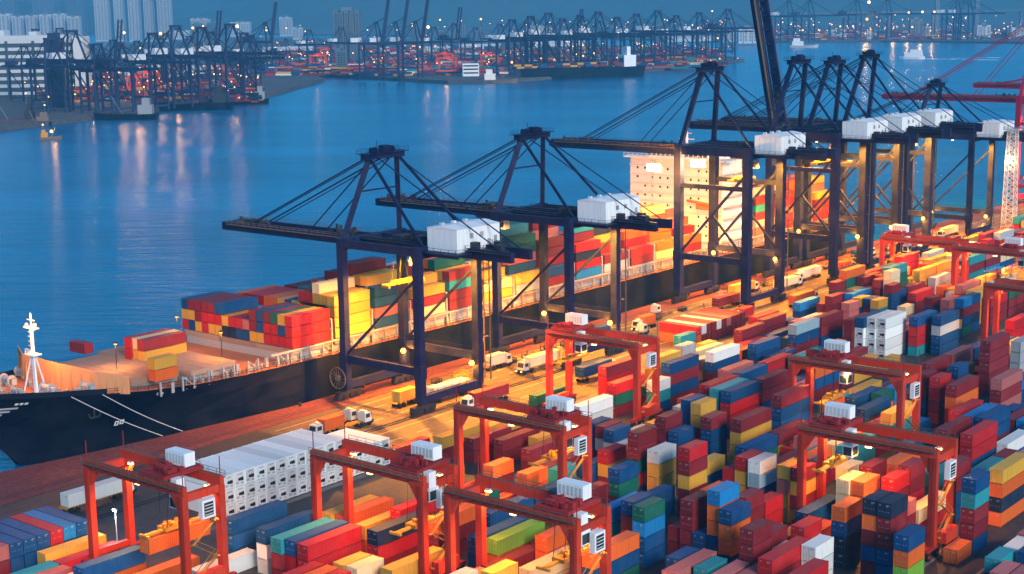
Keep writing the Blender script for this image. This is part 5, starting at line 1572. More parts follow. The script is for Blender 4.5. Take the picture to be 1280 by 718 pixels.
(-194.85,420.69,5.24,4,0,'G','f',0,-1),
(-194.85,420.69,7.86,4,0,'G','f',0,-1),
(-194.85,420.69,10.48,4,0,'T','f',0,-1),
(-194.85,434.08,5.24,4,0,'Y','f',0,-1),
(-194.85,443.66,7.86,2,0,'M','f',0,-1),
(-194.85,466.62,5.24,4,0,'M','f',0,-1),
(-194.85,466.62,7.86,4,0,'C','f',0,-1),
(-194.85,506.04,7.86,4,0,'R','f',0,-1),
(-194.85,506.04,10.48,4,0,'S','f',0,-1),
(-194.85,525.19,7.86,4,0,'M','f',0,-1),
(-192,330.44,0,4,0,'C','f',0,-1),
(-192,330.44,2.62,4,0,'O','f',0,-1),
(-192,343.08,0,4,0,'M','f',0,-1),
(-192,385.95,0,2,0,'M','f',0,-1),
(-192,385.95,2.62,2,0,'P','f',0,-1),
(-192,385.95,5.24,2,0,'P','f',0,-1),
(-192,412.36,5.24,2,0,'S','f',0,-1),
(-192,412.36,7.86,2,0,'C','f',0,-1),
(-192,412.36,10.48,2,0,'C','f',0,-1),
(-192,435.32,2.62,4,0,'R','f',0,-1),
(-192,435.32,5.24,4,0,'Y','f',0,-1),
(-192,435.32,7.86,4,0,'Y','f',1,261),
(-192,447.96,5.24,4,0,'Y','f',0,-1),
(-192,447.96,7.86,4,0,'Y','f',0,-1),
(-192,461.35,5.24,4,0,'B','f',0,-1),
(-192,470.93,7.86,2,0,'P','f',0,-1),
(-192,484.7,10.48,2,0,'R','f',0,-1),
(-192,511.49,7.86,2,0,'R','f',0,-1),
(-189.15,349.53,0,4,0,'B','f',0,-1),
(-189.15,349.53,2.62,4,0,'B','f',0,-1),
(-189.15,375.56,0,4,0,'S','f',0,-1),
(-189.15,411.17,2.62,2,0,'B','f',0,-1),
(-189.15,411.17,5.24,2,0,'B','f',0,-1),
(-189.15,440.64,0,4,0,'C','f',0,-1),
(-189.15,440.64,2.62,4,0,'W','f',0,-1),
(-189.15,440.64,5.24,4,0,'W','f',1,262),
(-189.15,454.03,2.62,4,0,'P','f',0,-1),
(-189.15,454.03,5.24,4,0,'P','f',0,-1),
(-189.15,466.67,2.62,4,0,'T','f',0,-1),
(-189.15,466.67,5.24,4,0,'M','f',0,-1),
(-189.15,466.67,7.86,4,0,'T','f',0,-1),
(-189.15,480.06,2.62,4,0,'b','f',0,-1),
(-189.15,480.06,5.24,4,0,'M','f',0,-1),
(-189.15,480.06,7.86,4,0,'P','f',0,-1),
(-189.15,492.7,2.62,4,0,'B','f',0,-1),
(-189.15,492.7,5.24,4,0,'C','f',0,-1),
(-189.15,492.7,7.86,4,0,'C','f',0,-1),
(-189.15,506.09,2.62,4,0,'O','f',0,-1),
(-177,229.1,0,4,0,'S','f',0,-1),
(-177,255.13,0,4,0,'S','f',0,-1),
(-177,268.52,0,4,0,'Y','f',0,-1),
(-177,278.1,2.62,2,0,'O','f',0,-1),
(-177,327.47,2.62,4,0,'O','f',0,-1),
(-177,337.05,2.62,2,0,'T','f',0,-1),
(-177,389.87,2.62,2,0,'P','f',0,-1),
(-177,389.87,5.24,2,0,'C','f',0,-1),
(-177,423.16,5.24,2,0,'Y','f',0,-1),
(-177,445.37,5.24,4,0,'P','f',0,-1),
(-177,458.76,5.24,4,0,'R','f',0,-1),
(-174.15,275.03,2.62,4,0,'S','f',0,-1),
(-174.15,418.96,5.24,4,0,'S','f',0,-1),
(-174.15,444.99,7.86,4,0,'b','f',0,-1),
(-171.3,183.17,2.62,4,0,'R','f',0,-1),
(-171.3,183.17,5.24,4,0,'R','f',2,263),
(-171.3,196.56,2.62,4,0,'Y','f',0,-1),
(-171.3,209.2,0,4,0,'O','f',0,-1),
(-171.3,222.59,0,4,0,'R','f',0,-1),
(-171.3,222.59,2.62,4,0,'M','f',0,-1),
(-171.3,320.96,2.62,4,0,'M','f',0,-1),
(-171.3,320.96,5.24,4,0,'T','f',0,-1),
(-171.3,337.05,5.24,2,0,'Y','f',0,-1),
(-171.3,373.4,2.62,4,0,'P','f',0,-1),
(-171.3,382.98,2.62,2,0,'P','f',0,-1),
(-171.3,405.94,5.24,4,0,'O','f',0,-1),
(-171.3,418.58,5.24,4,0,'M','f',0,-1),
(-171.3,418.58,7.86,4,0,'P','f',1,264),
(-171.3,431.97,7.86,4,0,'Y','f',0,-1),
(-171.3,441.55,7.86,2,0,'M','f',0,-1),
(-171.3,458.38,7.86,4,0,'O','f',0,-1),
(-168.45,150.63,2.62,4,0,'R','f',1,265),
(-168.45,186.99,2.62,2,0,'G','f',0,-1),
(-168.45,219.91,0,2,0,'T','f',0,-1),
(-168.45,219.91,2.62,2,0,'T','f',1,266),
(-168.45,318.28,2.62,2,0,'M','f',0,-1),
(-168.45,318.28,5.24,2,0,'O','f',0,-1),
(-168.45,340.49,2.62,4,0,'M','f',0,-1),
(-168.45,371.1,0,2,0,'b','f',0,-1),
(-168.45,371.1,2.62,2,0,'M','f',0,-1),
(-168.45,380.67,2.62,4,0,'W','f',0,-1),
(-168.45,452.63,7.86,4,0,'P','f',0,-1),
(-165.6,150.63,2.62,4,0,'O','f',0,-1),
(-165.6,160.96,2.62,2,0,'Y','f',2,267),
(-165.6,193.5,2.62,2,0,'O','f',0,-1),
(-165.6,193.5,5.24,2,0,'G','f',0,-1),
(-165.6,229.1,0,4,0,'B','f',0,-1),
(-165.6,229.1,2.62,4,0,'B','f',0,-1),
(-165.6,242.49,2.62,4,0,'O','f',0,-1),
(-165.6,252.07,5.24,2,0,'b','f',0,-1),
(-165.6,307.95,2.62,4,0,'B','f',0,-1),
(-165.6,412.83,0,4,0,'Y','f',0,-1),
(-165.6,412.83,2.62,4,0,'Y','f',0,-1),
(-165.6,412.83,5.24,4,0,'Y','f',0,-1),
(-165.6,412.83,7.86,4,0,'Y','f',0,-1),
(-165.6,426.22,7.86,4,0,'b','f',0,-1),
(-165.6,435.8,7.86,2,0,'S','f',0,-1),
(-165.6,435.8,10.48,2,0,'S','f',0,-1),
(-165.6,445.37,7.86,4,0,'Y','f',0,-1),
(-162.75,150.63,2.62,4,0,'R','f',0,-1),
(-162.75,160.96,2.62,2,0,'C','f',2,268),
(-162.75,183.17,0,4,0,'M','f',0,-1),
(-162.75,183.17,2.62,4,0,'M','f',2,269),
(-162.75,183.17,5.24,4,0,'O','f',2,270),
(-162.75,196.56,0,4,0,'B','f',0,-1),
(-162.75,196.56,2.62,4,0,'B','f',2,271),
(-162.75,209.2,2.62,4,0,'B','f',0,-1),
(-162.75,304.51,0,2,0,'P','f',0,-1),
(-162.75,304.51,2.62,2,0,'P','f',0,-1),
(-162.75,314.08,0,4,0,'M','f',1,272),
(-162.75,314.08,2.62,4,0,'B','f',1,273),
(-162.75,314.08,5.24,4,0,'O','f',0,-1),
(-162.75,324.41,0,2,0,'M','f',0,-1),
(-162.75,324.41,2.62,2,0,'b','f',0,-1),
(-162.75,333.98,0,4,0,'Y','f',0,-1),
(-162.75,333.98,2.62,4,0,'Y','f',0,-1),
(-162.75,347.37,0,4,0,'Y','f',0,-1),
(-162.75,386.04,0,4,0,'B','f',0,-1),
(-162.75,386.04,2.62,4,0,'Y','f',0,-1),
(-162.75,418.58,0,4,0,'M','f',0,-1),
(-162.75,418.58,2.62,4,0,'M','f',0,-1),
(-162.75,418.58,5.24,4,0,'R','f',0,-1),
(-162.75,431.97,0,4,0,'M','f',0,-1),
(-162.75,431.97,2.62,4,0,'M','f',0,-1),
(-162.75,431.97,5.24,4,0,'G','f',0,-1),
(-145.8,164.4,2.62,4,0,'P','f',0,-1),
(-145.8,177.04,0,4,0,'M','f',0,-1),
(-145.8,177.04,2.62,4,0,'M','f',2,274),
(-145.8,203.07,2.62,4,0,'T','f',0,-1),
(-145.8,216.46,0,4,0,'B','f',0,-1),
(-145.8,216.46,2.62,4,0,'B','f',2,275),
(-145.8,287.67,2.62,4,0,'Y','f',0,-1),
(-145.8,287.67,5.24,4,0,'T','f',0,-1),
(-145.8,301.06,5.24,4,0,'Y','f',1,276),
(-145.8,313.7,2.62,4,0,'M','f',0,-1),
(-145.8,365.76,0,4,0,'B','f',0,-1),
(-145.8,365.76,2.62,4,0,'B','f',0,-1),
(-145.8,391.79,2.62,4,0,'R','f',0,-1),
(-145.8,391.79,5.24,4,0,'R','f',1,277),
(-142.95,160.96,5.24,2,0,'S','f',0,-1),
(-142.95,193.5,2.62,2,0,'W','f',0,-1),
(-142.95,203.07,2.62,4,0,'T','f',0,-1),
(-142.95,203.07,5.24,4,0,'b','f',2,278),
(-142.95,249,2.62,4,0,'G','f',0,-1),
(-142.95,249,5.24,4,0,'B','f',2,279),
(-142.95,261.64,2.62,4,0,'Y','f',0,-1),
(-142.95,261.64,5.24,4,0,'M','f',2,280),
(-142.95,294.93,5.24,4,0,'B','f',2,281),
(-142.95,366.14,0,4,0,'M','f',0,-1),
(-142.95,376.47,2.62,2,0,'B','f',0,-1),
(-140.1,167.09,5.24,2,0,'Y','f',2,282),
(-140.1,261.64,2.62,4,0,'R','f',0,-1),
(-140.1,275.03,2.62,4,0,'R','f',0,-1),
(-140.1,298,2.62,2,0,'O','f',0,-1),
(-140.1,298,5.24,2,0,'G','f',0,-1),
(-140.1,304.51,2.62,2,0,'b','f',0,-1),
(-140.1,304.51,5.24,2,0,'b','f',0,-1),
(-140.1,314.08,2.62,4,0,'O','f',0,-1),
(-140.1,327.47,2.62,4,0,'R','f',0,-1),
(-140.1,340.11,0,4,0,'M','f',0,-1),
(-140.1,340.11,2.62,4,0,'Y','f',0,-1),
(-140.1,350.44,0,2,0,'R','f',0,-1),
(-140.1,373.4,2.62,4,0,'Y','f',0,-1),
(-137.25,176.66,0,4,0,'P','f',0,-1),
(-137.25,249,2.62,4,0,'M','f',0,-1),
(-137.25,261.64,2.62,4,0,'T','f',0,-1),
(-137.25,261.64,5.24,4,0,'P','f',0,-1),
(-137.25,287.67,2.62,4,0,'M','f',0,-1),
(-137.25,287.67,5.24,4,0,'B','f',2,283),
(-137.25,320.96,2.62,4,0,'M','f',0,-1),
(-137.25,353.5,2.62,4,0,'M','f',0,-1),
(-134.4,219.91,5.24,2,0,'O','f',0,-1),
(-134.4,255.51,2.62,4,0,'O','f',0,-1),
(-134.4,265.84,2.62,2,0,'C','f',0,-1),
(-134.4,275.41,2.62,4,0,'O','f',0,-1),
(-134.4,284.99,2.62,2,0,'P','f',0,-1),
(-134.4,360.39,2.62,4,0,'M','f',0,-1),
(-131.55,249,0,4,0,'R','f',0,-1),
(-131.55,249,2.62,4,0,'B','f',0,-1),
(-131.55,258.58,0,2,0,'R','f',0,-1),
(-131.55,268.9,0,4,0,'T','f',0,-1),
(-131.55,268.9,2.62,4,0,'T','f',0,-1),
(-131.55,278.48,0,2,0,'M','f',0,-1),
(-131.55,278.48,2.62,2,0,'M','f',0,-1),
(-131.55,288.05,0,4,0,'b','f',0,-1),
(-131.55,288.05,2.62,4,0,'T','f',0,-1),
(-131.55,288.05,5.24,4,0,'Y','f',2,284),
(-131.55,298.38,0,2,0,'b','f',0,-1),
(-119,193.5,2.62,2,0,'T','f',2,285),
(-119,203.07,0,4,0,'B','f',0,-1),
(-119,229.1,0,4,0,'B','f',0,-1),
(-119,229.1,2.62,4,0,'B','f',2,286),
(-119,268.52,2.62,4,0,'S','f',0,-1),
(-119,268.52,5.24,4,0,'B','f',0,-1),
(-116.15,213.78,2.62,2,0,'Y','f',0,-1),
(-116.15,255.89,5.24,4,0,'O','f',2,287),
(-116.15,311.4,2.62,2,0,'B','f',0,-1),
(-113.3,219.53,2.62,2,0,'O','f',0,-1),
(-113.3,255.13,2.62,4,0,'Y','f',0,-1),
(-113.3,307.19,0,4,0,'R','f',0,-1),
(-113.3,307.19,2.62,4,0,'M','f',0,-1),
(-110.45,261.64,0,4,0,'T','f',0,-1),
(-110.45,261.64,2.62,4,0,'T','f',0,-1),
(-110.45,304.51,2.62,2,0,'b','f',0,-1),
(-107.6,256.65,0,4,0,'M','f',0,-1),
(-107.6,289.19,0,4,0,'b','f',0,-1),
(-107.6,289.19,2.62,4,0,'W','f',2,288),
(-107.6,302.58,2.62,4,0,'B','f',0,-1),
(-104.75,228.72,2.62,4,0,'M','f',0,-1),
(-104.75,228.72,5.24,4,0,'P','f',0,-1),
(-104.75,242.11,0,4,0,'R','f',0,-1),
(-104.75,242.11,2.62,4,0,'C','f',2,289),
(-104.75,268.14,2.62,4,0,'T','f',1,290),
(-104.75,277.72,2.62,2,0,'M','f',0,-1),
(-104.75,287.29,0,4,0,'P','f',0,-1),
(-300.8,243.1,12.5,4,0,'R','s',0,-1),
(-300.8,243.1,15.12,4,0,'Y','s',0,-1),
(-300.8,243.1,17.74,4,0,'B','s',0,-1),
(-298.24,243.1,12.5,4,0,'B','s',0,-1),
(-298.24,243.1,15.12,4,0,'Y','s',0,-1),
(-298.24,243.1,17.74,4,0,'M','s',0,-1),
(-295.68,243.1,12.5,4,0,'Y','s',0,-1),
(-295.68,243.1,15.12,4,0,'M','s',0,-1),
(-295.68,243.1,17.74,4,0,'M','s',0,-1),
(-293.12,243.1,12.5,4,0,'R','s',0,-1),
(-293.12,243.1,15.12,4,0,'R','s',0,-1),
(-293.12,243.1,17.74,4,0,'M','s',0,-1),
(-290.56,243.1,12.5,4,0,'Y','s',0,-1),
(-290.56,243.1,15.12,4,0,'R','s',0,-1),
(-290.56,243.1,17.74,4,0,'M','s',0,-1),
(-288,243.1,12.5,4,0,'Y','s',0,-1),
(-288,243.1,15.12,4,0,'R','s',0,-1),
(-288,243.1,17.74,4,0,'B','s',1,291),
(-285.44,243.1,12.5,4,0,'N','s',0,-1),
(-285.44,243.1,15.12,4,0,'Y','s',0,-1),
(-282.88,243.1,12.5,4,0,'N','s',0,-1),
(-282.88,243.1,15.12,4,0,'R','s',0,-1),
(-280.32,243.1,12.5,4,0,'B','s',0,-1),
(-280.32,243.1,15.12,4,0,'R','s',0,-1),
(-277.76,243.1,12.5,4,0,'B','s',0,-1),
(-277.76,243.1,15.12,4,0,'P','s',0,-1),
(-275.2,243.1,12.5,4,0,'Y','s',0,-1),
(-275.2,243.1,15.12,4,0,'M','s',0,-1),
(-275.2,243.1,17.74,4,0,'M','s',0,-1),
(-272.64,243.1,12.5,4,0,'Y','s',0,-1),
(-272.64,243.1,15.12,4,0,'B','s',0,-1),
(-272.64,243.1,17.74,4,0,'B','s',0,-1),
(-270.08,243.1,12.5,4,0,'R','s',0,-1),
(-270.08,243.1,15.12,4,0,'R','s',0,-1),
(-270.08,243.1,17.74,4,0,'M','s',0,-1),
(-267.52,243.1,12.5,4,0,'R','s',0,-1),
(-267.52,243.1,15.12,4,0,'R','s',0,-1),
(-267.52,243.1,17.74,4,0,'G','s',0,-1),
(-264.96,243.1,12.5,4,0,'R','s',0,-1),
(-264.96,243.1,15.12,4,0,'B','s',0,-1),
(-264.96,243.1,17.74,4,0,'Y','s',0,-1),
(-262.4,243.1,12.5,4,0,'R','s',1,292),
(-262.4,243.1,15.12,4,0,'R','s',1,293),
(-262.4,243.1,17.74,4,0,'R','s',1,294),
(-295.68,257.1,17.74,4,0,'O','s',0,-1),
(-293.12,257.1,17.74,4,0,'R','s',0,-1),
(-290.56,257.1,17.74,4,0,'R','s',0,-1),
(-288,257.1,17.74,4,0,'R','s',0,-1),
(-285.44,257.1,17.74,4,0,'O','s',0,-1),
(-282.88,257.1,17.74,4,0,'O','s',0,-1),
(-280.32,257.1,17.74,4,0,'Y','s',0,-1),
(-277.76,257.1,17.74,4,0,'B','s',0,-1),
(-275.2,257.1,17.74,4,0,'Y','s',0,-1),
(-272.64,257.1,20.36,4,0,'R','s',0,-1),
(-270.08,257.1,20.36,4,0,'R','s',0,-1),
(-267.52,257.1,20.36,4,0,'Y','s',0,-1),
(-267.52,257.1,22.98,4,0,'C','s',1,295),
(-264.96,257.1,20.36,4,0,'Y','s',0,-1),
(-262.4,257.1,12.5,4,0,'Y','s',1,296),
(-262.4,257.1,15.12,4,0,'Y','s',1,297),
(-262.4,257.1,17.74,4,0,'Y','s',1,298),
(-262.4,257.1,20.36,4,0,'Y','s',1,299),
(-293.12,271.1,17.74,4,0,'M','s',0,-1),
(-290.56,271.1,17.74,4,0,'M','s',0,-1),
(-288,271.1,17.74,4,0,'T','s',0,-1),
(-285.44,271.1,17.74,4,0,'O','s',0,-1),
(-282.88,271.1,20.36,4,0,'P','s',0,-1),
(-280.32,271.1,20.36,4,0,'S','s',0,-1),
(-277.76,271.1,22.98,4,0,'M','s',0,-1),
(-275.2,271.1,20.36,4,0,'M','s',0,-1),
(-275.2,271.1,22.98,4,0,'M','s',0,-1),
(-272.64,271.1,25.6,4,0,'M','s',0,-1),
(-270.08,271.1,22.98,4,0,'M','s',0,-1),
(-270.08,271.1,25.6,4,0,'M','s',1,300),
(-267.52,271.1,22.98,4,0,'Y','s',0,-1),
(-264.96,271.1,22.98,4,0,'Y','s',1,301),
(-262.4,271.1,12.5,4,0,'B','s',1,302),
(-262.4,271.1,15.12,4,0,'P','s',0,-1),
(-262.4,271.1,17.74,4,0,'B','s',1,303),
(-262.4,271.1,20.36,4,0,'B','s',1,304),
(-275.2,285.1,20.36,4,0,'M','s',0,-1),
(-272.64,285.1,22.98,4,0,'S','s',0,-1),
(-270.08,285.1,22.98,4,0,'M','s',0,-1),
(-267.52,285.1,20.36,4,0,'M','s',0,-1),
(-264.96,285.1,20.36,4,0,'Y','s',0,-1),
(-262.4,285.1,12.5,4,0,'C','s',0,-1),
(-262.4,285.1,15.12,4,0,'M','s',1,305),
(-262.4,285.1,17.74,4,0,'Y','s',1,306),
(-275.2,299.1,20.36,4,0,'P','s',0,-1),
(-270.08,299.1,22.98,4,0,'O','s',0,-1),
(-267.52,299.1,22.98,4,0,'G','s',1,307),
(-264.96,299.1,20.36,4,0,'Y','s',0,-1),
(-262.4,299.1,12.5,4,0,'M','s',1,308),
(-262.4,299.1,15.12,4,0,'M','s',1,309),
(-262.4,299.1,17.74,4,0,'T','s',0,-1),
(-262.4,299.1,20.36,4,0,'M','s',1,310),
(-275.2,313.1,20.36,4,0,'O','s',0,-1),
(-272.64,313.1,20.36,4,0,'G','s',0,-1),
(-270.08,313.1,20.36,4,0,'B','s',0,-1),
(-267.52,313.1,20.36,4,0,'C','s',0,-1),
(-264.96,313.1,17.74,4,0,'Y','s',0,-1),
(-262.4,313.1,12.5,4,0,'Y','s',0,-1),
(-262.4,313.1,15.12,4,0,'C','s',0,-1),
(-272.64,327.1,17.74,4,0,'B','s',0,-1),
(-270.08,327.1,28.22,4,0,'G','s',0,-1),
(-267.52,327.1,25.6,4,0,'Y','s',0,-1),
(-267.52,327.1,28.22,4,0,'T','s',1,311),
(-264.96,327.1,17.74,4,0,'B','s',1,312),
(-264.96,327.1,20.36,4,0,'P','s',0,-1),
(-264.96,327.1,22.98,4,0,'G','s',0,-1),
(-264.96,327.1,25.6,4,0,'G','s',1,313),
(-262.4,327.1,12.5,4,0,'S','s',0,-1),
(-262.4,327.1,15.12,4,0,'Y','s',1,314),
(-267.52,341.1,25.6,4,0,'P','s',0,-1),
(-267.52,341.1,28.22,4,0,'M','s',0,-1),
(-264.96,341.1,17.74,4,0,'R','s',0,-1),
(-264.96,341.1,20.36,4,0,'M','s',0,-1),
(-264.96,341.1,22.98,4,0,'M','s',0,-1),
(-262.4,341.1,12.5,4,0,'M','s',0,-1),
(-262.4,341.1,15.12,4,0,'B','s',0,-1),
(-277.76,355.1,20.36,4,0,'Y','s',0,-1),
(-275.2,355.1,20.36,4,0,'T','s',0,-1),
(-264.96,355.1,22.98,4,0,'M','s',0,-1),
(-264.96,355.1,25.6,4,0,'T','s',0,-1),
(-262.4,355.1,12.5,4,0,'b','s',0,-1),
(-262.4,355.1,15.12,4,0,'R','s',0,-1),
(-262.4,355.1,17.74,4,0,'N','s',0,-1),
(-262.4,355.1,20.36,4,0,'R','s',1,315),
(-280.32,369.1,20.36,4,0,'M','s',0,-1),
(-277.76,369.1,20.36,4,0,'M','s',0,-1),
(-272.64,369.1,20.36,4,0,'M','s',0,-1),
(-267.52,369.1,20.36,4,0,'Y','s',0,-1),
(-267.52,369.1,22.98,4,0,'N','s',0,-1),
(-264.96,369.1,17.74,4,0,'R','s',0,-1),
(-262.4,369.1,12.5,4,0,'S','s',0,-1),
(-262.4,369.1,15.12,4,0,'M','s',0,-1),
(-272.64,383.1,17.74,4,0,'O','s',0,-1),
(-272.64,383.1,20.36,4,0,'O','s',0,-1),
(-264.96,383.1,17.74,4,0,'R','s',0,-1),
(-264.96,383.1,20.36,4,0,'O','s',0,-1),
(-262.4,383.1,12.5,4,0,'M','s',0,-1),
(-262.4,383.1,15.12,4,0,'R','s',1,316),
(-270.08,397.1,25.6,4,0,'Y','s',0,-1),
(-267.52,397.1,22.98,4,0,'O','s',0,-1),
(-267.52,397.1,25.6,4,0,'C','s',0,-1),
(-264.96,397.1,17.74,4,0,'O','s',0,-1),
(-264.96,397.1,20.36,4,0,'O','s',0,-1),
(-262.4,397.1,12.5,4,0,'C','s',0,-1),
(-262.4,397.1,15.12,4,0,'O','s',0,-1),
(-270.08,411.1,22.98,4,0,'P','s',0,-1),
(-267.52,411.1,20.36,4,0,'O','s',0,-1),
(-264.96,411.1,17.74,4,0,'M','s',0,-1),
(-262.4,411.1,12.5,4,0,'M','s',0,-1),
(-262.4,411.1,15.12,4,0,'O','s',0,-1),
(-267.52,458.1,25.6,4,0,'M','s',0,-1),
(-264.96,458.1,22.98,4,0,'C','s',0,-1),
(-264.96,458.1,25.6,4,0,'S','s',0,-1),
(-262.4,458.1,12.5,4,0,'P','s',0,-1),
(-262.4,458.1,15.12,4,0,'S','s',0,-1),
(-262.4,458.1,17.74,4,0,'M','s',0,-1),
(-262.4,458.1,20.36,4,0,'T','s',0,-1),
(-262.4,458.1,22.98,4,0,'M','s',0,-1),
(-272.64,472.1,25.6,4,0,'C','s',0,-1),
(-270.08,472.1,25.6,4,0,'N','s',0,-1),
(-267.52,472.1,25.6,4,0,'S','s',0,-1),
(-262.4,472.1,12.5,4,0,'M','s',0,-1),
(-262.4,472.1,15.12,4,0,'M','s',0,-1),
(-262.4,472.1,17.74,4,0,'P','s',0,-1),
(-262.4,472.1,20.36,4,0,'R','s',0,-1),
(-262.4,472.1,22.98,4,0,'M','s',0,-1),
(-275.2,486.1,25.6,4,0,'B','s',0,-1),
(-270.08,486.1,25.6,4,0,'O','s',0,-1),
(-267.52,486.1,25.6,4,0,'M','s',0,-1),
(-264.96,486.1,25.6,4,0,'O','s',0,-1),
(-262.4,486.1,12.5,4,0,'R','s',0,-1),
(-262.4,486.1,15.12,4,0,'B','s',0,-1),
(-262.4,486.1,17.74,4,0,'P','s',0,-1),
(-262.4,486.1,20.36,4,0,'O','s',0,-1),
(-262.4,486.1,22.98,4,0,'O','s',0,-1),
(-275.2,500.1,25.6,4,0,'O','s',0,-1),
(-272.64,500.1,22.98,4,0,'O','s',0,-1),
(-272.64,500.1,25.6,4,0,'S','s',0,-1),
(-270.08,500.1,25.6,4,0,'O','s',0,-1),
(-267.52,500.1,25.6,4,0,'Y','s',0,-1),
(-264.96,500.1,22.98,4,0,'P','s',0,-1),
(-264.96,500.1,25.6,4,0,'Y','s',0,-1),
(-262.4,500.1,12.5,4,0,'R','s',0,-1),
(-262.4,500.1,15.12,4,0,'M','s',0,-1),
(-262.4,500.1,17.74,4,0,'M','s',0,-1),
(-262.4,500.1,20.36,4,0,'Y','s',0,-1),
(-281.72,214.9,12,4,0,'Y','s',1,317),
(-281.72,214.9,14.62,4,0,'M','s',1,318),
(-284.22,215.19,12,4,0,'Y','s',0,-1),
(-284.22,215.19,14.62,4,0,'C','s',0,-1),
(-286.32,214.69,12,4,0,'R','s',0,-1),
(-286.32,214.69,14.62,4,0,'R','s',0,-1),
(-264.42,201.53,12,2,0,'O','s',1,319),
(-264.42,201.53,14.62,2,0,'Y','s',1,320),
(-301.3,206.3,12.2,2,1,'M','s',1,321),
]
# ------------------------------------------------------------------ containers
CW, CH = 2.44, 2.59
def container_mesh(L, reefer=False):
    b = MB(); h, w2 = L/2, CW/2; H = CH if not reefer else 2.78
    e = .06
    b.b2(-w2+e, w2-e, -h+.06, h-.06, .14, H-.10, 0)                      # panels
    for x in (-w2+.08, w2-.08):
        for y in (-h+.09, h-.09): b.b2(x-.08, x+.08, y-.09, y+.09, 0, H, 0)       # corner posts
        b.b2(x-.07, x+.07, -h+.18, h-.18, .07, .2, 0); b.b2(x-.06, x+.06, -h+.18, h-.18, H-.17, H-.06, 0)
    for y in (-h+.08, h-.08):
        b.b2(-w2+.16, w2-.16, y-.07, y+.07, .07, .2, 0); b.b2(-w2+.16, w2-.16, y-.07, y+.07, H-.17, H-.06, 0)
    z = H-.075
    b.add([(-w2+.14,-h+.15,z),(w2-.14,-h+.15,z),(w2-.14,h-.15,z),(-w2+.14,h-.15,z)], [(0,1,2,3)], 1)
    if reefer:
        pass
    return b.mesh('container_reefer' if reefer else 'container_%d' % round(L))
def door_mesh(L, reefer=False):
    b = MB(); h = L/2; H = CH if not reefer else 2.78
    for s in (-1, 1):
        b.b2(s*.02 if s > 0 else -1.04, 1.04 if s > 0 else -.02, -h+.015, -h+.058, .18, H-.16, 0)
        for x in (.30, .74): b.tube((s*x, -h-.01, .14), (s*x, -h-.01, H-.1), .028, 6, mi=0); b.b2(s*x-.07, s*x+.07, -h-.03, -h+.014, 1.0, 1.1, 1)
    b.b2(.25, .92, -h-.004, -h+.014, H-.5, H-.38, 1); b.b2(.25, .65, -h-.004, -h+.014, H-.68, H-.6, 1); b.b2(-.86, -.62, -h-.004, -h+.014, H-.62, H-.4, 1)
    return b.mesh('door')
def unit_mesh(L):
    b = MB(); h = L/2
    b.b2(-.98, .98, -h+.0, -h+.058, .2, 2.6, 0)
    b.tube((-.1, -h-.02, 1.30), (-.1, -h+.0, 1.30), .30, 14, mi=1); b.b2(.15, .88, -h-.02, -h+.0, .95, 1.62, 1); b.b2(-.86, -.3, -h-.015, -h+.0, .5, .9, 2); b.b2(-.5, .6, -h-.012, -h+.0, 2.15, 2.35, 2); b.b2(.3, .85, -h-.012, -h+.0, .35, .7, 2)
    return b.mesh('cooling_unit')
ME = {2: container_mesh(6.06), 4: container_mesh(12.19), 'w': container_mesh(12.19, True)}
DM = {2: door_mesh(6.06), 4: door_mesh(12.19)}
UM = unit_mesh(12.19)
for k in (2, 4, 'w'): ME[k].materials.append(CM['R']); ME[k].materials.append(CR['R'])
for k in (2, 4): DM[k].materials.append(CM['R']); DM[k].materials.append(M_GREY)
UM.materials.append(M_LGREY); UM.materials.append(M_RUBBER); UM.materials.append(M_GREY)
def put(o, i, m): o.material_slots[i].link = 'OBJECT'; o.material_slots[i].material = m
def container(x, y, z, L, rot, c, door, label, group=None, name=None):
    reef = c == 'w'
    o = bpy.data.objects.new(name or ('refrigerated_container' if reef else 'shipping_container'), ME['w' if reef else L]); col.objects.link(o)
    o.location = (x, y, z); o.rotation_euler = (0, 0, R(90) if rot else 0)
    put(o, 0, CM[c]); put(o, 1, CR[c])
    tag(o, label, 'refrigerated container' if reef else 'container', group)
    if door:
        d = bpy.data.objects.new('cooling_unit' if reef else 'door', UM if reef else DM[L]); col.objects.link(d); d.parent = o
        if not reef: put(d, 0, CM[c])
    return o
merged = {}
for i, (x, y, z, L, rot, c, g, flag, lab) in enumerate(CONT):
    if flag == 0:
        merged.setdefault(g, []).append((x, y, z, L, rot, c))
    else:
        container(x, y, z, L, rot, c, flag == 2, LABELS[lab] if lab >= 0 else None, 'stacked containers')
keys = sorted(CM)
for g, lst in merged.items():
    b = MB(); mi = {k: i for i, k in enumerate(keys)}
    for (x, y, z, L, rot, c) in lst:
        src = ME['w' if c == 'w' else L]
        cs, sn = (0, 1) if rot else (1, 0)
        vs = [(x+v.co.x*cs-v.co.y*sn, y+v.co.x*sn+v.co.y*cs, z+v.co.z) for v in src.vertices]
        base = len(b.v); b.v += vs
        for f in src.polygons:
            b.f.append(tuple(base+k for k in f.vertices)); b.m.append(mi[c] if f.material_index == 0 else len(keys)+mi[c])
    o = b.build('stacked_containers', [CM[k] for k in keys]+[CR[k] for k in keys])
    tag(o, {'s': 'remaining containers stacked deep on the ship deck', 'y': 'remaining containers packed between the larger yard stacks', 'f': 'small far containers filling the rest of the yard rows'}.get(g, 'remaining stacked containers'), 'containers', None, 'stuff')
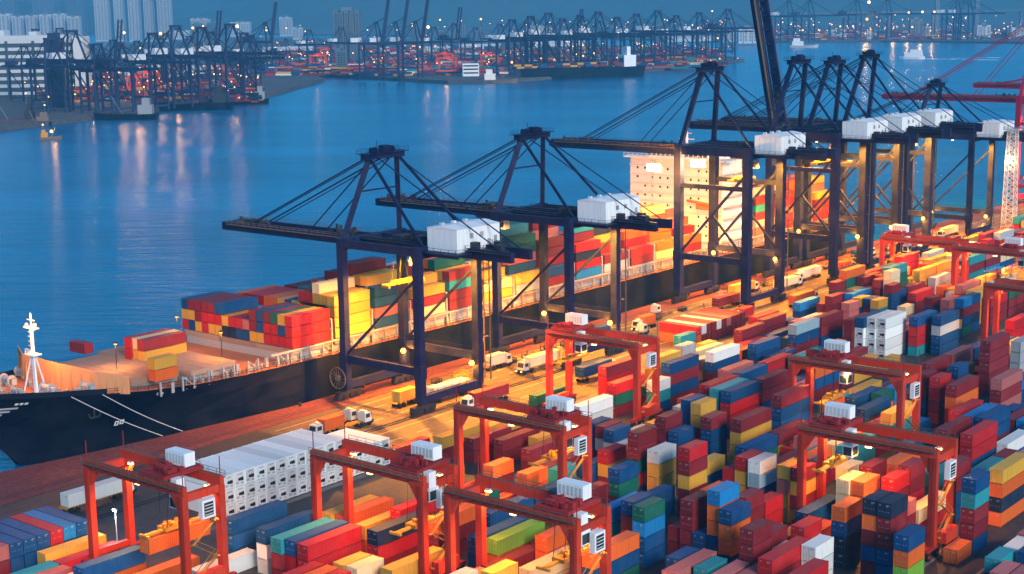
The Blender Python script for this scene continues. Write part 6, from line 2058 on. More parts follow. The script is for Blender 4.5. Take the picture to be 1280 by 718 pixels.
# containers hanging in yard cranes
container(-189.3, 144.8, 7.2, 4, 0, 'O', True, 'orange forty-foot container hanging in the yard crane beside the bow', 'stacked containers')
container(-141.4, 277.4, 7.7, 2, 0, 'O', True, 'orange twenty-foot container hanging in the yard crane below the white reefer block', 'stacked containers')
ORD = 'first second third fourth fifth sixth seventh eighth ninth tenth eleventh twelfth thirteenth fourteenth fifteenth sixteenth seventeenth eighteenth nineteenth twentieth twenty-first twenty-second twenty-third twenty-fourth twenty-fifth twenty-sixth twenty-seventh twenty-eighth twenty-ninth thirtieth'.split()
# ------------------------------------------------------------------ trucks, masts, boats
def truck(x, y, label, heading=1, load=None, L=4, cab=M_TRUCKW, trailer=True):
    """terminal tractor with skeletal trailer, nose towards +y when heading is 1"""
    t = thing('terminal_tractor', label, 'truck', (x, y, 0), 0 if heading > 0 else math.pi, 'terminal tractors on the apron road')
    b = MB(); b.b2(-1.1, 1.1, 1.0, 5.4, .55, .95); b.b2(-1.2, 1.2, 4.9, 5.6, .45, 1.2); b.build('chassis', M_STEEL, t)
    b = MB(); vs = [(-1.15,2.9,.96),(1.15,2.9,.96),(1.15,5.2,.96),(-1.15,5.2,.96),(-1.15,2.9,3.1),(1.15,2.9,3.1),(1.1,4.7,3.1),(-1.1,4.7,3.1)]
    b.add(vs, [(0,3,2,1),(4,5,6,7),(0,1,5,4),(1,2,6,5),(2,3,7,6),(3,0,4,7)]); b.box(0, 3.5, 3.3, 1.6, .8, .3); cb = b.build('cab', cab, t)
    b = MB(); b.add([(-.95,5.06,1.75),(.95,5.06,1.75),(.92,4.78,2.85),(-.92,4.78,2.85)], [(0,1,2,3)]); b.b2(1.14,1.19,3.2,4.5,1.9,2.8); b.b2(-1.19,-1.14,3.2,4.5,1.9,2.8); b.build('windscreen', M_GLASS, cb)
    for yy in (1.7, 4.5):
        for s in (-1, 1): b = MB(); b.tube((s*.75, yy, .5), (s*1.15, yy, .5), .5, 12); b.build('wheel', M_RUBBER, t)
    for s in (-1, 1): b = MB(); b.ball((s*.8, 5.64, .9), .16); b.build('headlight', E_WARM, t)
    b = MB(); b.ball((0, 3.4, 3.55), .15); b.build('beacon', E_SOD, t)
    if trailer:
        Ln = 12.6 if L == 4 else 7.
        tr = thing('container_trailer', 'skeletal yellow trailer: '+' '.join(label.replace('pulling','with').replace('hauling','with').split()[1:13]), 'trailer', (x, y, 0), 0 if heading > 0 else math.pi, 'container trailers on the apron road')
        b = MB()
        for s in (-.5, .5): b.b2(s-.1, s+.1, 2.4-Ln, 2.4, 1.05, 1.35)
        for q in range(6): yy = 2.3-Ln*q/5.05; b.b2(-1.2, 1.2, yy-.12, yy+.12, 1.1, 1.32)
        b.build('frame', M_YEL, tr)
        for yy in (3.6-Ln, 4.9-Ln):
            for s in (-1, 1): b = MB(); b.tube((s*.7, yy, .5), (s*1.2, yy, .5), .5, 12); b.build('wheel', M_RUBBER, tr)
        if load:
            ln = 12.19 if L == 4 else 6.06
            o = container(x, y+heading*(2.4-ln/2), 1.37, L, 0, load, heading > 0, '%s container on a trailer, %s' % (CNAME[load], ' '.join(label.split(' box ')[-1].split(' reefer ')[-1].split()[:9])), 'stacked containers')
    return t
truck(-237.0, 250.0, 'white tractor pulling a mustard box under the first quay crane', 1, 'Y', 2)
truck(-232.8, 263.5, 'white tractor pulling a long white box beside the first crane landside legs', 1, 'W', 4)
truck(-233.8, 293.5, 'white tractor hauling a cream box towards the bow, behind a red yard crane', -1, 'C', 4)
truck(-236.4, 227.0, 'bare white tractor at the foot of the first quay crane, left of the pair', 1, None, 2)
truck(-232.6, 227.6, 'bare white tractor at the foot of the first quay crane, right of the pair', 1, None, 2)
truck(-233.6, 221.5, 'white tractor pulling a short orange box just behind the reefer stack', -1, 'O', 2)
truck(-248.0+.6, 366.0, 'white tractor driving alone beside the dark hull under the third crane', 1, None, 4, trailer=False)
truck(-234.6, 164.5, 'white tractor pulling a white reefer past the bow-side yard crane', 1, 'W', 4)
truck(-219.5, 412.0, 'white tractor pulling an orange box behind the third crane legs', 1, 'O', 4)
truck(-236.0, 395.0, 'white tractor pulling a maroon box inside the third crane portal', 1, 'M', 4)
truck(-241.0, 330.0, 'white tractor pulling a navy box inside the second crane portal', -1, 'B', 4)
truck(-219.5, 452.0, 'white tractor pulling an orange box beyond the raised-boom crane', -1, 'O', 4)
truck(-236.0, 432.0, 'white tractor pulling a cream box before the raised-boom crane', 1, 'C', 4)
tr_ = random.Random(77)
lanes = [(-243.0,1),(-239.0,-1),(-235.2,1),(-221.8,-1),(-216.6,1)]
NT = ['a','b']
extra = [(0,290,'S'),(3,258,'M'),(4,300,'B'),(1,352,'O'),(2,341,None),(4,344,'T'),(3,378,'R'),(0,416,'Y'),(1,446,'W'),(2,468,'O'),(4,486,'M'),(0,500,'B'),(2,520,'R'),(3,540,'Y'),(1,560,'C'),(4,586,'O')]
for i, (ln_, yy, ld) in enumerate(extra):
    x, hd = lanes[ln_]
    truck(x, yy, 'white tractor %s, %s along the apron from the bow' % ('with %s box' % CNAME[ld] if ld else 'with bare trailer', ORD[i]), hd, ld, 4 if i % 3 else 2)
# working people and small gear are too small to read; lashing cages and gear boxes along the apron are things
rr = random.Random(21)
cage_spots = [(-244.2+rr.uniform(-1,1), 268+i*9.5+rr.uniform(-3,3)) for i in range(30)]
for i, (x, y) in enumerate(cage_spots):
    b = MB(); L_ = rr.uniform(2.0, 5.5); h_ = rr.uniform(1., 2.4); w_ = rr.uniform(1.2, 2.2)
    b.b2(-w_/2, w_/2, -L_/2, L_/2, .12, .3)
    for sx_ in (-1, 1):
        for sy_ in (-1, 1): b.bar((sx_*(w_/2-.08), sy_*(L_/2-.08), 0), (sx_*(w_/2-.08), sy_*(L_/2-.08), h_), .14)
    for z in (h_*.5, h_):
        for s in (-1, 1): b.bar((s*(w_/2-.08), -L_/2, z), (s*(w_/2-.08), L_/2, z), .1); b.bar((-w_/2, s*(L_/2-.08), z), (w_/2, s*(L_/2-.08), z), .1)
    for k in range(5): b.box(rr.uniform(-.5,.5)*w_*.6, rr.uniform(-.4,.4)*L_, .3+h_*.25*rr.random(), rr.uniform(.3,.8), rr.uniform(.3,1.2), rr.uniform(.3,.9), rz=rr.uniform(0,1))
    o = b.build('lashing_cage', rr.choice([M_STEEL, M_YEL, M_GREY, M_DECKY])); o.location = (x, y, .02)
    tag(o, 'open steel lashing gear cage on the apron beside the hull, %s from the bow' % ORD[i], 'cage', 'lashing cages on the apron')
# lattice flood mast
def lattice(name, label, x, y, h, w0, m_, lamp_h, pw):
    t = thing(name, label, 'light mast', (x, y, 0), 0)
    b = MB(); n = int(h/2.4)
    for k in range(n):
        z0, z1 = k*h/n, (k+1)*h/n; a0 = w0*(1-.35*z0/h)/2; a1 = w0*(1-.35*z1/h)/2
        for i in range(4):
            s = [(-1,-1),(1,-1),(1,1),(-1,1)]; p, q = s[i], s[(i+1) % 4]
            b.bar((p[0]*a0,p[1]*a0,z0),(p[0]*a1,p[1]*a1,z1),.26); b.bar((p[0]*a0,p[1]*a0,z0),(q[0]*a1,q[1]*a1,z1),.14); b.bar((q[0]*a0,q[1]*a0,z0),(p[0]*a1,p[1]*a1,z1),.14); b.bar((p[0]*a1,p[1]*a1,z1),(q[0]*a1,q[1]*a1,z1),.14)
    b.build('lattice_tower', m_, t)
    b = MB(); b.b2(-w0*.6,w0*.6,-w0*.6,w0*.6,h,h+.2); b.rail((-w0*.6,-w0*.6,h+.2),(w0*.6,-w0*.6,h+.2),1.1,1.2,.06); b.rail((w0*.6,-w0*.6,h+.2),(w0*.6,w0*.6,h+.2),1.1,1.2,.06); b.build('platform', m_, t)
    b = MB(); b.ball((-.4,-w0*.55-.3,lamp_h),.55); b.build('bulb', E_FLOOD, t)
    lamp(t, (-.4,-w0*.55-1.2,lamp_h-.4), pw, SOD, .5)
    return t
lattice('lattice_mast', 'white lattice flood mast rising from the yard near the right edge', -209.6, 549.0, 44., 4.6, M_LGREY, 33., 1200)
# crimson gantry landside, low cool floodlight by the bow crane
t = thing('floodlight_mast', 'slim mast with one glaring white floodlight beside the bow-side yard crane', 'light mast', (-213.2, 150.6, 0))
b = MB(); b.tube((0,0,0),(0,0,6.2),.11,8,.08); b.b2(-.5,.5,-.25,.25,0,.25); b.build('pole', M_LGREY, t)
b = MB(); b.b2(-.4,.4,-.2,.2,6.2,6.5); b.build('lamp_head', M_GREY, t); b = MB(); b.b2(-.34,.34,-.32,-.202,6.22,6.48); b.build('bulb', E_COOL, t)
lamp(t, (0, -.9, 6.), 900, COOL, .25)
b = MB(); b.b2(-.25,.25,-70,90,0,.85); b.b2(-.4,.4,-70,90,0,.2)
o = b.build('barrier', paint('barrier_concrete', (.42,.30,.20), .85, .5, .3, vary=0)); o.location = (-88.2, 250, .01); tag(o, 'long low concrete barrier along the road at the lower right', 'barrier')
# yard light masts
for i, (x, y, h) in enumerate(((-151.9, 300, 26), (-151.9, 395, 26), (-95.5, 300, 26), (-209.0, 300, 24), (-209.0, 380, 24), (-209., 470, 26), (-152., 480, 26), (-95.5, 400, 26))):
    pass

# ------------------------------------------------------------------ boats
def boat(name, label, x, y, L, B, rz, hm, sm, cat='boat', house=.3, mastlamp=True):
    t = thing(name, label, cat, (x, y, -4), rz)
    b = MB(); st = [(-.5,.8,1.),(-.3,1.,.95),(.1,1.,.95),(.32,.8,1.05),(.5,.05,1.35)]; H_ = L*.075+1.
    vs = []
    for (u, w_, h_) in st: vs += [(u*L, -w_*B/2, h_*H_), (u*L, w_*B/2, h_*H_), (u*L*.97, w_*B*.38, -.8), (u*L*.97, -w_*B*.38, -.8)]
    fs = []
    for i in range(4):
        a = i*4; c = a+4; fs += [(a, c, c+1, a+1), (a+1, c+1, c+2, a+2), (a+3, c+3, c, a)]
    fs += [(0,1,2,3), (19,18,17,16)]
    b.add(vs, fs); b.build('hull', hm, t)
    b = MB(); b.b2(-.42*L, (-.42+house)*L, -B*.36, B*.36, H_*.96, H_*.96+B*.55); b.b2(-.38*L, (-.42+house*.7)*L, -B*.28, B*.28, H_*.96+B*.55, H_*.96+B*.95); w_ = b.build('wheelhouse', sm, t)
    b = MB(); b.b2((-.42+house)*L, (-.42+house)*L+.06, -B*.3, B*.3, H_*.96+B*.2, H_*.96+B*.42); b.build('window', M_GLASS, w_)
    b = MB(); b.tube((-.3*L,0,H_),(-.3*L,0,H_+B*1.6),.12,6); b.bar((.05*L,0,H_*.95),(.22*L,0,H_+B*1.1),.25); b.build('mast', M_GREY, t)
    if mastlamp:
        b = MB(); b.ball((-.3*L,0,H_+B*1.6),.45); b.build('bulb', E_WARM, t)
    return t
bt = boat('workboat', 'small lit workboat alone on the water at the left', -1013, 679, 17, 6, R(60), M_DECKY, M_YEL)
b = MB(); b.ball((1,0,6.5),1.1); b.build('bulb', E_FARL, bt); lamp(bt, (3,-3,9), 1500, WARM, .5)
fb = boat('ferry', 'small white ferry trailing a pale wake far out on the right', -1092, 2396, 42, 12, R(200), M_WHITE, M_WHITE, house=.7)
b = MB()
rw = random.Random(5)
m, t, p = nt('wake_foam'); p.inputs['Base Color'].default_value = (.85,.90,.92,1); p.inputs['Roughness'].default_value = .8
tc = node(t, 'ShaderNodeNewGeometry'); nz = node(t, 'ShaderNodeTexNoise', Scale=.09, Detail=5.); t.links.new(tc.outputs['Position'], nz.inputs['Vector'])
t.links.new(ramp(t, nz.outputs[0], .36, .56, 0., .95), p.inputs['Alpha'])
dx, dy = math.cos(R(200)), math.sin(R(200)); nx, ny = -dy, dx
for s in (-1, 1):
    pts = []
    for k in range(9):
        d = 12+k*16; wv = 4+k*6.5; pts.append((-1092-dx*d+nx*s*wv, 2396-dy*d+ny*s*wv, 3+k*1.2))
    vs = []
    for (x, y, ww) in pts: vs += [(x-nx*ww, y-ny*ww, -3.99+.004*(s+1)), (x+nx*ww, y+ny*ww, -3.99+.004*(s+1))]
    b.add(vs, [(2*k, 2*k+1, 2*k+3, 2*k+2) for k in range(8)])
o = b.build('wake', m); o['kind'] = 'stuff'

# ------------------------------------------------------------------ far terminals
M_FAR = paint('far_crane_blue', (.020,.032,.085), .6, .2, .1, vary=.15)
def far_crane(x, y, h, ang, label, raised, red=False):
    pm = M_CRIM if red else M_FAR
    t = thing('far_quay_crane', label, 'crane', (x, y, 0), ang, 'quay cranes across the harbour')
    s = h/72.
    zg = 44*s; XW, XL, w_ = -13*s, 13*s, 10*s
    b = MB()
    for sx_ in (XW, XL):
        for sy_ in (-w_, w_): b.bar((sx_, sy_, 0), (sx_, sy_, zg+2*s), 1.9*s)
        b.bar((sx_, -w_, 4*s), (sx_, w_, 4*s), 1.6*s); b.bar((sx_, -w_, zg), (sx_, w_, zg), 1.6*s)
    for sy_ in (-w_, w_): b.bar((XW, sy_, 13*s), (XL, sy_, 13*s), 1.6*s); b.bar((XW, sy_, 14*s), (XL, sy_, zg-4*s), 1.*s); b.bar((XW, sy_, zg), (XL, sy_, zg), 1.3*s)
    b.build('portal_frame', pm, t)
    b = MB()
    for sy_ in (-3*s, 3*s): b.bar((XW-2, sy_, zg+1.6*s), (XL+24*s, sy_, zg+1.6*s), 1.5*s, 2.4*s)
    b.build('girder', pm, t)
    b = MB(); a = R(80) if raised else 0; L = 56*s
    tip = (XW-3*s-L*math.cos(a), zg+1.6*s+L*math.sin(a))
    for sy_ in (-3*s, 3*s): b.bar((XW-3*s, sy_, zg+1.6*s), (tip[0], sy_, tip[1]), 1.5*s, 2.4*s)
    for k in range(8): q = (k+.5)/8; xx = XW-3*s+(tip[0]-XW+3*s)*q; zz = zg+1.6*s+(tip[1]-zg-1.6*s)*q; b.bar((xx, -3*s, zz), (xx, 3*s, zz), .8*s)
    b.build('boom', pm, t)
    b = MB(); ax = XW+5*s
    for sy_ in (-1, 1):
        b.bar((XW, sy_*w_, zg+2*s), (ax, sy_*4*s, h), 1.5*s); b.bar((ax, sy_*4*s, h), (XL, sy_*w_*.8, zg+2*s), .8*s); b.bar((ax, sy_*3*s, h), (XL+20*s, sy_*3*s, zg+3*s), .4*s)
        q = .8 if not raised else .6; b.bar((ax, sy_*3*s, h), (XW-3*s+(tip[0]-XW+3*s)*q, sy_*3*s, zg+2*s+(tip[1]-zg-2*s)*q), .5*s)
    b.bar((ax, -6*s, h), (ax, 6*s, h), 2.2*s); b.build('a_frame', pm, t)
    b = MB(); b.b2(XL+2*s, XL+12*s, -7*s, 7*s, zg+3*s, zg+8.5*s); b.build('machinery_house', M_WHITE if int(x) % 3 else pm, t)
    return t
L1c = [(62,141,50),(90,139,40),(45,104,38),(75,104,37),(122,142,58),(148,140,57),(190,137,45),(218,134,27),(250,131,38),(285,127,24),(303,124,46)]
L1n = ['nearest the left picture edge','second along the left quay','beside the white warehouse, left one','beside the white warehouse, right one','behind the dark barge, left one','behind the dark barge, right one',
       'under the lone bright lamps','tallest of the left terminal group','between two bright lamps','rising beside the boom-up crane','last before the tip of the left quay']
def gnd(px, py, z=0.):
    X, Y = px-640, -(py-359); xx = cr*X+sr*Y; yy = -sr*X+cr*Y
    d = rt*(xx/F_PX)+rt.cross(fw)*(yy/F_PX)+fw; k = (z-CAM_H)/d.z; return d.x*k, d.y*k
for (px, by, ay), nm in zip(L1c, L1n):
    x, y = gnd(px, by); h = 80*(by-ay)/(by-19.)*1.05+6
    far_crane(x, y, min(78, max(48, h)), R(178), 'dark crane on the far left quay, '+nm, False)
for i, (px, by, nm) in enumerate(((320,93,'leftmost of the raised booms'),(347,92,'small one right of the leftmost raised boom'),(457,99,'first of the three raised booms'),(481,99,'middle of the three raised booms'),(506,98,'last of the three raised booms'))):
    x, y = gnd(px, by); far_crane(x, y+12, 74 if i != 1 else 50, R(205), 'dark boom-up crane on the middle far quay, '+nm, i != 1)
for i, (px, by) in enumerate(((645,98),(668,97),(690,96),(708,95),(730,93),(752,92),(776,90),(800,88),(826,86),(850,84),(878,82),(914,79))):
    x, y = gnd(px, by-3); x -= 22
    far_crane(x, y+12, 74+(i % 3)*4, R(170), 'dark crane on the middle far quay, %s from its left corner' % ORD[i], False)
for i, (px, by) in enumerate(((975,53),(1001,53),(1060,50),(1098,50),(1184,51),(1199,51))):
    x, y = gnd(px, by); far_crane(x, y+20, 96, R(180), 'hazy crane on the farthest shore, %s from the left' % ORD[i], False)
for i, (px, by, h_, rs_) in enumerate(((30,126,58,0),(110,118,56,0),(140,116,60,1),(170,113,58,0),(205,112,66,0),(235,110,62,0),(262,108,66,1),(312,108,62,0),(385,86,60,0),(425,86,64,0),(540,84,62,0),(565,82,66,1),(592,82,60,0),(622,80,64,0),(655,80,66,0),(684,78,64,0),(716,77,62,1),(744,76,66,0),(790,74,64,0),(835,72,66,0),(875,70,64,0),(905,68,66,0))):
    x, y = gnd(px, by); far_crane(x, y, h_, R(185 if i < 8 else 172), 'crane in the hazy second row across the harbour, %s from the left' % ORD[i], rs_ == 1)
# warehouse on the left quay
bx, by_ = gnd(48, 122)
M_WARE = paint('warehouse_concrete', (.50,.53,.56), .8, .3, .02, vary=0, streak=False); M_WARED = paint('warehouse_dark_bays', (.05,.07,.09), .6, .2, .05, vary=0, streak=False)
t = thing('warehouse', 'wide white multi-storey warehouse with dark open floors at the left edge', 'building', (bx-45, by_+20, 0), R(40))
b = MB(); b.b2(-52, 52, -22, 24, 0, 62); b.build('floors', M_WARED, t)
b = MB()
for k in range(8): z = 2+k*8.2; b.b2(-53, 53, -23, 25, z, z+3.6)
b.b2(-53, 53, -23.2, 25.2, 63.0, 68.0); b.build('floor_bands', M_WARE, t)
for x in (-53, -18, 12): b = MB(); b.b2(x, x+3, -24, -23.3, 0, 62); b.build('column', M_WARED, t)
b = MB(); b.b2(56, 68, -16, 12, 0, 66); b.build('stair_tower', M_WARE, t)
for a in ((-40,-22,-10,10,68,74),(5,14,-8,8,68,72)): b = MB(); b.b2(*a); b.build('roof_plant', M_WARE, t)
# apartment towers and other blocks
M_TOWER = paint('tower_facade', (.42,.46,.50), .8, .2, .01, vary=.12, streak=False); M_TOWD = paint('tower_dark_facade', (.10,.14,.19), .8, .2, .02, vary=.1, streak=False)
def tower(px, py, wpx, top, label, dark=False, group=None):
    x, y = gnd(px, py); dist = math.hypot(x, y); w_ = wpx*dist/F_PX; dep = w_*.8
    hor = 9.+(640-px)*math.tan(R(ROLL)); h = CAM_H*(1-(top-hor)/(py-hor))
    t = thing('apartment_tower', label, 'building', (x, y, 0), R(AZ), group)
    b = MB(); n = max(2, int(w_/9))
    for k in range(n):
        x0 = -w_/2+k*w_/n; hh = h-(3 if k % 2 else 0); b.b2(x0+.5, x0+w_/n-.5, -dep/2-(2.5 if k % 2 else 0), dep/2, 0, hh)
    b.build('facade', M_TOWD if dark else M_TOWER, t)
    for k in range(n):
        b = MB(); x0 = -w_/2+k*w_/n; y0 = -dep/2-(2.5 if k % 2 else 0)
        z = 6
        while z < h-6: b.b2(x0+w_/n*.25, x0+w_/n*.75, y0-.12, y0-.02, z, z+1.6); z += 3.2
        if b.v: b.build('window_column', M_GLASS, t)
    b = MB(); b.b2(-w_*.2, w_*.2, -dep*.25, dep*.25, h-1, h+5); b.build('roof_plant', M_TOWD, t)
    return t
names = ['first pale tower from the left edge','second pale tower from the left edge','third pale tower from the left edge','fourth pale tower from the left edge','fifth pale tower from the left edge','sixth pale tower before the gap']
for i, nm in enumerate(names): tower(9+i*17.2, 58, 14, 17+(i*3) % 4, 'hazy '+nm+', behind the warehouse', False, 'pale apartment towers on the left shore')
for i, (px, w_, tp) in enumerate(((132,19,-18),(153,14,-22),(172,16,-25),(190,14,-24),(208,16,-20))): tower(px, 52, w_, tp, 'tall bluish tower cut by the top edge, %s from the left' % ORD[i], False, 'tall towers above the left terminal')
for i, (px, w_, tp) in enumerate(((12,22,0),(60,26,-4),(98,20,-8))): tower(px, 47, w_, tp, ['faint blue tower at the top left corner','faint blue tower block right of the top left corner','faint blue tower before the tall bluish group'][i], True, 'faint far towers')
tower(436, 78, 32, 13, 'solid dark blue slab block standing alone beside the raised booms', True)
tower(428, 92, 14, 60, 'low square blue block at the quay, left of the raised booms', True)
t_ = gnd(586, 96); t = thing('quay_office', 'small white office block with dark floors on the middle far quay', 'building', (t_[0]-8, t_[1]+14, 0), R(AZ))
b = MB(); b.b2(-11, 11, -8, 8, 0, 17); b.build('walls', M_WHITE, t)
b = MB()
for z in (3.5, 8.5, 13): b.b2(-10, 10, -8.1, -8.02, z, z+2.)
b.build('window_bands', M_GLASS, t)
x, y = gnd(70, 137); t = thing('tower_block', 'tall dark blue block standing between the crane legs at the far left', 'building', (x-25, y+20, 0), R(AZ))
b = MB(); b.b2(-8, 8, -8, 8, 0, 68); b.build('facade', M_FAR, t); b = MB(); b.b2(-5, 5, -5, 5, 68, 73); b.build('roof_plant', M_FAR, t)
# low-rise town along the far shore
rl = random.Random(31)
spots = sorted([rl.uniform(225, 420) for _ in range(9)]+[rl.uniform(515, 935) for _ in range(15)]+[rl.uniform(985, 1275) for _ in range(12)])
for i, px in enumerate(spots):
    py = rl.uniform(45, 50) if px > 960 or px < 420 else rl.uniform(50, 56)
    tower(px, py, rl.uniform(9, 24), py-rl.uniform(7, 26), 'hazy low block in the town across the harbour, %s from the left' % (ORD+['thirty-%s' % o for o in ORD[:9]])[i], rl.random() < .5, 'town blocks across the harbour')
# low sheds
sheds = [(360,66,60,9,'long pale shed roof behind the middle quay'),(175,100,46,8,'flat pale shed among the left terminal cranes'),(250,92,30,8,'white flat roof shed near the boom-up crane'),(545,66,40,9,'pale shed behind the middle quay lamps'),(600,62,50,8,'long pale shed right of the middle quay lamps'),(700,58,60,8,'pale shed behind the row of twelve cranes'),(860,52,60,9,'pale shed at the right end of the row of twelve cranes')]
for (px, py, wp, h, nm) in sheds:
    x, y = gnd(px, py); w_ = wp*math.hypot(x, y)/F_PX
    t = thing('warehouse_shed', nm, 'shed', (x, y, 0), R(AZ))
    b = MB(); b.b2(-w_/2, w_/2, -14, 14, 0, h); b.build('wall', M_WARE, t)
    b = MB(); b.add([(-w_/2-1,-15,h),(w_/2+1,-15,h),(w_/2+1,15,h),(-w_/2-1,15,h),(-w_/2-1,0,h+4),(w_/2+1,0,h+4)],[(0,1,5,4),(2,3,4,5),(1,2,5),(3,0,4)]); b.build('roof', M_LGREY, t)
# far container yards
def far_stacks(name, label, px0, px1, py0, py1, n, seed):
    rnd = random.Random(seed); b = MB(); ks = 'MMMBBNOPYTWRMMB'
    for i in range(n):
        px = rnd.uniform(px0, px1); py = rnd.uniform(py0, py1); x, y = gnd(px, py); k = rnd.randint(1, 4)
        for q in range(k):
            b.box(x, y, 1.3+q*2.6, rnd.choice((6, 12.2, 12.2, 24)), rnd.choice((2.44, 5, 7.5, 10)), 2.55, keys.index(rnd.choice(ks)), R(20))
    o = b.build(name, [CM[k] for k in keys]); tag(o, label, 'containers', None, 'stuff')
far_stacks('far_stacked_containers', 'distant container stacks spread over the left terminal', 60, 320, 84, 128, 620, 3)
far_stacks('far_stacked_containers', 'distant container stacks spread over the middle terminal', 335, 900, 62, 86, 900, 4)
far_stacks('far_stacked_containers', 'distant container stacks along the front of the middle quay', 335, 640, 84, 95, 420, 14)
far_stacks('far_stacked_containers', 'distant container stacks on the farthest shore', 960, 1290, 40, 50, 320, 6)
# far yard cranes, lit red and orange
for i, (px, by, nm) in enumerate(((398,88,'left of the three raised booms'),(410,78,'behind and left of the three raised booms'),(560,93,'glowing orange one on the middle quay'),(556,86,'behind the glowing orange one'),(612,88,'right of the small white office'),(175,122,'among the left terminal cranes'),(186,116,'behind the others on the left terminal'))):
    x, y = gnd(px, by)
    t = thing('far_yard_crane', 'far red yard crane, '+nm, 'crane', (x, y, 0), R(30), 'red yard cranes across the harbour')
    for sx_ in (-12, 12):
        b = MB()
        for sy_ in (-4, 4): b.bar((sx_, sy_, 0), (sx_, sy_, 22), 1.4)
        b.bar((sx_, -4, 2), (sx_, 4, 2), 1.2); b.build('leg_frame', M_RED, t)
    b = MB()
    for sy_ in (-4, 4): b.bar((-13, sy_, 22.5), (13, sy_, 22.5), 1.4, 2)
    b.b2(-3, 3, -4, 4, 23.6, 26); b.build('girder', M_RED, t)
    lamp(t, (0, -9, 17), 3500, WARM, 1.5)
# lamp masts across the harbour
FL = [(160,122,41,2.6),(205,118,42,3.2),(245,112,35,2.6),(258,112,33,2.),(300,106,33,3.6),(180,128,60,2.),(228,120,70,2.2),(238,118,75,1.6),(128,128,83,2.2),(297,112,72,1.4),(62,136,121,1.8),(285,118,52,1.6),(335,82,38,1.8),
      (410,84,66,1.6),(432,86,70,1.8),(468,88,78,1.4),(536,72,34,3.2),(551,70,25,2.),(577,70,26,1.8),(602,72,24,2.2),(621,84,52,1.6),(640,88,78,2.4),(610,96,90,1.4),(676,84,73,1.8),(697,82,71,2.),(720,80,68,2.2),(729,80,70,1.6),(752,78,66,1.4),(765,90,80,1.3),
      (1083,50,24,2.8),(1118,48,18,2.2),(1135,48,16,2.4),(1152,48,15,2.4),(1167,48,15,2.4),(1066,48,33,1.8),(1050,48,33,1.6),(1140,50,34,1.6),(1003,50,38,1.6),(897,66,48,1.8),(867,66,62,1.8),(1085,50,3,3.4),(890,58,14,1.6),(770,60,30,1.4)]
FLAB = {}
for a, bq, nm in ((0, 328, 'over the left terminal'), (328, 950, 'over the middle terminal'), (950, 1400, 'over the farthest shore')):
    for k, i in enumerate(sorted((i for i, f in enumerate(FL) if a <= f[0] < bq), key=lambda i: FL[i][0])): FLAB[i] = nm+', '+ORD[k]+' from the left'
for i, (px, by, ly, r_) in enumerate(FL):
    x, y = gnd(px, by); dist = math.hypot(x, y); hor = 9.+(640-px)*math.tan(R(ROLL)); h = CAM_H*(1-(ly-hor)/(by-hor)); rad = r_*dist/F_PX*.5
    t = thing('far_lamp_mast', 'distant glowing lamp mast %s' % FLAB[i], 'light mast', (x, y, 0), 0, 'distant lamp masts across the harbour')
    b = MB(); b.tube((0,0,0),(0,0,h-rad),.5,6); b.build('pole', M_STEEL, t)
    b = MB(); b.ball((0,0,h),rad,8); b.build('lamp_head', E_FARL if (i*7) % 4 else E_FARW, t)
    if r_ > 1.9: lamp(t, (0,-8,h*.7), 15000 if px < 900 else 26000, WARM, 2.)
# scattered small lights of yards and city, countless
def light_dust(name, label, px0, px1, py0, py1, n, seed, zr, m_):
    rnd = random.Random(seed); b = MB()
    for i in range(n):
        x, y = gnd(rnd.uniform(px0, px1), rnd.uniform(py0, py1)); d = math.hypot(x, y); r_ = d/F_PX*rnd.choice((.3,.36,.46,.62))
        b.ball((x, y, rnd.uniform(*zr)), r_, 6)
    o = b.build(name, m_); tag(o, label, 'lights', None, 'stuff')
light_dust('terminal_lights', 'countless small orange lights over the left terminal', 30, 325, 92, 132, 150, 1, (4, 30), E_FARL)
light_dust('terminal_lights', 'countless small orange lights over the middle terminal', 330, 925, 56, 92, 230, 2, (3, 24), E_FARL)
light_dust('city_lights', 'countless pale city lights along the far shore', 230, 1290, 31, 52, 150, 3, (3, 40), E_FARW)
light_dust('city_lights', 'countless orange city lights along the far shore', 640, 1290, 34, 52, 190, 5, (3, 30), E_FARL)
light_dust('city_lights', 'white lights of the town below the hills', 215, 330, 24, 36, 60, 9, (3, 20), E_FARW)
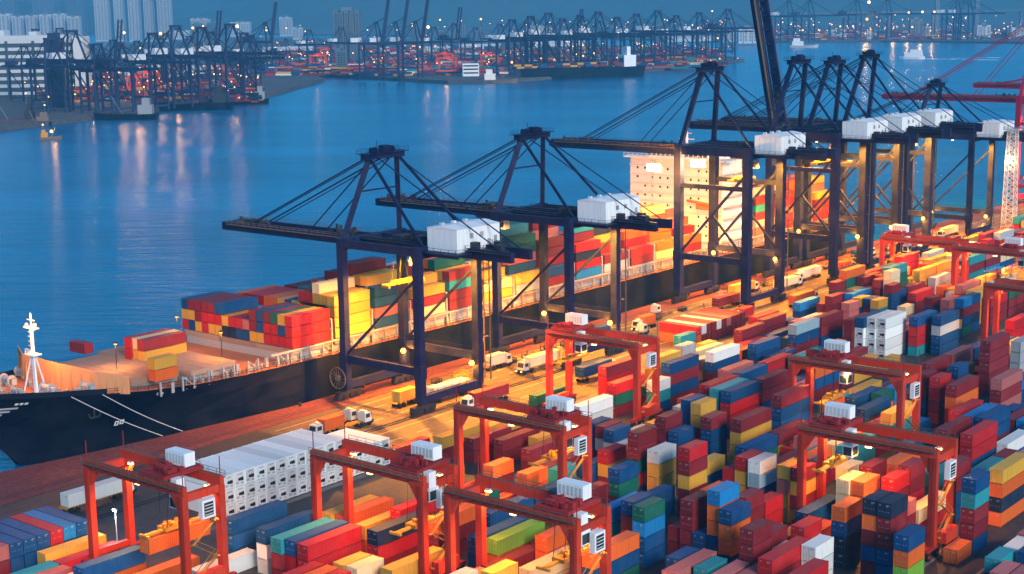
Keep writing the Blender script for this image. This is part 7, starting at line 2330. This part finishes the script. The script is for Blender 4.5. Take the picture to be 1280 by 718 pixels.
# ships and barges alongside far quays
boat('barge', 'dark barge with a white deckhouse moored by the left quay', *gnd(158,150,-4), 58, 15, R(222), M_HULL, M_GREY, 'barge', .22)
boat('barge', 'long dark barge moored right of the white-deckhouse barge', *gnd(236,138,-4), 88, 17, R(222), M_HULL, M_STEEL, 'barge', .14)
boat('barge', 'dark barge at the very tip of the left quay', *gnd(305,130,-4), 52, 14, R(225), M_HULL, M_GREY, 'barge', .2)
boat('tugboat', 'small tug with an orange-lit cabin at the far left edge', *gnd(46,157,-4), 26, 9, R(225), M_HULL, M_DECKY, 'tugboat', .4)
boat('barge', 'low reddish barge cut by the left picture edge', *gnd(14,156,-4), 48, 14, R(225), M_BOOT, M_STEEL, 'barge', .15)
sx_, sy_ = gnd(728,98,-4)
fs = boat('cargo_ship', 'long dark cargo ship with a white block at the middle far quay', sx_, sy_, 180, 28, R(242), M_HULL, M_WHITE, 'ship', .10)
b = MB(); rs = random.Random(9)
for i in range(70):
    u = -48+(i//5)*11.; v = -10+(i % 5)*5
    for q in range(rs.randint(0, 2)): b.box(u+rs.uniform(-.2,.2), v, 17.+q*2.6, 10.4, 4.7, 2.5, rs.randrange(4))
o = b.build('deck_cargo', [CM['M'], CM['B'], CM['N'], CM['Y']], fs)
boat('cargo_ship', 'small white ship lying before the farthest shore', *gnd(1005,60,-4), 60, 16, R(30), M_LGREY, M_WHITE, 'ship', .4)
boat('barge', 'flat barge with bright deck at the corner of the middle quay', *gnd(625,104,-4), 46, 14, R(35), M_DECKY, M_CREAM, 'barge', .3)
# cable-stayed bridge far at the right
t = thing('bridge', 'faint long bridge with two tower legs at the top right', 'bridge', (*gnd(1200,46), 0), R(AZ-4))
b = MB(); b.b2(-420, 900, -8, 8, 62, 66); b.build('deck', M_TOWD, t)
for x in (-60, 40): b = MB(); b.b2(x-5, x+5, -6, 6, 0, 150); b.build('tower', M_TOWD, t)
for x in range(-400, 880, 110): b = MB(); b.b2(x-2, x+2, -5, 5, 0, 62); b.build('pier', M_TOWD, t)
